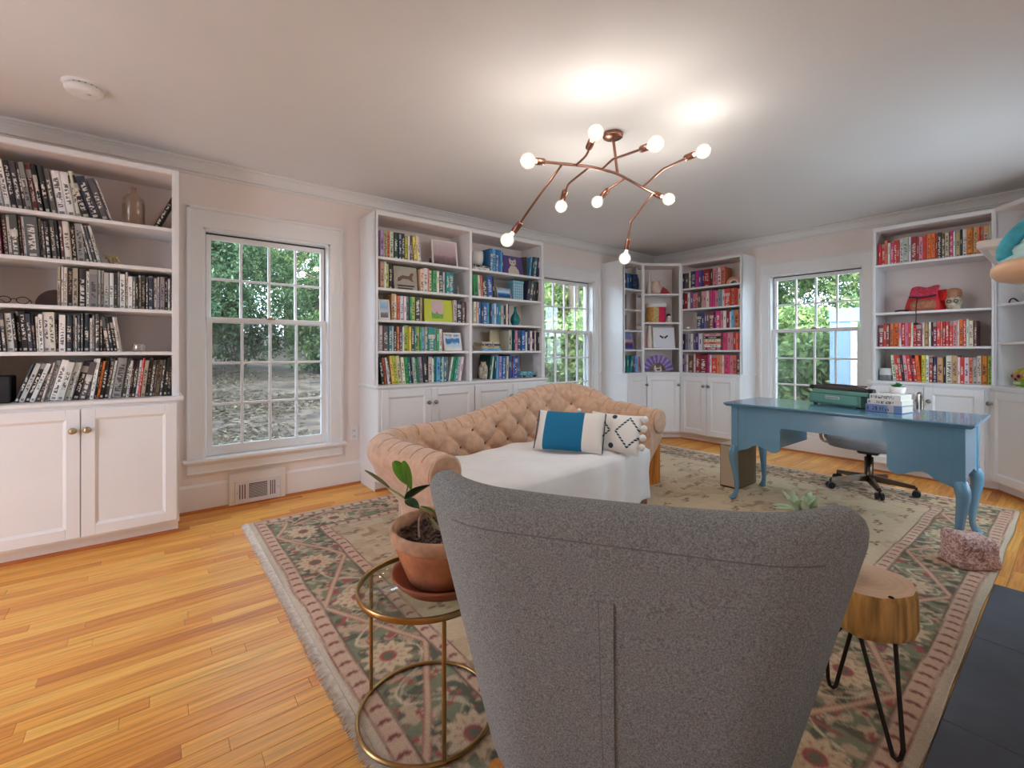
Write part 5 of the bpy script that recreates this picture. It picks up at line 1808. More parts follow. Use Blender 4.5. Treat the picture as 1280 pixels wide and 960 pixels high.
vc = t.nodes.new('ShaderNodeAttribute')
vc.attribute_name = 'Col'
tc = t.nodes.new('ShaderNodeTexCoord')
wn = t.nodes.new('ShaderNodeTexNoise')
wn.inputs['Scale'].default_value = 260
t.links.new(tc.outputs['Object'], wn.inputs['Vector'])
wv = mth(t, 'MULTIPLY_ADD', wn.outputs[0], 0.7)
wv.node.inputs[2].default_value = 0.65
mu = mixc(t, 1.0, vc.outputs['Color'], wv)
mu.node.blend_type = 'MULTIPLY'
t.links.new(mu, b.inputs['Base Color'])
bp_ = t.nodes.new('ShaderNodeBump')
bp_.inputs['Strength'].default_value = 0.3
bp_.inputs['Distance'].default_value = 0.003
t.links.new(wn.outputs[0], bp_.inputs['Height'])
t.links.new(bp_.outputs[0], b.inputs['Normal'])
me.materials.append(RUGM)
me.update()
rg = tag(link('rug', me, None, (RUGX0, RUGY0, 0)), 'large green and tan floral wool rug with fringed ends on the oak floor', 'rug')
# fringe at both short ends
mb = MB()
gr_ = random.Random(4)
for xe, sgn in ((0, -1), (LX, 1)):
    for k in range(1100):
        y_ = LY * (k + gr_.random()) / 1100
        L_ = gr_.uniform(0.024, 0.042)
        dx, dy = sgn * L_, gr_.uniform(-0.012, 0.012)
        w_ = gr_.uniform(0.0018, 0.0032)
        zt = gr_.uniform(0.003, 0.007)
        v = [(xe - sgn * 0.004, y_ - w_, 0.0065), (xe - sgn * 0.004, y_ + w_, 0.0065), (xe + dx, y_ + dy + w_ * 0.5, 0.0012), (xe + dx, y_ + dy - w_ * 0.5, 0.0012), (xe + dx * 0.5, y_ + dy * 0.4, zt + 0.004), (xe - sgn * 0.004, y_, 0.0095)]
        mb.add(v, [(0, 3, 4, 5), (5, 4, 2, 1), (0, 1, 2, 3)])
o = obj('fringe', mb, mat('rug_fringe', (236, 229, 218), 0.95, var=(60, 0.15)), rg, label='pale cotton fringe')
o['kind'] = 'stuff'

# ------------------------------------------------------------------ hearth and mantel at the fireplace wall
SLATE = mat('slate', (88, 94, 106), 0.55, var=(5, 0.16), bump=(26, 0.15), coat=0.0)
hs = link('hearth', None)
hs['kind'] = 'structure'
tag(hs, 'dark slate hearth slabs set flush in the floor before the fireplace', 'hearth')
for k in range(4):
    xa = 0.6 + k * 0.645
    obj('slate_slab', MB().cbox(xa + 0.001, xa + 0.644, ROOM_Y0, 0.2755, -0.012, 0.004, 0.003), SLATE, hs)
mt = link('mantel', None)
mt['kind'] = 'structure'
tag(mt, 'white moulded mantel shelf over the fireplace', 'mantel')
mx0 = 1.74
obj('chimney_breast', MB().box(mx0 + 0.06, 3.0, ROOM_Y0, -0.02, 0.02, CEIL), WALLP, mt)


def mantel_piece(nm, prof):
    """profile (out, z) mitred round the near end"""
    mb = MB()
    n = len(prof)
    v = []
    for o_, z in prof:
        v += [(mx0 + 0.06 - o_, ROOM_Y0, z), (mx0 + 0.06 - o_, -0.02 + o_, z), (2.94 + o_, -0.02 + o_, z), (2.94 + o_, ROOM_Y0, z)]
    f = []
    for i in range(n):
        j = (i + 1) % n
        for k in range(3):
            f.append((i * 4 + k, i * 4 + k + 1, j * 4 + k + 1, j * 4 + k))
    mb.add(v, f)
    obj(nm, mb, TRIM, mt)


mantel_piece('mantel_shelf', [(0.0, 1.378), (0.185, 1.378), (0.19, 1.382), (0.19, 1.396), (0.186, 1.40), (0.0, 1.40)])
mantel_piece('mantel_moulding', [(0.0, 1.335), (0.12, 1.335), (0.126, 1.345), (0.150, 1.352), (0.166, 1.364), (0.172, 1.378), (0.0, 1.378)])
mantel_piece('mantel_frieze', [(0.0, 1.10), (0.045, 1.10), (0.045, 1.335), (0.0, 1.335)])

for xa in (mx0 + 0.08, 2.74):
    obj('pilaster', MB().cbox(xa, xa + 0.18, -0.02, 0.025, 0.02, 1.10, 0.006), TRIM, mt)
obj('firebox_surround', MB().box(mx0 + 0.26, 2.74, -0.02, -0.012, 0.02, 1.10), SLATE, mt)
obj('firebox', MB().box(mx0 + 0.42, 2.58, -0.012, -0.006, 0.02, 0.80), mat('firebox_black', (24, 22, 22), 0.9, var=(8, 0.3)), mt)  # flat dark panel standing in for the recessed opening

# sculpture on a round peach wall shelf by the mantel
sp_ = thing('wall_sculpture', 'turquoise tentacle sculpture on a rounded peach base beside the white mantel', 'sculpture', (1.425, 0.020, 1.272))
PEACH = mat('peach_wood', (238, 196, 156), 0.4, var=(6, 0.06))
TURQ = mat('turquoise_felt', (74, 184, 206), 0.7, var=(30, 0.3), bump=(60, 0.4))
MINT = mat('pale_mint_felt', (186, 226, 226), 0.8, var=(24, 0.15), bump=(50, 0.4))
obj('round_base', MB().lathe([(0.0, -0.002), (0.080, -0.002), (0.100, 0.004), (0.110, 0.016), (0.109, 0.030), (0.098, 0.040), (0.0, 0.042)], 36), PEACH, sp_)
obj('wall_bracket', MB().cbox(-0.03, 0.03, ROOM_Y0 - 0.03, -0.05, -0.03, 0.0, 0.005), PEACH, sp_)
mb = MB()
mb.grid(lambda u, v: ((0.096 - 0.055 * v + 0.008 * math.sin(v * 16 + 5 * u * 6.28)) * math.cos(u * 6.283), (0.096 - 0.055 * v + 0.008 * math.sin(v * 16 + 4 * u * 6.28)) * math.sin(u * 6.283), 0.038 + 0.075 * v), 28, 10, wrap=True)
obj('body', mb, MINT, sp_)
_rl = lambda r_, f_, z_: (RT[0] * r_ + FW[0] * f_, RT[1] * r_ + FW[1] * f_, z_)
obj('tentacle', MB().tube(smooth_path([_rl(-0.066, 0.058, 0.046), _rl(-0.064, 0.060, 0.060), _rl(-0.056, 0.060, 0.080), _rl(-0.040, 0.055, 0.104), _rl(-0.010, 0.045, 0.134), _rl(0.02, 0.03, 0.170)], 5), [0.008, 0.011] + [0.013] * 4 + [0.0145] * 20, 12), TURQ, sp_)

# ================================================================== wall and ceiling fittings
vt = thing('floor_register', 'white wall register with a slotted grille under the window', 'vent', (0.62, ROOM_Y1 - 0.016, 0))
obj('box', MB().cbox(-0.185, 0.185, -0.014, 0, 0.004, 0.232, 0.003), TRIM, vt)
obj('plate', MB().cbox(-0.150, 0.150, -0.022, -0.012, 0.012, 0.178, 0.004), mat('register_enamel', (226, 226, 232), 0.35), vt)
obj('dark_opening', MB().box(-0.060, 0.060, -0.0228, -0.0215, 0.045, 0.150), mat('dark_opening', (34, 34, 38), 0.9), vt)
lv = MB().cbox(-0.060, 0.060, -0.027, -0.0226, -0.0035, 0.0015, 0.001).mesh('louver', mat('louver_enamel', (196, 196, 200), 0.4))
for k in range(12):
    link('louver', lv, vt, (0, 0, 0.052 + 0.0083 * k))
sl = MB().box(-0.0032, 0.0032, -0.0228, -0.0215, 0.045, 0.150).mesh('slot', mat('slot_dark', (70, 70, 92), 0.8))
for x_ in (-0.118, -0.102, -0.086, 0.082, 0.096, 0.110):
    link('slot', sl, vt, (x_, 0, 0))
for s in (-1, 1):
    obj('screw', MB().ball((s * 0.135, -0.022, 0.095), 0.004, 8), NICKEL, vt)
ot = thing('wall_outlet', 'white duplex outlet on the pink wall beside the green bookcase', 'outlet', (1.340, ROOM_Y1, 0.42))
obj('plate', MB().cbox(-0.036, 0.036, -0.006, 0, -0.058, 0.058, 0.003), TRIM, ot)
for dz in (-0.024, 0.024):
    obj('socket', MB().cbox(-0.016, 0.016, -0.008, -0.004, dz - 0.016, dz + 0.016, 0.003), WHITE, ot)
    for sx in (-0.006, 0.006):
        obj('socket_slot', MB().box(sx - 0.0014, sx + 0.0014, -0.0085, -0.0075, dz - 0.003, dz + 0.009), DARKM, ot)
sd = thing('smoke_detector', 'round white smoke detector on the ceiling', 'smoke detector', (-0.262, 3.09, CEIL))
PLW = mat('white_plastic', (236, 234, 232), 0.4)
obj('mounting_plate', MB().lathe([(0.0, -0.008), (0.080, -0.008), (0.083, -0.004), (0.083, 0.0)], 36), PLW, sd)
obj('body', MB().lathe([(0.0, -0.046), (0.050, -0.046), (0.066, -0.042), (0.074, -0.030), (0.074, -0.016), (0.064, -0.014), (0.064, -0.008)], 36, close=False), PLW, sd)
mb = MB()
for k in range(18):
    a_ = 2 * math.pi * k / 18
    mb.box(-0.0015, 0.0015, -0.009, 0.009, -0.0145, -0.0085) if False else mb.add([(0.0652 * math.cos(a_ + q_), 0.0652 * math.sin(a_ + q_), z_) for q_ in (-0.06, 0.06) for z_ in (-0.0135, -0.009)], [(0, 1, 3, 2)])
obj('vent_slots', mb, BLACK, sd)
obj('test_button', MB().lathe([(0.0, -0.049), (0.009, -0.049), (0.010, -0.045)], 14, (0.02, -0.02, 0)), mat('grey_button', (206, 206, 206), 0.5), sd)

# ------------------------------------------------------------------ chandelier
ch = thing('branch_chandelier', 'copper branching chandelier with nine globe bulbs', 'chandelier', (0, 0, 0))
BY = 1.765
can = Vector((2.194, 1.783, CEIL))
obj('canopy', MB().lathe([(0.0, -0.030), (0.052, -0.028), (0.060, -0.022), (0.060, -0.004), (0.056, 0.0)], 32, can), COPPER, ch)
jn = on_y(772, 217, BY)
obj('stem', MB().tube([can + Vector((0, 0, -0.02)), jn], 0.0085, 12), COPPER, ch)
bar_px = [(676, 202), (700, 204.5), (720, 206.5), (740, 209), (757, 213), (772, 217.5), (790, 227), (806, 236), (822, 243.5)]
bar = [on_y(x_, y_, BY) for x_, y_ in bar_px]
obj('main_bar', MB().tube(smooth_path(bar, 4), 0.0085, 12), COPPER, ch)
BULBM = bpy.data.materials.new('lit_bulb_glass')
BULBM.use_nodes = True
t = BULBM.node_tree
t.nodes.remove(t.nodes['Principled BSDF'])
tr_, em_, gl_ = t.nodes.new('ShaderNodeBsdfTransparent'), t.nodes.new('ShaderNodeEmission'), t.nodes.new('ShaderNodeBsdfGlossy')
gl_.inputs['Roughness'].default_value = 0.05
em_.inputs[0].default_value = (1.0, 0.90, 0.72, 1)
em_.inputs[1].default_value = 0.9
lw = t.nodes.new('ShaderNodeLayerWeight')
lw.inputs[0].default_value = 0.35
m1, m2 = t.nodes.new('ShaderNodeMixShader'), t.nodes.new('ShaderNodeMixShader')
t.links.new(tr_.outputs[0], m1.inputs[1])
t.links.new(em_.outputs[0], m1.inputs[2])
m1.inputs[0].default_value = 0.45
t.links.new(mth(t, 'MULTIPLY', lw.outputs['Fresnel'], 0.6), m2.inputs[0])
t.links.new(m1.outputs[0], m2.inputs[1])
t.links.new(gl_.outputs[0], m2.inputs[2])
t.links.new(m2.outputs[0], t.nodes['Material Output'].inputs[0])
FILA = mat('glowing_filament', (255, 214, 140), 0.5, emit=((255, 216, 150), 26.0))
SOCK = mat('copper_socket', (152, 106, 90), 0.3, 1.0)
sock_me = MB().lathe([(0.0085, -0.075), (0.017, -0.072), (0.0185, -0.066), (0.0185, -0.006), (0.0165, -0.003), (0.0, -0.003)], 18).mesh('socket', SOCK)
RB = 0.040
gl_prof = [(0.0125, 0.0), (0.0135, 0.012)] + [(RB * math.sin(a_), 0.054 - RB * math.cos(a_)) for a_ in [R(24 + 156 * k / 12) for k in range(13)]]
glass_me = MB().lathe(gl_prof, 22, close=False).mesh('bulb', BULBM)
fil_me = MB().ball((0, 0, 0.052), 0.013, 10, 0, (1, 1, 1.5)).lathe([(0.003, 0.0), (0.003, 0.04)], 8).mesh('filament', FILA)


def add_arm(pts, name='arm'):
    """pts: from the bar to the bulb centre"""
    end = pts[-1]
    d = (pts[-1] - pts[-2]).normalized()
    base = end - d * 0.054                # bulb origin (socket mouth)
    path = pts[:-1] + [base - d * 0.07]
    if name:
        obj(name, MB().tube(smooth_path(path, 4) if len(path) > 2 else path, 0.0068, 10), COPPER, ch)
    q_ = d.to_track_quat('Z', 'Y').to_euler()
    s_ = link('socket', sock_me, ch, base, q_)
    bl = link('bulb', glass_me, ch, base, q_)
    link('filament', fil_me, bl)
    L_ = bpy.data.lights.new('bulb_light', 'POINT')
    L_.energy = BULB_POWER
    L_.color = (1.0, 0.96, 0.92)
    L_.shadow_soft_size = 0.036
    lo_ = bpy.data.objects.new('bulb_light', L_)
    COL.objects.link(lo_)
    lo_.location = end


def arm_px(joint, mids, bulb, depth):
    j = on_y(joint[0], joint[1], BY)
    dj = j.x * FW[0] + j.y * FW[1]
    n_ = len(mids) + 1
    seg = [joint] + mids + [bulb]
    ln = [0]
    for k in range(1, len(seg)):
        ln.append(ln[-1] + math.hypot(seg[k][0] - seg[k - 1][0], seg[k][1] - seg[k - 1][1]))
    return [j] + [at_d(p[0], p[1], dj + (depth - dj) * l_ / ln[-1]) for p, l_ in zip(mids + [bulb], ln[1:])]


add_arm([bar[1], bar[0], at_d(660, 201, 2.30)], None)
add_arm([bar[-2], bar[-1], at_d(836, 249, 2.95)], None)
add_arm(arm_px((720, 206.5), [(733, 194), (738, 180)], (744.5, 166), 2.25))
add_arm(arm_px((752, 212), [(765, 200), (772, 197), (806, 185)], (819.5, 180), 2.20))
add_arm(arm_px((803, 234), [(827, 213), (834, 209), (862, 195.5)], (879, 189), 2.50))
add_arm(arm_px((737, 209), [(714, 227), (709, 234), (703.5, 250)], (701.5, 258), 2.95))
add_arm(arm_px((781, 223), [(759, 238), (752, 246)], (746.5, 252.5), 3.05))
add_arm(arm_px((703, 205), [(668, 253), (648, 282)], (634, 300), 2.65))
add_arm(arm_px((816, 241), [(791, 274), (788, 281), (783.5, 311)], (781, 323), 3.10))

# ================================================================== grey tub armchair (seen from behind)
GREYF = mat('grey_tweed', (150, 156, 156), 0.95, var=(300, 0.42), bump=(320, 0.25), spec=0.1)
GREYS = mat('grey_seam', (126, 127, 129), 0.95, var=(230, 0.25))
ac = thing('armchair', 'grey tweed tub armchair with flared back, seen from behind', 'armchair', (0.7569, 0.6066, RZ), R(-56.19))
WTOP, WBOT, ZB, ZTOP = 0.5379, 0.3534, 0.135, 0.8044
RC, LSIDE = 0.288, 0.56


def chair_plan(t):
    """t 0..1 from the left front, round the back, to the right front: (x, y, nx, ny) outer line at full width"""
    x0 = WTOP
    segs = [LSIDE - RC, math.pi / 2 * RC, 2 * (x0 - RC), math.pi / 2 * RC, LSIDE - RC]
    s = t * sum(segs)
    if s < segs[0]:
        return (-x0, LSIDE - s, -1, 0, (LSIDE - s))
    s -= segs[0]
    if s < segs[1]:
        a = s / RC
        return (-x0 + RC - RC * math.cos(a), RC - RC * math.sin(a), -math.cos(a), -math.sin(a), RC * (1 - math.sin(a)))
    s -= segs[1]
    if s < segs[2]:
        return (-x0 + RC + s, 0, 0, -1, 0)
    s -= segs[2]
    if s < segs[3]:
        a = s / RC
        return (x0 - RC + RC * math.sin(a), RC - RC * math.cos(a), math.sin(a), -math.cos(a), RC * (1 - math.cos(a)))
    s -= segs[3]
    return (x0, RC + s, 1, 0, RC + s)


def chair_top(y, x=0.0):
    return ZTOP + 0.0279 * (abs(x) / WTOP) ** 2.14 - 0.25 * sstep(0.0626, 0.3026, y) - 0.02 * sstep(0.34, 0.56, y)


def chair_pt(t, inset, z):
    x, y, nx, ny, fy = chair_plan(t)
    zf = (z - ZB) / (ZTOP - ZB)
    zf = max(-0.1, zf)
    k = (WBOT + (WTOP - WBOT) * (zf ** 0.99 if zf > 0 else 0)) / WTOP
    x -= nx * inset
    y -= ny * inset
    lean = -0.05 * (zf if zf > 0 else 0) * (1 - sstep(0.05, 0.40, fy))
    bulge = -0.012 * math.sin(math.pi * min(1, max(0, zf))) * (1 - min(1, abs(x) / WTOP) ** 2) * (1 - sstep(0.0, 0.1, fy))
    return (x * k, y + lean + bulge, z)


TK = 0.085


def chair_section(t):
    pl_ = chair_plan(t)
    zt = chair_top(pl_[4], pl_[0])
    r = TK / 2
    out = [(0.012, ZB), (0.002, ZB + 0.012)] + [(0.0, ZB + 0.03 + (zt - r - ZB - 0.03) * k / 8) for k in range(9)]
    out += [(r - r * math.cos(math.pi * k / 8), zt - r + r * math.sin(math.pi * k / 8)) for k in range(1, 8)]
    out += [(TK, zt - r - (zt - r - 0.30) * k / 6) for k in range(7)]
    return out


NT = 96
secs = [chair_section(i / (NT - 1)) for i in range(NT)]
nv_ = len(secs[0])
mb = MB()
mb.grid(lambda u, v: chair_pt(u, *secs[round(u * (NT - 1))][round(v * (nv_ - 1))]), NT, nv_)
for t_ in (0.0, 1.0):                                       # close the arm fronts
    mb.add([chair_pt(t_, *s_) for s_ in secs[0]], [tuple(range(nv_))])
obj('back_shell', mb, GREYF, ac)
# seam strip down the middle of the back, piping line under the top roll
mb = MB()
sx0, sx1 = 0.483, 0.499
zs = [ZB + 0.015 + (0.615 - ZB - 0.015) * k / 14 for k in range(15)]
for (ta, tb, pr) in ((sx0, sx1, 0.0022),):
    v = []
    for z in zs:
        for t_, off in ((ta, 0.001), (ta, -pr), (tb, -pr * 1.4), (tb, 0.001)):
            v.append(chair_pt(t_, off, z))
    f = [(i * 4 + k, i * 4 + k + 1, i * 4 + k + 5, i * 4 + k + 4) for i in range(14) for k in range(3)]
    f += [(56, 57, 58, 59), (3, 2, 1, 0)]
    mb.add(v, f)
obj('zip_placket', mb, GREYF, ac)
obj('placket_seam', MB().tube([chair_pt(sx1 + 0.0006, -0.0005, z) for z in zs], 0.0018, 6), GREYS, ac)
obj('placket_seam', MB().tube([chair_pt(sx0 - 0.0006, -0.0005, z) for z in zs], 0.0012, 6), GREYS, ac)
obj('top_seam', MB().tube([chair_pt(0.30 + 0.40 * k / 40, 0.0008, ZTOP - 0.075) for k in range(41)], 0.0018, 6), GREYS, ac)
mb = MB().cbox(-0.245, 0.245, 0.06, 0.54, 0.12, 0.30, 0.02)
obj('seat_base', mb, GREYF, ac)
obj('seat_cushion', MB().cbox(-0.255, 0.255, 0.06, 0.60, 0.302, 0.43, 0.035), GREYF, ac, bevel=0.02)
lg = MB().lathe([(0.013, 0.0), (0.015, 0.004), (0.024, 0.125), (0.024, 0.137)], 14).mesh('leg', OAK)
for sx in (-1, 1):
    for yy in (0.075, 0.47):
        link('leg', lg, ac, (sx * 0.262, yy - 0.02, 0.002), (R(5) if yy < 0.2 else R(-5), R(-5) * sx * -1, 0))

# ================================================================== glass-topped brass side table with the potted plant
gc_ = Vector((0.672, 1.275, RZ))
gt = thing('glass_side_table', 'round glass side table with thin brass ring frame beside the armchair', 'side table', gc_)
RT_ = 0.205


def ring(r, z, tr, n=56):
    mb = MB()
    mb.grid(lambda u, v: ((r + tr * math.cos(v * 6.2832)) * math.cos(u * 6.2832), (r + tr * math.cos(v * 6.2832)) * math.sin(u * 6.2832), z + tr * math.sin(v * 6.2832)), n, 9, wrap=True)
    return mb


obj('base_ring', ring(RT_, 0.0062, 0.0062), BRASS, gt)
mb = MB().lathe([(RT_ - 0.004, 0.387), (RT_ + 0.003, 0.387), (RT_ + 0.005, 0.389), (RT_ + 0.005, 0.402), (RT_ + 0.003, 0.404), (RT_ - 0.002, 0.404), (RT_ - 0.004, 0.400), (RT_ - 0.004, 0.387)], 56, close=False)
obj('top_ring', mb, BRASS, gt)
obj('glass_top', MB().lathe([(0, 0.392), (RT_ - 0.004, 0.392), (RT_ - 0.004, 0.399), (0, 0.399)], 56), CLEAR, gt)
pl = on_z(467, 867, RZ) - gc_
a_l = math.atan2(pl.y, pl.x)
pf = on_z(553, 948, RZ) - gc_
a_f = math.atan2(pf.y, pf.x)
pr = on_z(612, 885, RZ) - gc_
a_r = math.atan2(pr.y, pr.x)
post = MB().lathe([(0.006, 0.004), (0.006, 0.388)], 12).mesh('post', BRASS)
for a_ in (a_l, a_f, a_r):
    link('post', post, gt, (RT_ * math.cos(a_), RT_ * math.sin(a_), 0))

pz = RZ + 0.400
pc = Vector((0.716, 1.246, pz))
pp_ = thing('potted_plant', 'terracotta pot with sparse young calathea on the glass side table', 'potted plant', pc)
obj('saucer', MB().lathe([(0.0, 0.0), (0.105, 0.0), (0.128, 0.022), (0.134, 0.030), (0.130, 0.034), (0.124, 0.030), (0.104, 0.010), (0.0, 0.010)], 40), mat('terracotta_saucer', (164, 92, 62), 0.6, var=(12, 0.2)), pp_)
obj('pot', MB().lathe([(0.0, 0.011), (0.085, 0.011), (0.092, 0.02), (0.118, 0.085), (0.126, 0.112), (0.124, 0.116), (0.116, 0.10), (0.0, 0.095)], 44), TERRA, pp_)
obj('rim', MB().lathe([(0.125, 0.110), (0.133, 0.116), (0.1375, 0.126), (0.1375, 0.142), (0.132, 0.150), (0.126, 0.147), (0.119, 0.118), (0.125, 0.110)], 44, close=False), mat('limed_terracotta', (204, 160, 128), 0.85, var=(20, 0.35), bump=(50, 0.2)), pp_)
mb = MB()
pp_.scale = (1.2, 1.2, 1.2)
g = random.Random(9)
mb.grid(lambda u, v: (0.118 * v * math.cos(u * 6.2832), 0.118 * v * math.sin(u * 6.2832), 0.120 + 0.006 * math.sin(u * 40 + v * 9) + 0.004 * math.sin(v * 30)), 40, 9, wrap=True)
for k in range(260):
    a_, r_ = g.uniform(0, 6.28), 0.112 * math.sqrt(g.random())
    mb.ball((r_ * math.cos(a_), r_ * math.sin(a_), 0.124 + g.uniform(0, 0.006)), g.uniform(0.003, 0.007), 6, 0, (1, 1, 0.7))
o = obj('soil', mb, SOIL, pp_)
o['kind'] = 'stuff'
ROOTM = mat('dry_root', (176, 140, 132), 0.8, var=(30, 0.2))
for pts in ([(-0.07, 0.0, 0.122), (-0.06, 0.02, 0.165), (-0.03, 0.035, 0.17), (-0.015, 0.01, 0.135), (0.01, -0.02, 0.128)], [(-0.01, -0.10, 0.13), (0.0, -0.11, 0.148), (0.0, -0.142, 0.150), (-0.002, -0.150, 0.125), (0.002, -0.150, 0.105)],
            [(-0.05, -0.07, 0.126), (0.0, -0.05, 0.15), (0.03, -0.02, 0.155), (0.07, 0.0, 0.13)]):
    obj('dry_runner', MB().tube(smooth_path(pts, 5), 0.0028, 6), ROOTM, pp_)
STEMM = mat('plant_stem', (150, 156, 96), 0.5)
LEAFB = mat('bright_leaf', (116, 178, 58), 0.4, var=(16, 0.3))
LEAFD = mat('dark_leaf', (64, 92, 60), 0.4, var=(30, 0.6))


def leaf(parent, base, tip, width, m, droop=0.2, roll=0.0, nm='leaf'):
    base, tip = Vector(base), Vector(tip)
    ax = tip - base
    L_ = ax.length
    d = ax.normalized()
    side = d.cross(Vector((0, 0, 1)))
    side = side.normalized() if side.length > 1e-3 else Vector((1, 0, 0))
    side = (Matrix.Rotation(roll, 3, d) @ side)
    nrm = side.cross(d)
    mb = MB()

    def P(u, v):
        w_ = width * math.sin(math.pi * min(1, u * 0.94 + 0.03) ** 0.8) ** 0.8
        s_ = (v - 0.5) * 2
        p = base + d * (L_ * u) + side * (s_ * w_) + nrm * (abs(s_) * w_ * 0.25 - droop * L_ * u * u)
        return tuple(p)
    mb.grid(P, 12, 7)
    top = [tuple(Vector(q_) + nrm * 0.0012) for q_ in mb.v]
    mb.add(top, [tuple(reversed(f_)) for f_ in mb.f[:66]], 0, True)
    return obj(nm, mb, m, parent)


RTW = Vector((RT[0], RT[1], 0))
FWW = Vector((FW[0], FW[1], 0))


def rel(r_, f_, z_):
    """offset seen from the camera side: right, away, up"""
    return RTW * r_ + FWW * f_ + Vector((0, 0, z_))


Lr = rel
obj('stem', MB().tube(smooth_path([Lr(0.0, 0.0, 0.12), Lr(-0.05, 0.02, 0.165), Lr(-0.105, 0.03, 0.20), Lr(-0.155, 0.05, 0.222)], 5), 0.003, 7), STEMM, pp_)
leaf(pp_, Lr(-0.155, 0.05, 0.222), Lr(-0.232, 0.07, 0.262), 0.020, LEAFD, -0.05, R(40))
leaf(pp_, Lr(-0.105, 0.03, 0.198), Lr(-0.045, 0.02, 0.25), 0.020, LEAFD, 0.15, R(-30))
leaf(pp_, Lr(-0.105, 0.028, 0.198), Lr(-0.065, 0.0, 0.19), 0.014, LEAFD, 0.1, R(20))
obj('stem', MB().tube(smooth_path([Lr(-0.11, 0.032, 0.20), Lr(-0.102, 0.035, 0.24), Lr(-0.115, 0.04, 0.285)], 5), 0.0022, 6), STEMM, pp_)
leaf(pp_, Lr(-0.142, 0.04, 0.298), Lr(-0.098, 0.045, 0.228), 0.019, LEAFB, -0.1, R(50))
leaf(pp_, Lr(-0.115, 0.04, 0.300), Lr(-0.098, 0.045, 0.222), 0.012, LEAFB, -0.1, R(70))
obj('stem', MB().tube(smooth_path([Lr(-0.02, 0.0, 0.12), Lr(-0.03, 0.0, 0.15), Lr(-0.045, 0.0, 0.175)], 5), 0.0022, 6), STEMM, pp_)
leaf(pp_, Lr(-0.062, 0.0, 0.190), Lr(-0.018, 0.01, 0.172), 0.018, LEAFB, 0.15, R(-20))

# ================================================================== stump table with hairpin legs
sc_ = Vector((1.785, 0.43, RZ))
stt = thing('stump_table', 'live-edge wood stump table on black hairpin legs beside the armchair', 'side table', sc_)
STOPM = bpy.data.materials.new('stump_end_grain')
STOPM.use_nodes = True
t = STOPM.node_tree
b = t.nodes['Principled BSDF']
b.inputs['Roughness'].default_value = 0.4
tc = t.nodes.new('ShaderNodeTexCoord')
wvn = t.nodes.new('ShaderNodeTexWave')
wvn.wave_type = 'RINGS'
wvn.rings_direction = 'Z'
wvn.inputs['Scale'].default_value = 14
wvn.inputs['Distortion'].default_value = 2.2
wvn.inputs['Detail'].default_value = 3
t.links.new(tc.outputs['Object'], wvn.inputs['Vector'])
nn = t.nodes.new('ShaderNodeTexNoise')
nn.inputs['Scale'].default_value = 9
t.links.new(tc.outputs['Object'], nn.inputs['Vector'])
c1 = mixc(t, wvn.outputs[0], lin((222, 190, 158)), lin((230, 202, 174)))
c2 = mixc(t, mth(t, 'MULTIPLY', nn.outputs[0], 0.5), c1, lin((216, 172, 132)))
t.links.new(c2, b.inputs['Base Color'])
SBARK = mat('stump_side', (226, 168, 98), 0.55, var=(9, 0.5), bump=(14, 0.7), stretch=(5, 5, 0.5))
g = random.Random(21)
hs_ = [g.uniform(0, 6.28) for k in range(4)]


def stump_r(a):
    return 0.128 * (1 + 0.045 * math.sin(2 * a + hs_[0]) + 0.035 * math.sin(3 * a + hs_[1]) + 0.018 * math.sin(5 * a + hs_[2]))


zt0, zt1 = 0.262, 0.392
mb = MB()
mb.grid(lambda u, v: ((stump_r(u * 6.2832) * (1.0 - 0.03 * v + 0.010 * math.sin(u * 90)) - 0.006 * (1 if v in (0, 1) else 0)) * math.cos(u * 6.2832),
                      (stump_r(u * 6.2832) * (1.0 - 0.03 * v + 0.010 * math.sin(u * 90)) - 0.006 * (1 if v in (0, 1) else 0)) * math.sin(u * 6.2832), zt0 + (zt1 - zt0) * (0.03 + 0.94 * v if v not in (0, 1) else v)), 90, 9, wrap=True)
obj('bark_side', mb, SBARK, stt)
for z_, nm in ((zt1, 'top_face'), (zt0, 'under_face')):
    mb = MB()
    k0 = 0.97 if z_ == zt1 else 1.0
    mb.grid(lambda u, v: ((stump_r(u * 6.2832) * (k0 + 0.010 * math.sin(u * 90)) - 0.006) * v * math.cos(u * 6.2832), (stump_r(u * 6.2832) * (k0 + 0.010 * math.sin(u * 90)) - 0.006) * v * math.sin(u * 6.2832), z_ + 0.0015 * math.sin(v * 20 + u * 12) * (1 - v)), 90, 6, wrap=True)
    obj(nm, mb, STOPM, stt)
obj('knot_hole', MB().lathe([(0, 0), (0.008, 0), (0.006, 0.0025), (0, 0.003)], 9, tuple(on_z(1114, 747, RZ + zt1) - sc_ - Vector((0, 0, RZ * 0)))), mat('knot_dark', (58, 36, 24), 0.9), stt)
HAIR = mat('hairpin_steel', (66, 58, 54), 0.4, 0.9)
for (fx, fy) in ((1122, 955), (1040, 866)):
    pass
foot1 = on_z(1121, 953, RZ) - sc_
foot2 = on_z(1041, 862, RZ) - sc_
foot3 = on_z(1004, 838, RZ) - sc_
for ft in (foot1, foot2, foot3):
    ft = Vector((ft.x, ft.y, 0.0065))
    a_ = math.atan2(ft.y, ft.x)
    tg = Vector((-math.sin(a_), math.cos(a_), 0))
    if ft.y > 0.02:
        tg = Vector((0.62, -0.78, 0))
    top = Vector((0.072 * math.cos(a_), 0.072 * math.sin(a_), zt0))
    pts = [top - tg * 0.045, ft - tg * 0.014 + Vector((0, 0, 0.03)), ft - tg * 0.009 + Vector((0, 0, 0.008)), ft, ft + tg * 0.009 + Vector((0, 0, 0.008)), ft + tg * 0.014 + Vector((0, 0, 0.03)), top + tg * 0.045]
    obj('hairpin_leg', MB().tube(pts, 0.006, 9), HAIR, stt)
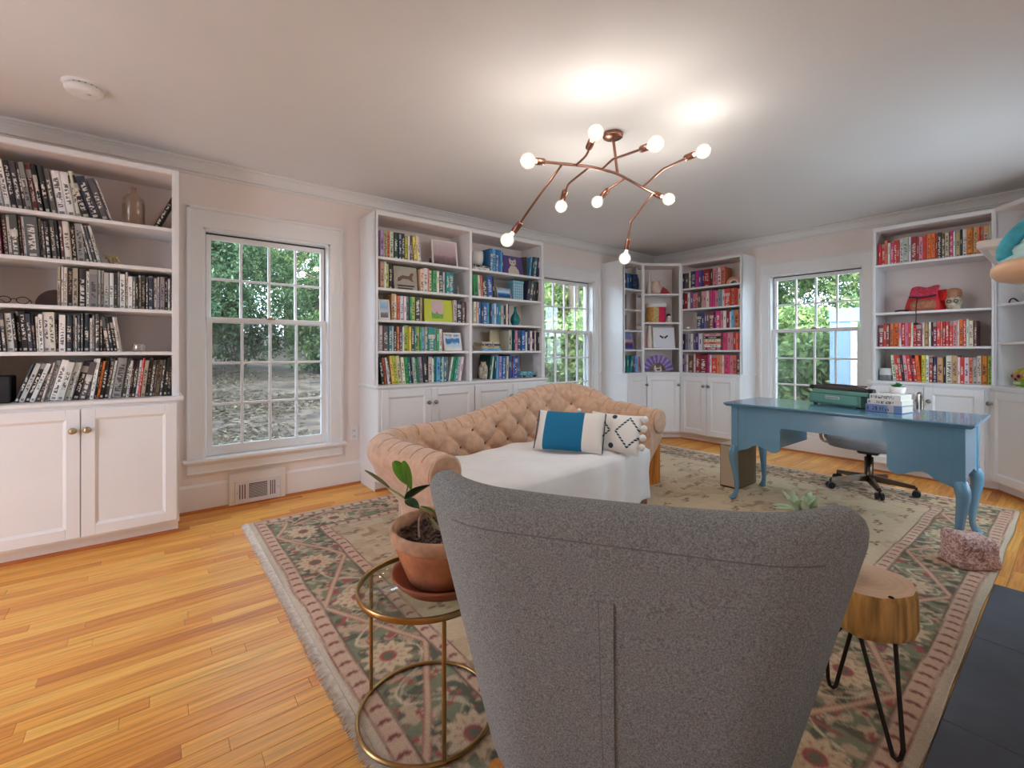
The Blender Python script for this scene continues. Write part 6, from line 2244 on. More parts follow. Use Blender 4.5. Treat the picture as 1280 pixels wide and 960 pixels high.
# succulent standing on the stump, mostly behind the chair
sg = at_d(1004, 633, 1.56)
su = thing('potted_succulent', 'pale green leafy succulent peeking over the armchair back', 'succulent', (sc_.x - 0.03, sc_.y + 0.06, RZ + zt1 + 0.002))
SUC = mat('pale_succulent', (204, 224, 192), 0.5, var=(20, 0.15))
obj('pot', MB().lathe([(0.0, 0.0), (0.034, 0.0), (0.042, 0.07), (0.045, 0.074), (0.040, 0.076), (0.036, 0.066), (0, 0.064)], 24), mat('grey_pot', (150, 148, 146), 0.6), su)
g = random.Random(33)
off = Vector((sg.x - (sc_.x - 0.03), sg.y - (sc_.y + 0.06), sg.z - (RZ + zt1 + 0.002)))
obj('stem', MB().tube(smooth_path([(0, 0, 0.06), (off.x * 0.4, off.y * 0.4, off.z * 0.5), (off.x, off.y, off.z - 0.02)], 5), 0.007, 8), STEMM, su)
for k in range(34):
    el = R(g.uniform(-5, 75))
    a_ = k * 2.4
    L_ = g.uniform(0.05, 0.078)
    d_ = Vector((math.cos(el) * math.cos(a_), math.cos(el) * math.sin(a_), math.sin(el)))
    b0 = off + Vector((0.028 * math.cos(a_ * 1.7), 0.028 * math.sin(a_ * 1.7), -0.015))
    leaf(su, b0 + d_ * 0.008, b0 + d_ * L_, 0.0115, SUC, -0.12)

# ================================================================== pink granite block
g = random.Random(12)
mb = MB()
bl_, bd_, bh_ = 0.098, 0.070, 0.165
pts = []
for i in range(13):
    for j in range(9):
        pass


def rockp(u, v):
    a = u * 6.2832
    el = -math.pi / 2 + math.pi * v
    x, y, z = math.cos(el) * math.cos(a), math.cos(el) * math.sin(a), math.sin(el)
    p_ = 8.0
    k = (abs(x) ** p_ + abs(y) ** p_ + abs(z) ** p_) ** (-1 / p_)
    x, y, z = x * k, y * k, z * k
    nz_ = 1 + 0.030 * math.sin(3.1 * x + 4.7 * z + 1) + 0.020 * math.sin(6.3 * y + 5 * z) + 0.010 * math.sin(13 * x + 9 * y + 11 * z)
    x, y, z = x * nz_, y * nz_, z * nz_
    x *= 1 - 0.10 * z + 0.04 * y
    return (x * bl_, y * bd_, max(0, (z + 1) / 2 * bh_ * (1 - 0.08 * x)))


mb.grid(rockp, 40, 26, wrap=True)
GRAN = bpy.data.materials.new('pink_granite')
GRAN.use_nodes = True
t = GRAN.node_tree
b = t.nodes['Principled BSDF']
b.inputs['Roughness'].default_value = 0.85
tc = t.nodes.new('ShaderNodeTexCoord')
vo = t.nodes.new('ShaderNodeTexVoronoi')
vo.inputs['Scale'].default_value = 120
t.links.new(tc.outputs['Object'], vo.inputs['Vector'])
rp = t.nodes.new('ShaderNodeValToRGB')
sepc = t.nodes.new('ShaderNodeSeparateColor')
t.links.new(vo.outputs['Color'], sepc.inputs[0])
t.links.new(sepc.outputs[0], rp.inputs[0])
e = rp.color_ramp.elements
e[0].position, e[0].color = 0.0, lin((168, 130, 122))
e[1].position, e[1].color = 1.0, lin((244, 230, 222))
for p, c in ((0.35, (204, 164, 154)), (0.7, (220, 186, 174)), (0.9, (228, 200, 188))):
    e.new(p).color = lin(c)
rp.color_ramp.interpolation = 'CONSTANT'
t.links.new(rp.outputs[0], b.inputs['Base Color'])
bn = t.nodes.new('ShaderNodeBump')
bn.inputs['Strength'].default_value = 0.4
bn.inputs['Distance'].default_value = 0.006
n5 = t.nodes.new('ShaderNodeTexNoise')
n5.inputs['Scale'].default_value = 45
t.links.new(tc.outputs['Object'], n5.inputs['Vector'])
t.links.new(n5.outputs[0], bn.inputs['Height'])
t.links.new(bn.outputs[0], b.inputs['Normal'])
o = tag(obj('granite_block', mb, GRAN), 'rough pink granite block lying on the rug before the desk leg', 'stone')
o.location, o.rotation_euler = (3.325, 0.375, RZ), (0, 0, R(-46))

# ================================================================== tufted chaise
VELV = mat('peach_velvet', (208, 170, 142), 0.85, var=(26, 0.14), bump=(120, 0.12), spec=0.15, sheen=0.4)
VELB = mat('velvet_button', (160, 104, 76), 0.85)
CSX, CSY, CSR = 1.19, 1.85, 4.6
cs = thing('chaise_sofa', 'peach tufted velvet chaise sofa with rolled arms beside the window', 'sofa', (CSX, CSY, RZ), R(CSR))
CL_, CD_ = 1.63, 0.72         # inner face footprint: length and depth
CRD = 0.20
CSEG = [CD_ - CRD, math.pi / 2 * CRD, CL_ - 2 * CRD, math.pi / 2 * CRD, CD_ - CRD]
CTOT = sum(CSEG)


def chaise_plan(s):
    """inner face line: front left -> back -> front right; returns x, y, outward normal"""
    if s < CSEG[0]:
        return (0.0, s, -1, 0)
    s -= CSEG[0]
    if s < CSEG[1]:
        a = s / CRD
        return (CRD - CRD * math.cos(a), CD_ - CRD + CRD * math.sin(a), -math.cos(a), math.sin(a))
    s -= CSEG[1]
    if s < CSEG[2]:
        return (CRD + s, CD_, 0, 1)
    s -= CSEG[2]
    if s < CSEG[3]:
        a = s / CRD
        return (CL_ - CRD + CRD * math.sin(a), CD_ - CRD + CRD * math.cos(a), math.sin(a), math.cos(a))
    s -= CSEG[3]
    return (CL_, CD_ - CRD - s, 1, 0)


SL, SR = CSEG[0] + CSEG[1], CSEG[0] + CSEG[1] + CSEG[2]


def chaise_h(s):
    """height of the roll top along the line"""
    base = 0.635
    hump = 0.20 * sstep(SL + 0.15, SR + 0.15, s)
    drop = -0.135 * sstep(SR + 0.15, SR + 0.44, s) - 0.03 * sstep(SR + 0.5, CTOT, s)
    return base + hump + drop


SEATZ = 0.40
BTN = 0.215                    # button spacing along
ROWZ = 0.105
ROLL = 0.092


def chaise_flare(s):
    nx = chaise_plan(s)[2]
    return 0.015 + (0.02 if nx < 0 else 0.075) * abs(nx)


def chaise_sec(s, v):
    """v 0..1 over the section: inner face, roll, outer back -> (out, z, tuft)"""
    h = chaise_h(s)
    zc = h - ROLL
    zi = SEATZ - 0.06
    fl = chaise_flare(s)
    if v < 0.5:
        q_ = v / 0.5
        z = zi + (zc - zi) * q_
        o_ = fl * q_
        # diamond tufting
        g_ = max(0.0, (z - SEATZ - 0.02))
        return o_, z, 1.0
    if v < 0.8:
        q_ = (v - 0.5) / 0.3
        a = math.pi - q_ * (math.pi * 1.28)
        return fl + ROLL + ROLL * math.cos(a), zc + ROLL * math.sin(a), 0.6 * (1 - q_)
    q_ = (v - 0.8) / 0.2
    a = math.pi - math.pi * 1.28
    o0, z0_ = fl + ROLL + ROLL * math.cos(a), zc + ROLL * math.sin(a)
    o1, z1_ = -0.004 + 0.035 * max(0, -chaise_plan(s)[2]), 0.075
    k = 1 - (1 - q_) ** 2
    return o0 + (o1 - o0) * sstep(0, 0.7, q_), z0_ + (z1_ - z0_) * q_, 0.0


def buttons():
    out = []
    r = 0
    z = SEATZ + 0.055
    while z < 0.80:
        s = 0.08 + (BTN / 2 if r % 2 else 0)
        while s < CTOT - 0.05:
            if z < chaise_h(s) - ROLL * 0.75:
                out.append((s, z))
            s += BTN
        z += ROWZ
        r += 1
    return out


BT = buttons()


def tuft(s, z):
    d = 0.0
    # creases along the diagonals of the button lattice
    u = (s - 0.08) / BTN
    w = (z - SEATZ - 0.055) / (2 * ROWZ)
    a1, a2 = (u + w), (u - w)
    f1 = abs(a1 - round(a1))
    f2 = abs(a2 - round(a2))
    cre = math.exp(-(f1 / 0.07) ** 2) + math.exp(-(f2 / 0.07) ** 2)
    puff = math.sin(math.pi * (a1 - math.floor(a1))) * math.sin(math.pi * (a2 - math.floor(a2)))
    d += 0.026 * abs(puff) - 0.008 * min(1.2, cre)
    for bs, bz in BT:
        r2 = (s - bs) ** 2 + (z - bz) ** 2
        if r2 < 0.004:
            d -= 0.020 * math.exp(-r2 / 0.0006)
    return d


def chaise_pt(s, v):
    x, y, nx, ny = chaise_plan(s)
    o_, z, tw = chaise_sec(s, v)
    if tw > 0:
        arc = chaise_h(s) - ROLL
        zz = z if v < 0.5 else arc + (v - 0.5) / 0.3 * 0.22
        tt = tuft(s, zz) if v < 0.5 else 0.5 * tuft(s, zz)
        fade = sstep(SEATZ - 0.04, SEATZ + 0.03, z) * (1 if v < 0.5 else max(0, 1 - (v - 0.5) / 0.22))
        o_ -= tt * fade
    # flare narrows towards the bottom outside
    return (x + nx * o_, y + ny * o_, z)


NS, NVV = 260, 64
mb = MB()
mb.grid(lambda u, v: chaise_pt(u * CTOT, v), NS, NVV)
for s_ in (0.0, CTOT):
    mb.add([chaise_pt(s_, k / (NVV - 1)) for k in range(NVV)], [tuple(range(NVV))])
obj('tufted_back', mb, VELV, cs)
# pleat lines over the roll
mb = MB()
s_ = 0.08
while s_ < CTOT:
    mb.tube([tuple(Vector(chaise_pt(s_, v))) for v in [0.53 + 0.02 * k for k in range(9)]], 0.0028, 5)
    s_ += BTN / 2
obj('pleats', mb, mat('velvet_pleat', (190, 134, 98), 0.85), cs)['kind'] = 'stuff'
bm_ = MB().ball((0, 0, 0), 0.011, 10, 0, (1, 1, 1)).mesh('button', VELB)
for bs, bz in BT:
    h = chaise_h(bs)
    v = 0.5 * (bz - (SEATZ - 0.06)) / ((h - ROLL) - (SEATZ - 0.06))
    if v < 0.5:
        link('button', bm_, cs, chaise_pt(bs, v))
# scroll ends facing the front
for s_, nm in ((0.0, 'arm_scroll'), (CTOT, 'arm_scroll')):
    x, y, nx, ny = chaise_plan(s_)
    h = chaise_h(s_)
    c_ = Vector((x + nx * (chaise_flare(s_) + ROLL), -0.004, h - ROLL))
    mb = MB().lathe([(0.0, 0.010), (0.02, 0.012), (0.078, 0.008), (0.092, 0.0), (0.088, -0.004)], 28)
    me_ = mb.mesh(nm, VELV)
    me_.transform(Matrix.Rotation(R(90), 4, 'X'))
    link(nm, me_, cs, c_)
obj('seat', MB().cbox(0.012, CL_ - 0.012, 0.0, CD_ - 0.012, 0.10, SEATZ, 0.025), VELV, cs, bevel=0.015)
obj('seat_rail', MB().cbox(0.012, CL_ - 0.012, 0.01, CD_ - 0.012, 0.05, 0.12, 0.01), VELV, cs)
# bullion fringe round the base
mb = MB()
g = random.Random(2)
s_ = 0.0
while s_ < CTOT:
    x, y, nx, ny = chaise_plan(s_)
    fo_ = 0.004 + 0.035 * max(0, -nx)
    bx_, by_ = x + nx * fo_, y + ny * fo_
    j1, j2 = g.uniform(-0.005, 0.005), g.uniform(-0.005, 0.005)
    mb.tube([(bx_, by_, 0.098), (bx_ + j1, by_ + j2, 0.05), (bx_ + j1 * 2, by_ + j2 * 2, 0.002)], [0.0045, 0.0042, 0.0036], 5)
    s_ += 0.0105
x_ = 0.0
while x_ < CL_:
    mb.tube([(x_, -0.004, 0.098), (x_ + g.uniform(-0.004, 0.004), -0.006, 0.002)], 0.0042, 5)
    x_ += 0.0105
o = obj('bullion_fringe', mb, mat('dusty_pink_fringe', (188, 138, 124), 0.9, var=(60, 0.2)), cs)
o['kind'] = 'stuff'
mb = MB()
for s0 in [k * CTOT / 80 for k in range(80)]:
    pass
mb.grid(lambda u, v: (lambda P: (P[0] + P[2] * (0.002 + 0.035 * max(0, -P[2]) + 0.004 * math.sin(v * 3.14)), P[1] + P[3] * (0.002 + 0.035 * max(0, -P[2]) + 0.004 * math.sin(v * 3.14)), 0.086 + 0.03 * v))(chaise_plan(u * CTOT)), 80, 4)
obj('braid_trim', mb, mat('pink_braid', (200, 150, 130), 0.85), cs)

# white throw over the seat and down the front
THR = mat('white_throw', (240, 240, 240), 0.9, var=(7, 0.03), bump=(20, 0.25), sheen=0.3)
M_cs = Matrix.Translation((CSX, CSY, RZ)) @ Matrix.Rotation(R(CSR), 4, 'Z')
mb = MB()
TX0, TX1 = 0.04, CL_ - 0.035


def throw_pt(u, v):
    x = TX0 + (TX1 - TX0) * u
    Ls = 0.66
    Lf = 0.34
    s = v * (Ls + Lf)
    wr = 0.010 * math.sin(x * 9 + s * 7) + 0.006 * math.sin(x * 23 - s * 15)
    edge = sstep(0, 0.06, u) * sstep(0, 0.06, 1 - u)
    if s < Ls:
        y = 0.625 - s * 0.95
        z = SEATZ + 0.024 + wr * 0.7
        if y < 0.06:
            z -= 0.02 * ((0.06 - y) / 0.06) ** 2
        if y > 0.52:
            z += 0.01 * (y - 0.52) / 0.10
    else:
        q_ = s - Ls
        fold = 0.019 * math.sin(x * 19 + 2 * math.sin(x * 5) + q_ * 6) * min(1, q_ / 0.15)
        y = -0.030 - 0.010 * min(1, q_ / 0.05) + fold - 0.012
        z = SEATZ + 0.004 - q_
        x += 0.03 * math.sin(x * 4) * q_
    return tuple(M_cs @ Vector((x, y, z)))


mb.grid(throw_pt, 90, 60)
nf = len(mb.f)
o = tag(obj('throw_blanket', mb, THR), 'white throw blanket spread over the chaise seat', 'blanket')
so_ = o.modifiers.new('thickness', 'SOLIDIFY')
so_.thickness = 0.006

# cushions


def cushion_mesh(w, h, d, n=22):
    """pillow in the x-z plane, thickness along y"""
    mb = MB()
    for sgn in (-1, 1):
        def P(u, v, sgn=sgn):
            a, b_ = u * 2 - 1, v * 2 - 1
            k = (max(0, 1 - abs(a) ** 2.6) * max(0, 1 - abs(b_) ** 2.6)) ** 0.42
            pin = 1 - 0.05 * (a * a) * (1 - b_ * b_) * 0
            x = a * w / 2 * (1 - 0.05 * (1 - b_ * b_) * abs(a) ** 6)
            z = b_ * h / 2 * (1 - 0.07 * (1 - a * a) * abs(b_) ** 6)
            return (x, sgn * d / 2 * k, z)
        g0 = MB()
        g0.grid(P, n, n)
        mb.add(g0.v, g0.f if sgn > 0 else [tuple(reversed(f_)) for f_ in g0.f], 0, True)
    return mb


def pattern_mat(name, base, build):
    m = bpy.data.materials.new(name)
    m.use_nodes = True
    t = m.node_tree
    b = t.nodes['Principled BSDF']
    b.inputs['Roughness'].default_value = 0.9
    tc = t.nodes.new('ShaderNodeTexCoord')
    sp = t.nodes.new('ShaderNodeSeparateXYZ')
    t.links.new(tc.outputs['Object'], sp.inputs[0])
    c = build(t, sp.outputs)
    t.links.new(c, b.inputs['Base Color'])
    n = t.nodes.new('ShaderNodeTexNoise')
    n.inputs['Scale'].default_value = 180
    t.links.new(tc.outputs['Object'], n.inputs['Vector'])
    bp = t.nodes.new('ShaderNodeBump')
    bp.inputs['Strength'].default_value = 0.2
    bp.inputs['Distance'].default_value = 0.004
    t.links.new(n.outputs[0], bp.inputs['Height'])
    t.links.new(bp.outputs[0], b.inputs['Normal'])
    return m


PW_, PH_ = 0.58, 0.275
pm1 = pattern_mat('teal_band_cotton', None, lambda t, S: mixc(t, mth(t, 'LESS_THAN', mth(t, 'ABSOLUTE', mth(t, 'ADD', S[0], 0.035)), 0.135), lin((232, 226, 218)), lin((20, 112, 152))))


def diamond_pat(t, S):
    ax = mth(t, 'ABSOLUTE', mth(t, 'SUBTRACT', mth(t, 'ABSOLUTE', S[0]), 0.105))
    az = mth(t, 'ABSOLUTE', S[2])
    dm = mth(t, 'ADD', mth(t, 'DIVIDE', ax, 0.085), mth(t, 'DIVIDE', az, 0.10))
    line = mth(t, 'LESS_THAN', mth(t, 'ABSOLUTE', mth(t, 'SUBTRACT', dm, 1.0)), 0.10)
    dash = mth(t, 'GREATER_THAN', mth(t, 'FRACT', mth(t, 'MULTIPLY', S[2], 55.0)), 0.25)
    line = mth(t, 'MULTIPLY', line, dash)
    d2 = mth(t, 'ADD', mth(t, 'MULTIPLY', S[0], S[0]), mth(t, 'POWER', mth(t, 'SUBTRACT', az, 0.10), 2.0))
    dot = mth(t, 'LESS_THAN', d2, 0.00028)
    return mixc(t, mth(t, 'MAXIMUM', line, dot), lin((236, 232, 226)), lin((40, 78, 88)))


pm2 = pattern_mat('diamond_cotton', None, diamond_pat)


def place_cushion(name, label, mb, m, px, py, depth, yaw, tilt, roll=0.0):
    c = at_d(px, py, depth)
    t_ = thing(name, label, 'cushion', c)
    t_.rotation_euler = (tilt, roll, yaw)
    return t_


YAW = R(-38 + 10)
c1 = place_cushion('lumbar_cushion', 'white lumbar cushion with a broad teal band propped on the chaise', None, None, 712, 539, 3.10, R(-60), R(-30), R(0))
obj('cover', cushion_mesh(0.47, 0.29, 0.11), pm1, c1)
for sx in (-1, 1):
    mb = MB()
    mb.tube([(sx * 0.234, 0, -0.14 + 0.28 * k / 12) for k in range(13)], 0.004, 6)
    obj('end_piping', mb, mat('dark_teal_cord', (40, 66, 78), 0.9), c1)
obj('pompom', MB().ball((0.05, -0.01, 0.150), 0.016, 12), mat('white_wool', (240, 236, 230), 0.95, bump=(200, 0.6)), c1)
c2 = place_cushion('patterned_cushion', 'white cushion with stitched diamonds and pompoms against the chaise arm', None, None, 768, 541, 3.13, R(-66), R(-26), R(2))
obj('cover', cushion_mesh(0.36, 0.28, 0.12), pm2, c2)
pmm = MB().ball((0, 0, 0), 0.024, 14).mesh('pompom', mat('white_wool', (240, 236, 230), 0.95))
for k in range(4):
    link('pompom', pmm, c2, (0.195, -0.012, 0.112 - 0.064 * k))

# small log stool behind the chaise
ls = at_d(808, 580, 3.88)
lgs = thing('log_stool', 'orange log stool with a pale cut top behind the chaise arm', 'stool', (ls.x, ls.y, RZ))
obj('log_side', MB().grid(lambda u, v: ((0.108 + 0.004 * math.sin(u * 31 + v * 2)) * math.cos(u * 6.2832), (0.108 + 0.004 * math.sin(u * 31 + v * 2)) * math.sin(u * 6.2832), 0.36 * v), 48, 6, wrap=True), mat('orange_log', (206, 126, 44), 0.5, var=(9, 0.4), stretch=(4, 4, 0.4), bump=(12, 0.3)), lgs)
obj('cut_top', MB().lathe([(0.0, 0.362), (0.100, 0.362), (0.108, 0.358)], 48, close=False), mat('pale_cut_wood', (216, 186, 148), 0.5, var=(10, 0.1)), lgs)

# ================================================================== blue desk
BLUE = mat('blue_desk_paint', (102, 146, 170), 0.24, var=(5, 0.05), bump=(60, 0.02), coat=0.4)
DKX, DKY = 3.41, 1.655
dk = thing('desk', 'blue painted writing desk with cabriole legs and scalloped apron', 'desk', (DKX, DKY, RZ), R(-90))
DW, DD, DH = 1.255, 0.52, 0.735       # leg footprint, underside of the top at DH-0.026
DESK = Frame(DKX, DKY, R(-90))
TZ0 = DH - RZ - 0.026
mb = MB()
ov = 0.042
for (a, z0, z1) in ((ov - 0.012, TZ0, TZ0 + 0.008), (ov - 0.004, TZ0 + 0.008, TZ0 + 0.014), (ov, TZ0 + 0.014, TZ0 + 0.026)):
    mb.cbox(-a, DW + a, -a, DD + a, z0, z1, 0.004)
obj('desk_top', mb, BLUE, dk)
# leg posts
for x0 in (0.0, DW - 0.05):
    for y0 in (0.0, DD - 0.05):
        obj('corner_post', MB().cbox(x0, x0 + 0.05, y0, y0 + 0.05, 0.385, TZ0, 0.003), BLUE, dk)
# front panel with scalloped lower edge
k0, k1 = 0.335, DW - 0.335
zt_, zk, zp = TZ0, 0.572, 0.398
edge = [(0.05, 0.375), (0.09, 0.382), (0.125, 0.398), (0.15, 0.420), (0.175, 0.428), (0.215, 0.420), (0.25, 0.402), (0.28, zp - 0.006), (0.31, zp - 0.002), (k0 - 0.012, zp + 0.012), (k0, zp + 0.03), (k0, zk - 0.015), (k0 + 0.012, zk)]
poly = [(0.05, zt_)] + edge + [(DW - x, z) for x, z in reversed(edge)] + [(DW - 0.05, zt_)]
obj('front_apron', MB().prism(poly, 0.006, 0.024, 'y'), BLUE, dk)
obj('front_stripe', MB().cbox(0.105, 0.109, 0.0045, 0.0065, 0.43, TZ0 - 0.01, 0.0005).cbox(DW - 0.109, DW - 0.105, 0.0045, 0.0065, 0.43, TZ0 - 0.01, 0.0005), BLUE, dk)
# pedestals
for x0, x1 in ((0.05, k0), (k1, DW - 0.05)):
    obj('pedestal', MB().box(x0, x1, 0.024, DD - 0.02, 0.435, TZ0 - 0.001), BLUE, dk)
for x0 in (0.006, DW - 0.024):
    obj('side_panel', MB().prism([(0.05, TZ0), (0.05, 0.385), (0.10, 0.40), (0.16, 0.425), (DD - 0.16, 0.425), (DD - 0.10, 0.40), (DD - 0.05, 0.385), (DD - 0.05, TZ0)], x0, x0 + 0.018, 'x'), BLUE, dk)
obj('drawer_box', MB().box(k0, k1, 0.03, DD - 0.02, 0.60, TZ0 - 0.001), BLUE, dk)
# drawers on the chair side
for x0, x1, z0, z1 in ((0.06, k0 - 0.01, 0.445, 0.56), (0.06, k0 - 0.01, 0.57, 0.69), (k1 + 0.01, DW - 0.06, 0.445, 0.56), (k1 + 0.01, DW - 0.06, 0.57, 0.69), (k0 + 0.01, k1 - 0.01, 0.61, 0.69)):
    d_ = obj('drawer', MB().cbox(x0, x1, DD - 0.022, DD - 0.004, z0, z1, 0.003), BLUE, dk)
    obj('drawer_pull', MB().tube(smooth_path([((x0 + x1) / 2 - 0.035, DD - 0.004, (z0 + z1) / 2), ((x0 + x1) / 2, DD + 0.016, (z0 + z1) / 2 - 0.012), ((x0 + x1) / 2 + 0.035, DD - 0.004, (z0 + z1) / 2)], 4), 0.004, 7), BRASS, d_)


def cabriole(cx, cy, sx, sy):
    """S-curved leg from the post foot to the floor, knee and foot pushed out along (sx, sy)"""
    prof = [(0.0, 0.40, 0.030), (0.006, 0.385, 0.033), (0.016, 0.355, 0.034), (0.020, 0.32, 0.031), (0.014, 0.27, 0.0265), (0.004, 0.20, 0.0215), (-0.004, 0.13, 0.0175), (-0.004, 0.08, 0.0155), (0.004, 0.045, 0.0165), (0.016, 0.024, 0.0195), (0.026, 0.013, 0.0125)]
    mb = MB()
    mb.tube(smooth_path([(cx + sx * o_, cy + sy * o_, z) for o_, z, r in prof], 3), [prof[0][2]] + [0] * 0 + list(np.interp(np.linspace(0, len(prof) - 1, (len(prof) - 1) * 3 + 1), range(len(prof)), [p[2] for p in prof]))[1:], 14)
    mb.ball((cx + sx * 0.024, cy + sy * 0.024, 0.0135), 0.026, 14, 0, (1.0, 1.0, 0.5))
    return mb


for x0, sx in ((0.025, -1), (DW - 0.025, 1)):
    for y0, sy in ((0.025, -1), (DD - 0.025, 1)):
        obj('leg', cabriole(x0, y0, sx * 0.75, sy * 0.75), BLUE, dk)
        # knee brackets
        mbk = MB()
        bx1 = x0 - sx * 0.075
        pl_ = [(x0 - sx * 0.02, 0.425), (x0 - sx * 0.02, 0.365), (x0 - sx * 0.05, 0.378), (bx1, 0.40), (bx1 - sx * 0.03, 0.425)]
        obj('knee_bracket', mbk.prism(pl_, y0 - 0.016, y0 + 0.016, 'y'), BLUE, dk)

DT = DH + 0.0005
# typewriter
TEALP = mat('teal_enamel', (108, 160, 148), 0.35, var=(6, 0.06))
tw0, tw1 = on_z(1012, 504, DT), on_z(1076, 512, DT)
twx = (tw1 - tw0)
tyaw = math.atan2(twx.y, twx.x)
tw = thing('typewriter', 'teal portable typewriter on the blue desk', 'typewriter', tw0, tyaw)
TWW = twx.length
obj('body', MB().prism([(0.0, 0.010), (0.27, 0.010), (0.27, 0.032), (0.17, 0.060), (0.06, 0.088), (0.0, 0.082)], 0.0, TWW, 'x'), TEALP, tw, bevel=0.006)
obj('rear_cover', MB().cbox(0.01, TWW - 0.01, -0.012, 0.05, 0.016, 0.084, 0.008), TEALP, tw)
obj('carriage', MB().cbox(-0.002 + 0.03, TWW + 0.045, -0.006, 0.07, 0.086, 0.112, 0.004), TEALP, tw)
obj('platen', MB().tube([(0.02, 0.03, 0.122), (TWW + 0.03, 0.03, 0.122)], 0.017, 16), mat('platen_rubber', (66, 56, 58), 0.5), tw)
for x_ in (-0.002, TWW + 0.052):
    obj('platen_knob', MB().tube([(x_ - 0.012, 0.03, 0.122), (x_ + 0.012, 0.03, 0.122)], 0.016, 14), BLACK, tw)
obj('return_lever', MB().tube(smooth_path([(TWW + 0.03, 0.04, 0.125), (TWW + 0.03, 0.0, 0.142), (TWW + 0.0, -0.03, 0.150)], 4), 0.004, 7), NICKEL, tw)
obj('paper_table', MB().prism([(0.052, 0.11), (0.085, 0.150), (0.088, 0.148), (0.056, 0.108)], 0.05, TWW - 0.02, 'x'), mat('dark_bronze', (84, 72, 70), 0.4, 0.5), tw)
obj('name_plate', MB().cbox(TWW * 0.36, TWW * 0.64, -0.0155, -0.011, 0.050, 0.070, 0.002), mat('plate_silver', (214, 222, 220), 0.3, 0.4), tw)
mb = MB()
for k in range(9):
    x_ = TWW * 0.385 + k * TWW * 0.027
    mb.box(x_, x_ + TWW * 0.010, -0.0165, -0.0154, 0.055, 0.066)
    mb.box(x_, x_ + TWW * 0.018, -0.0165, -0.0154, 0.059 if k % 2 else 0.055, 0.062 if k % 2 else 0.058)
obj('plate_lettering', mb, mat('plate_green', (60, 110, 104), 0.5), tw)
ft_ = MB().lathe([(0.012, 0), (0.013, 0.010)], 12).mesh('rubber_foot', BLACK)
for x_ in (0.03, TWW - 0.03):
    for y_ in (0.02, 0.24):
        link('rubber_foot', ft_, tw, (x_, y_, 0))
key = MB().lathe([(0.007, 0), (0.007, 0.004), (0, 0.005)], 10).mesh('key', mat('key_cream', (222, 214, 196), 0.4))
for r_ in range(3):
    for k in range(9):
        link('key', key, tw, (0.05 + k * (TWW - 0.10) / 8, 0.19 + r_ * 0.024, 0.060 - r_ * 0.008))

# stack of books beside it
b0, b1 = on_z(1082, 513.5, DT), on_z(1127, 518, DT)
bv = b1 - b0
byaw = math.atan2(bv.y, bv.x)
BWD = bv.length
c_ = (b0 + b1) / 2
for k, (c, w_, d_, h_, dx, lab) in enumerate((((112, 134, 182), BWD, 0.17, 0.047, 0.0, 'periwinkle blue hardback at the bottom of the desk stack'), ((232, 228, 224), BWD * 0.96, 0.165, 0.030, 0.004, 'white hardback with grey lettering in the middle of the desk stack'),
                                              ((240, 236, 232), BWD * 0.86, 0.16, 0.034, 0.006, 'white patterned hardback on top of the desk stack under the succulent'))):
    zz = DT + (0.0, 0.0475, 0.078)[k]
    lying_book(Vector((c_.x, c_.y, zz)) + Matrix.Rotation(byaw, 3, 'Z') @ Vector((dx, 0.004 * k, 0)), byaw, w_, d_, h_, c, lab, 'stack of books on the desk')
sp0 = at_d(1122, 487, (c_.x * FW[0] + c_.y * FW[1]) + 0.075)
ds = thing('potted_succulent', 'small green succulent in a white pot on the desk book stack', 'succulent', (sp0.x, sp0.y, DT + 0.1125))
obj('pot', MB().lathe([(0.0, 0.0), (0.034, 0.0), (0.040, 0.012), (0.043, 0.040), (0.040, 0.043), (0.037, 0.036), (0, 0.034)], 24), mat('white_ceramic', (232, 228, 224), 0.3), ds)
g = random.Random(8)
GRS = mat('green_succulent', (64, 150, 84), 0.4, var=(20, 0.25))
for k in range(22):
    el, a_ = R(g.uniform(5, 70)), k * 2.4
    d_ = Vector((math.cos(el) * math.cos(a_), math.cos(el) * math.sin(a_), math.sin(el)))
    leaf(ds, Vector((0, 0, 0.036)) + d_ * 0.006, Vector((0, 0, 0.036)) + d_ * g.uniform(0.03, 0.042), 0.009, GRS, -0.1)

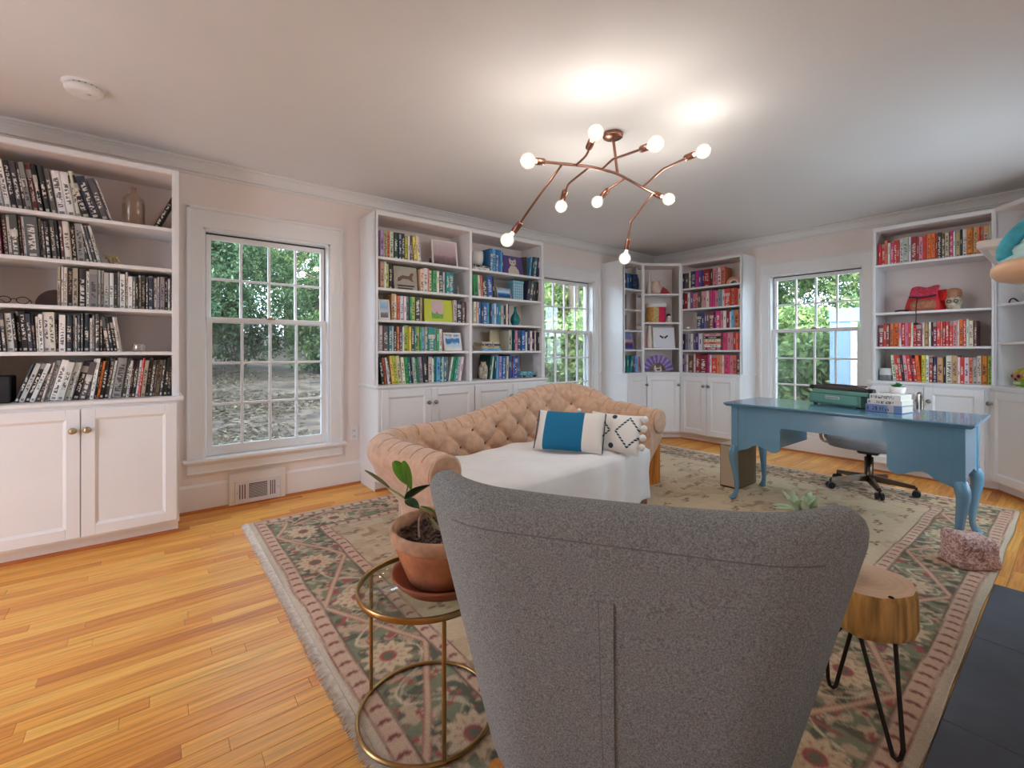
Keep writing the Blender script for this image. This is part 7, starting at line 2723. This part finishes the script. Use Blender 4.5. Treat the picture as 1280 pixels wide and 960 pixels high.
# ================================================================== office chair behind the desk
STEEL = mat('bronze_steel', (96, 80, 66), 0.3, 1.0)
ocx, ocy = 4.50, 1.08
oc = thing('office_chair', 'grey upholstered swivel chair on a five-star caster base behind the desk', 'chair', (ocx, ocy, RZ), R(180))
GSEAT = mat('grey_seat_fabric', (140, 138, 142), 0.9, var=(150, 0.15), bump=(200, 0.2))
obj('column', MB().lathe([(0.030, 0.085), (0.030, 0.26), (0.018, 0.262), (0.018, 0.32), (0.0, 0.32)], 20), STEEL, oc)
obj('mechanism', MB().cbox(-0.05, 0.05, -0.07, 0.07, 0.285, 0.345, 0.01), BLACK, oc)
obj('tilt_lever', MB().tube([(0.0, 0.05, 0.32), (0.02, 0.20, 0.315)], 0.006, 8), BLACK, oc)
for k in range(5):
    a_ = R(26 + 72 * k)
    d_ = Vector((math.cos(a_), math.sin(a_), 0))
    n_ = Vector((-math.sin(a_), math.cos(a_), 0))
    mb = MB()
    sec = []
    for (r_, w_, z0, z1) in ((0.0, 0.026, 0.072, 0.125), (0.12, 0.022, 0.070, 0.108), (0.28, 0.016, 0.062, 0.086)):
        sec.append([d_ * r_ - n_ * w_ + Vector((0, 0, z0)), d_ * r_ + n_ * w_ + Vector((0, 0, z0)), d_ * r_ + n_ * w_ * 0.6 + Vector((0, 0, z1)), d_ * r_ - n_ * w_ * 0.6 + Vector((0, 0, z1))])
    v = [p for s_ in sec for p in s_]
    f = [(i * 4 + q_, i * 4 + (q_ + 1) % 4, i * 4 + 4 + (q_ + 1) % 4, i * 4 + 4 + q_) for i in range(2) for q_ in range(4)] + [(8, 9, 10, 11), (3, 2, 1, 0)]
    mb.add(v, f)
    lg_ = obj('base_arm', mb, STEEL, oc)
    p_ = d_ * 0.285
    cst = MB()
    for s_ in (-1, 1):
        q_ = p_ + n_ * s_ * 0.016
        cst.tube([q_ - n_ * 0.010 + Vector((0, 0, 0.027)), q_ + n_ * 0.010 + Vector((0, 0, 0.027))], 0.026, 16)
    cst.tube([p_ + Vector((0, 0, 0.03)), p_ + Vector((0, 0, 0.075))], 0.007, 8)
    obj('caster', cst, BLACK, lg_)
mb = MB()


def seatp(u, v):
    """rounded cushion: u round the outline, v from the underside centre to the top centre"""
    a = u * 6.2832
    ca, sa = math.cos(a), math.sin(a)
    k = (abs(ca) ** 4 + abs(sa) ** 4) ** (-0.25)
    prof = [(0.0, 0.345), (0.80, 0.345), (0.96, 0.36), (1.0, 0.395), (0.985, 0.43), (0.90, 0.452), (0.5, 0.458), (0.0, 0.456)]
    i = v * (len(prof) - 1)
    i0 = min(int(i), len(prof) - 2)
    fr_ = i - i0
    r_ = prof[i0][0] + (prof[i0 + 1][0] - prof[i0][0]) * fr_
    z = prof[i0][1] + (prof[i0 + 1][1] - prof[i0][1]) * fr_
    x, y = ca * k * r_ * 0.245, sa * k * r_ * 0.26
    return (x, y, z - 0.018 * sstep(0.1, 0.25, x))


mb.grid(seatp, 40, 22, wrap=True)
obj('seat', mb, GSEAT, oc)
mb = MB()
mb.grid(lambda u, v: (-0.245 + 0.05 * math.cos(u * 6.2832) * 0.6 - 0.03 * v + 0.05 * (2 * v * 0), 0.0 + 0.20 * math.copysign(abs(math.sin(u * 6.2832)) ** 0.7, math.sin(u * 6.2832)), 0.54 + 0.155 * v), 36, 8, wrap=True)
mb.add([(-0.275 + 0.03 * math.cos(k * 6.2832 / 24), 0.20 * math.copysign(abs(math.sin(k * 6.2832 / 24)) ** 0.7, math.sin(k * 6.2832 / 24)), 0.695) for k in range(24)], [tuple(range(24))])
obj('backrest', mb, GSEAT, oc)
obj('back_bar', MB().tube(smooth_path([(-0.10, 0, 0.335), (-0.22, 0, 0.338), (-0.27, 0, 0.45), (-0.275, 0, 0.57)], 5), 0.012, 9), STEEL, oc)
for s in (-1, 1):
    y_ = s * 0.31
    zt2 = 0.79 if s > 0 else 0.66
    obj('armrest', MB().tube(smooth_path([(0.06, s * 0.22, 0.35), (0.06, y_, 0.37), (0.07, y_, 0.55), (0.075, y_, zt2 - 0.03), (0.05, y_, zt2), (0.0, y_, zt2 - 0.004), (-0.035, y_, zt2 - 0.05), (-0.04, y_, 0.55), (-0.04, y_, 0.37), (-0.03, s * 0.22, 0.35)], 5), 0.012, 10), mat('polished_steel', (186, 178, 168), 0.2, 1.0), oc)

# upright box beside the desk leg
bx_ = thing('upright_box', 'beige upright box with brown sides standing by the desk leg', 'box', (3.665, 1.875, RZ), R(-90))
BEI = mat('beige_panel', (206, 190, 166), 0.5, var=(5, 0.04))
BRW = mat('brown_side', (112, 92, 66), 0.45, 0.2, var=(8, 0.12))
obj('side_shell', MB().cbox(0.0, 0.150, 0.006, 0.33, 0.004, 0.345, 0.006), BRW, bx_)
obj('front_panel', MB().cbox(0.010, 0.132, -0.004, 0.010, 0.012, 0.338, 0.004), BEI, bx_)
obj('edge_trim', MB().cbox(0.134, 0.152, -0.004, 0.008, 0.008, 0.342, 0.003), mat('gold_trim', (176, 144, 96), 0.35, 0.7), bx_)
obj('top_panel', MB().cbox(0.004, 0.146, 0.002, 0.326, 0.343, 0.350, 0.003), BEI, bx_)
obj('plinth', MB().box(0.004, 0.146, 0.008, 0.326, 0.0, 0.006), BLACK, bx_)
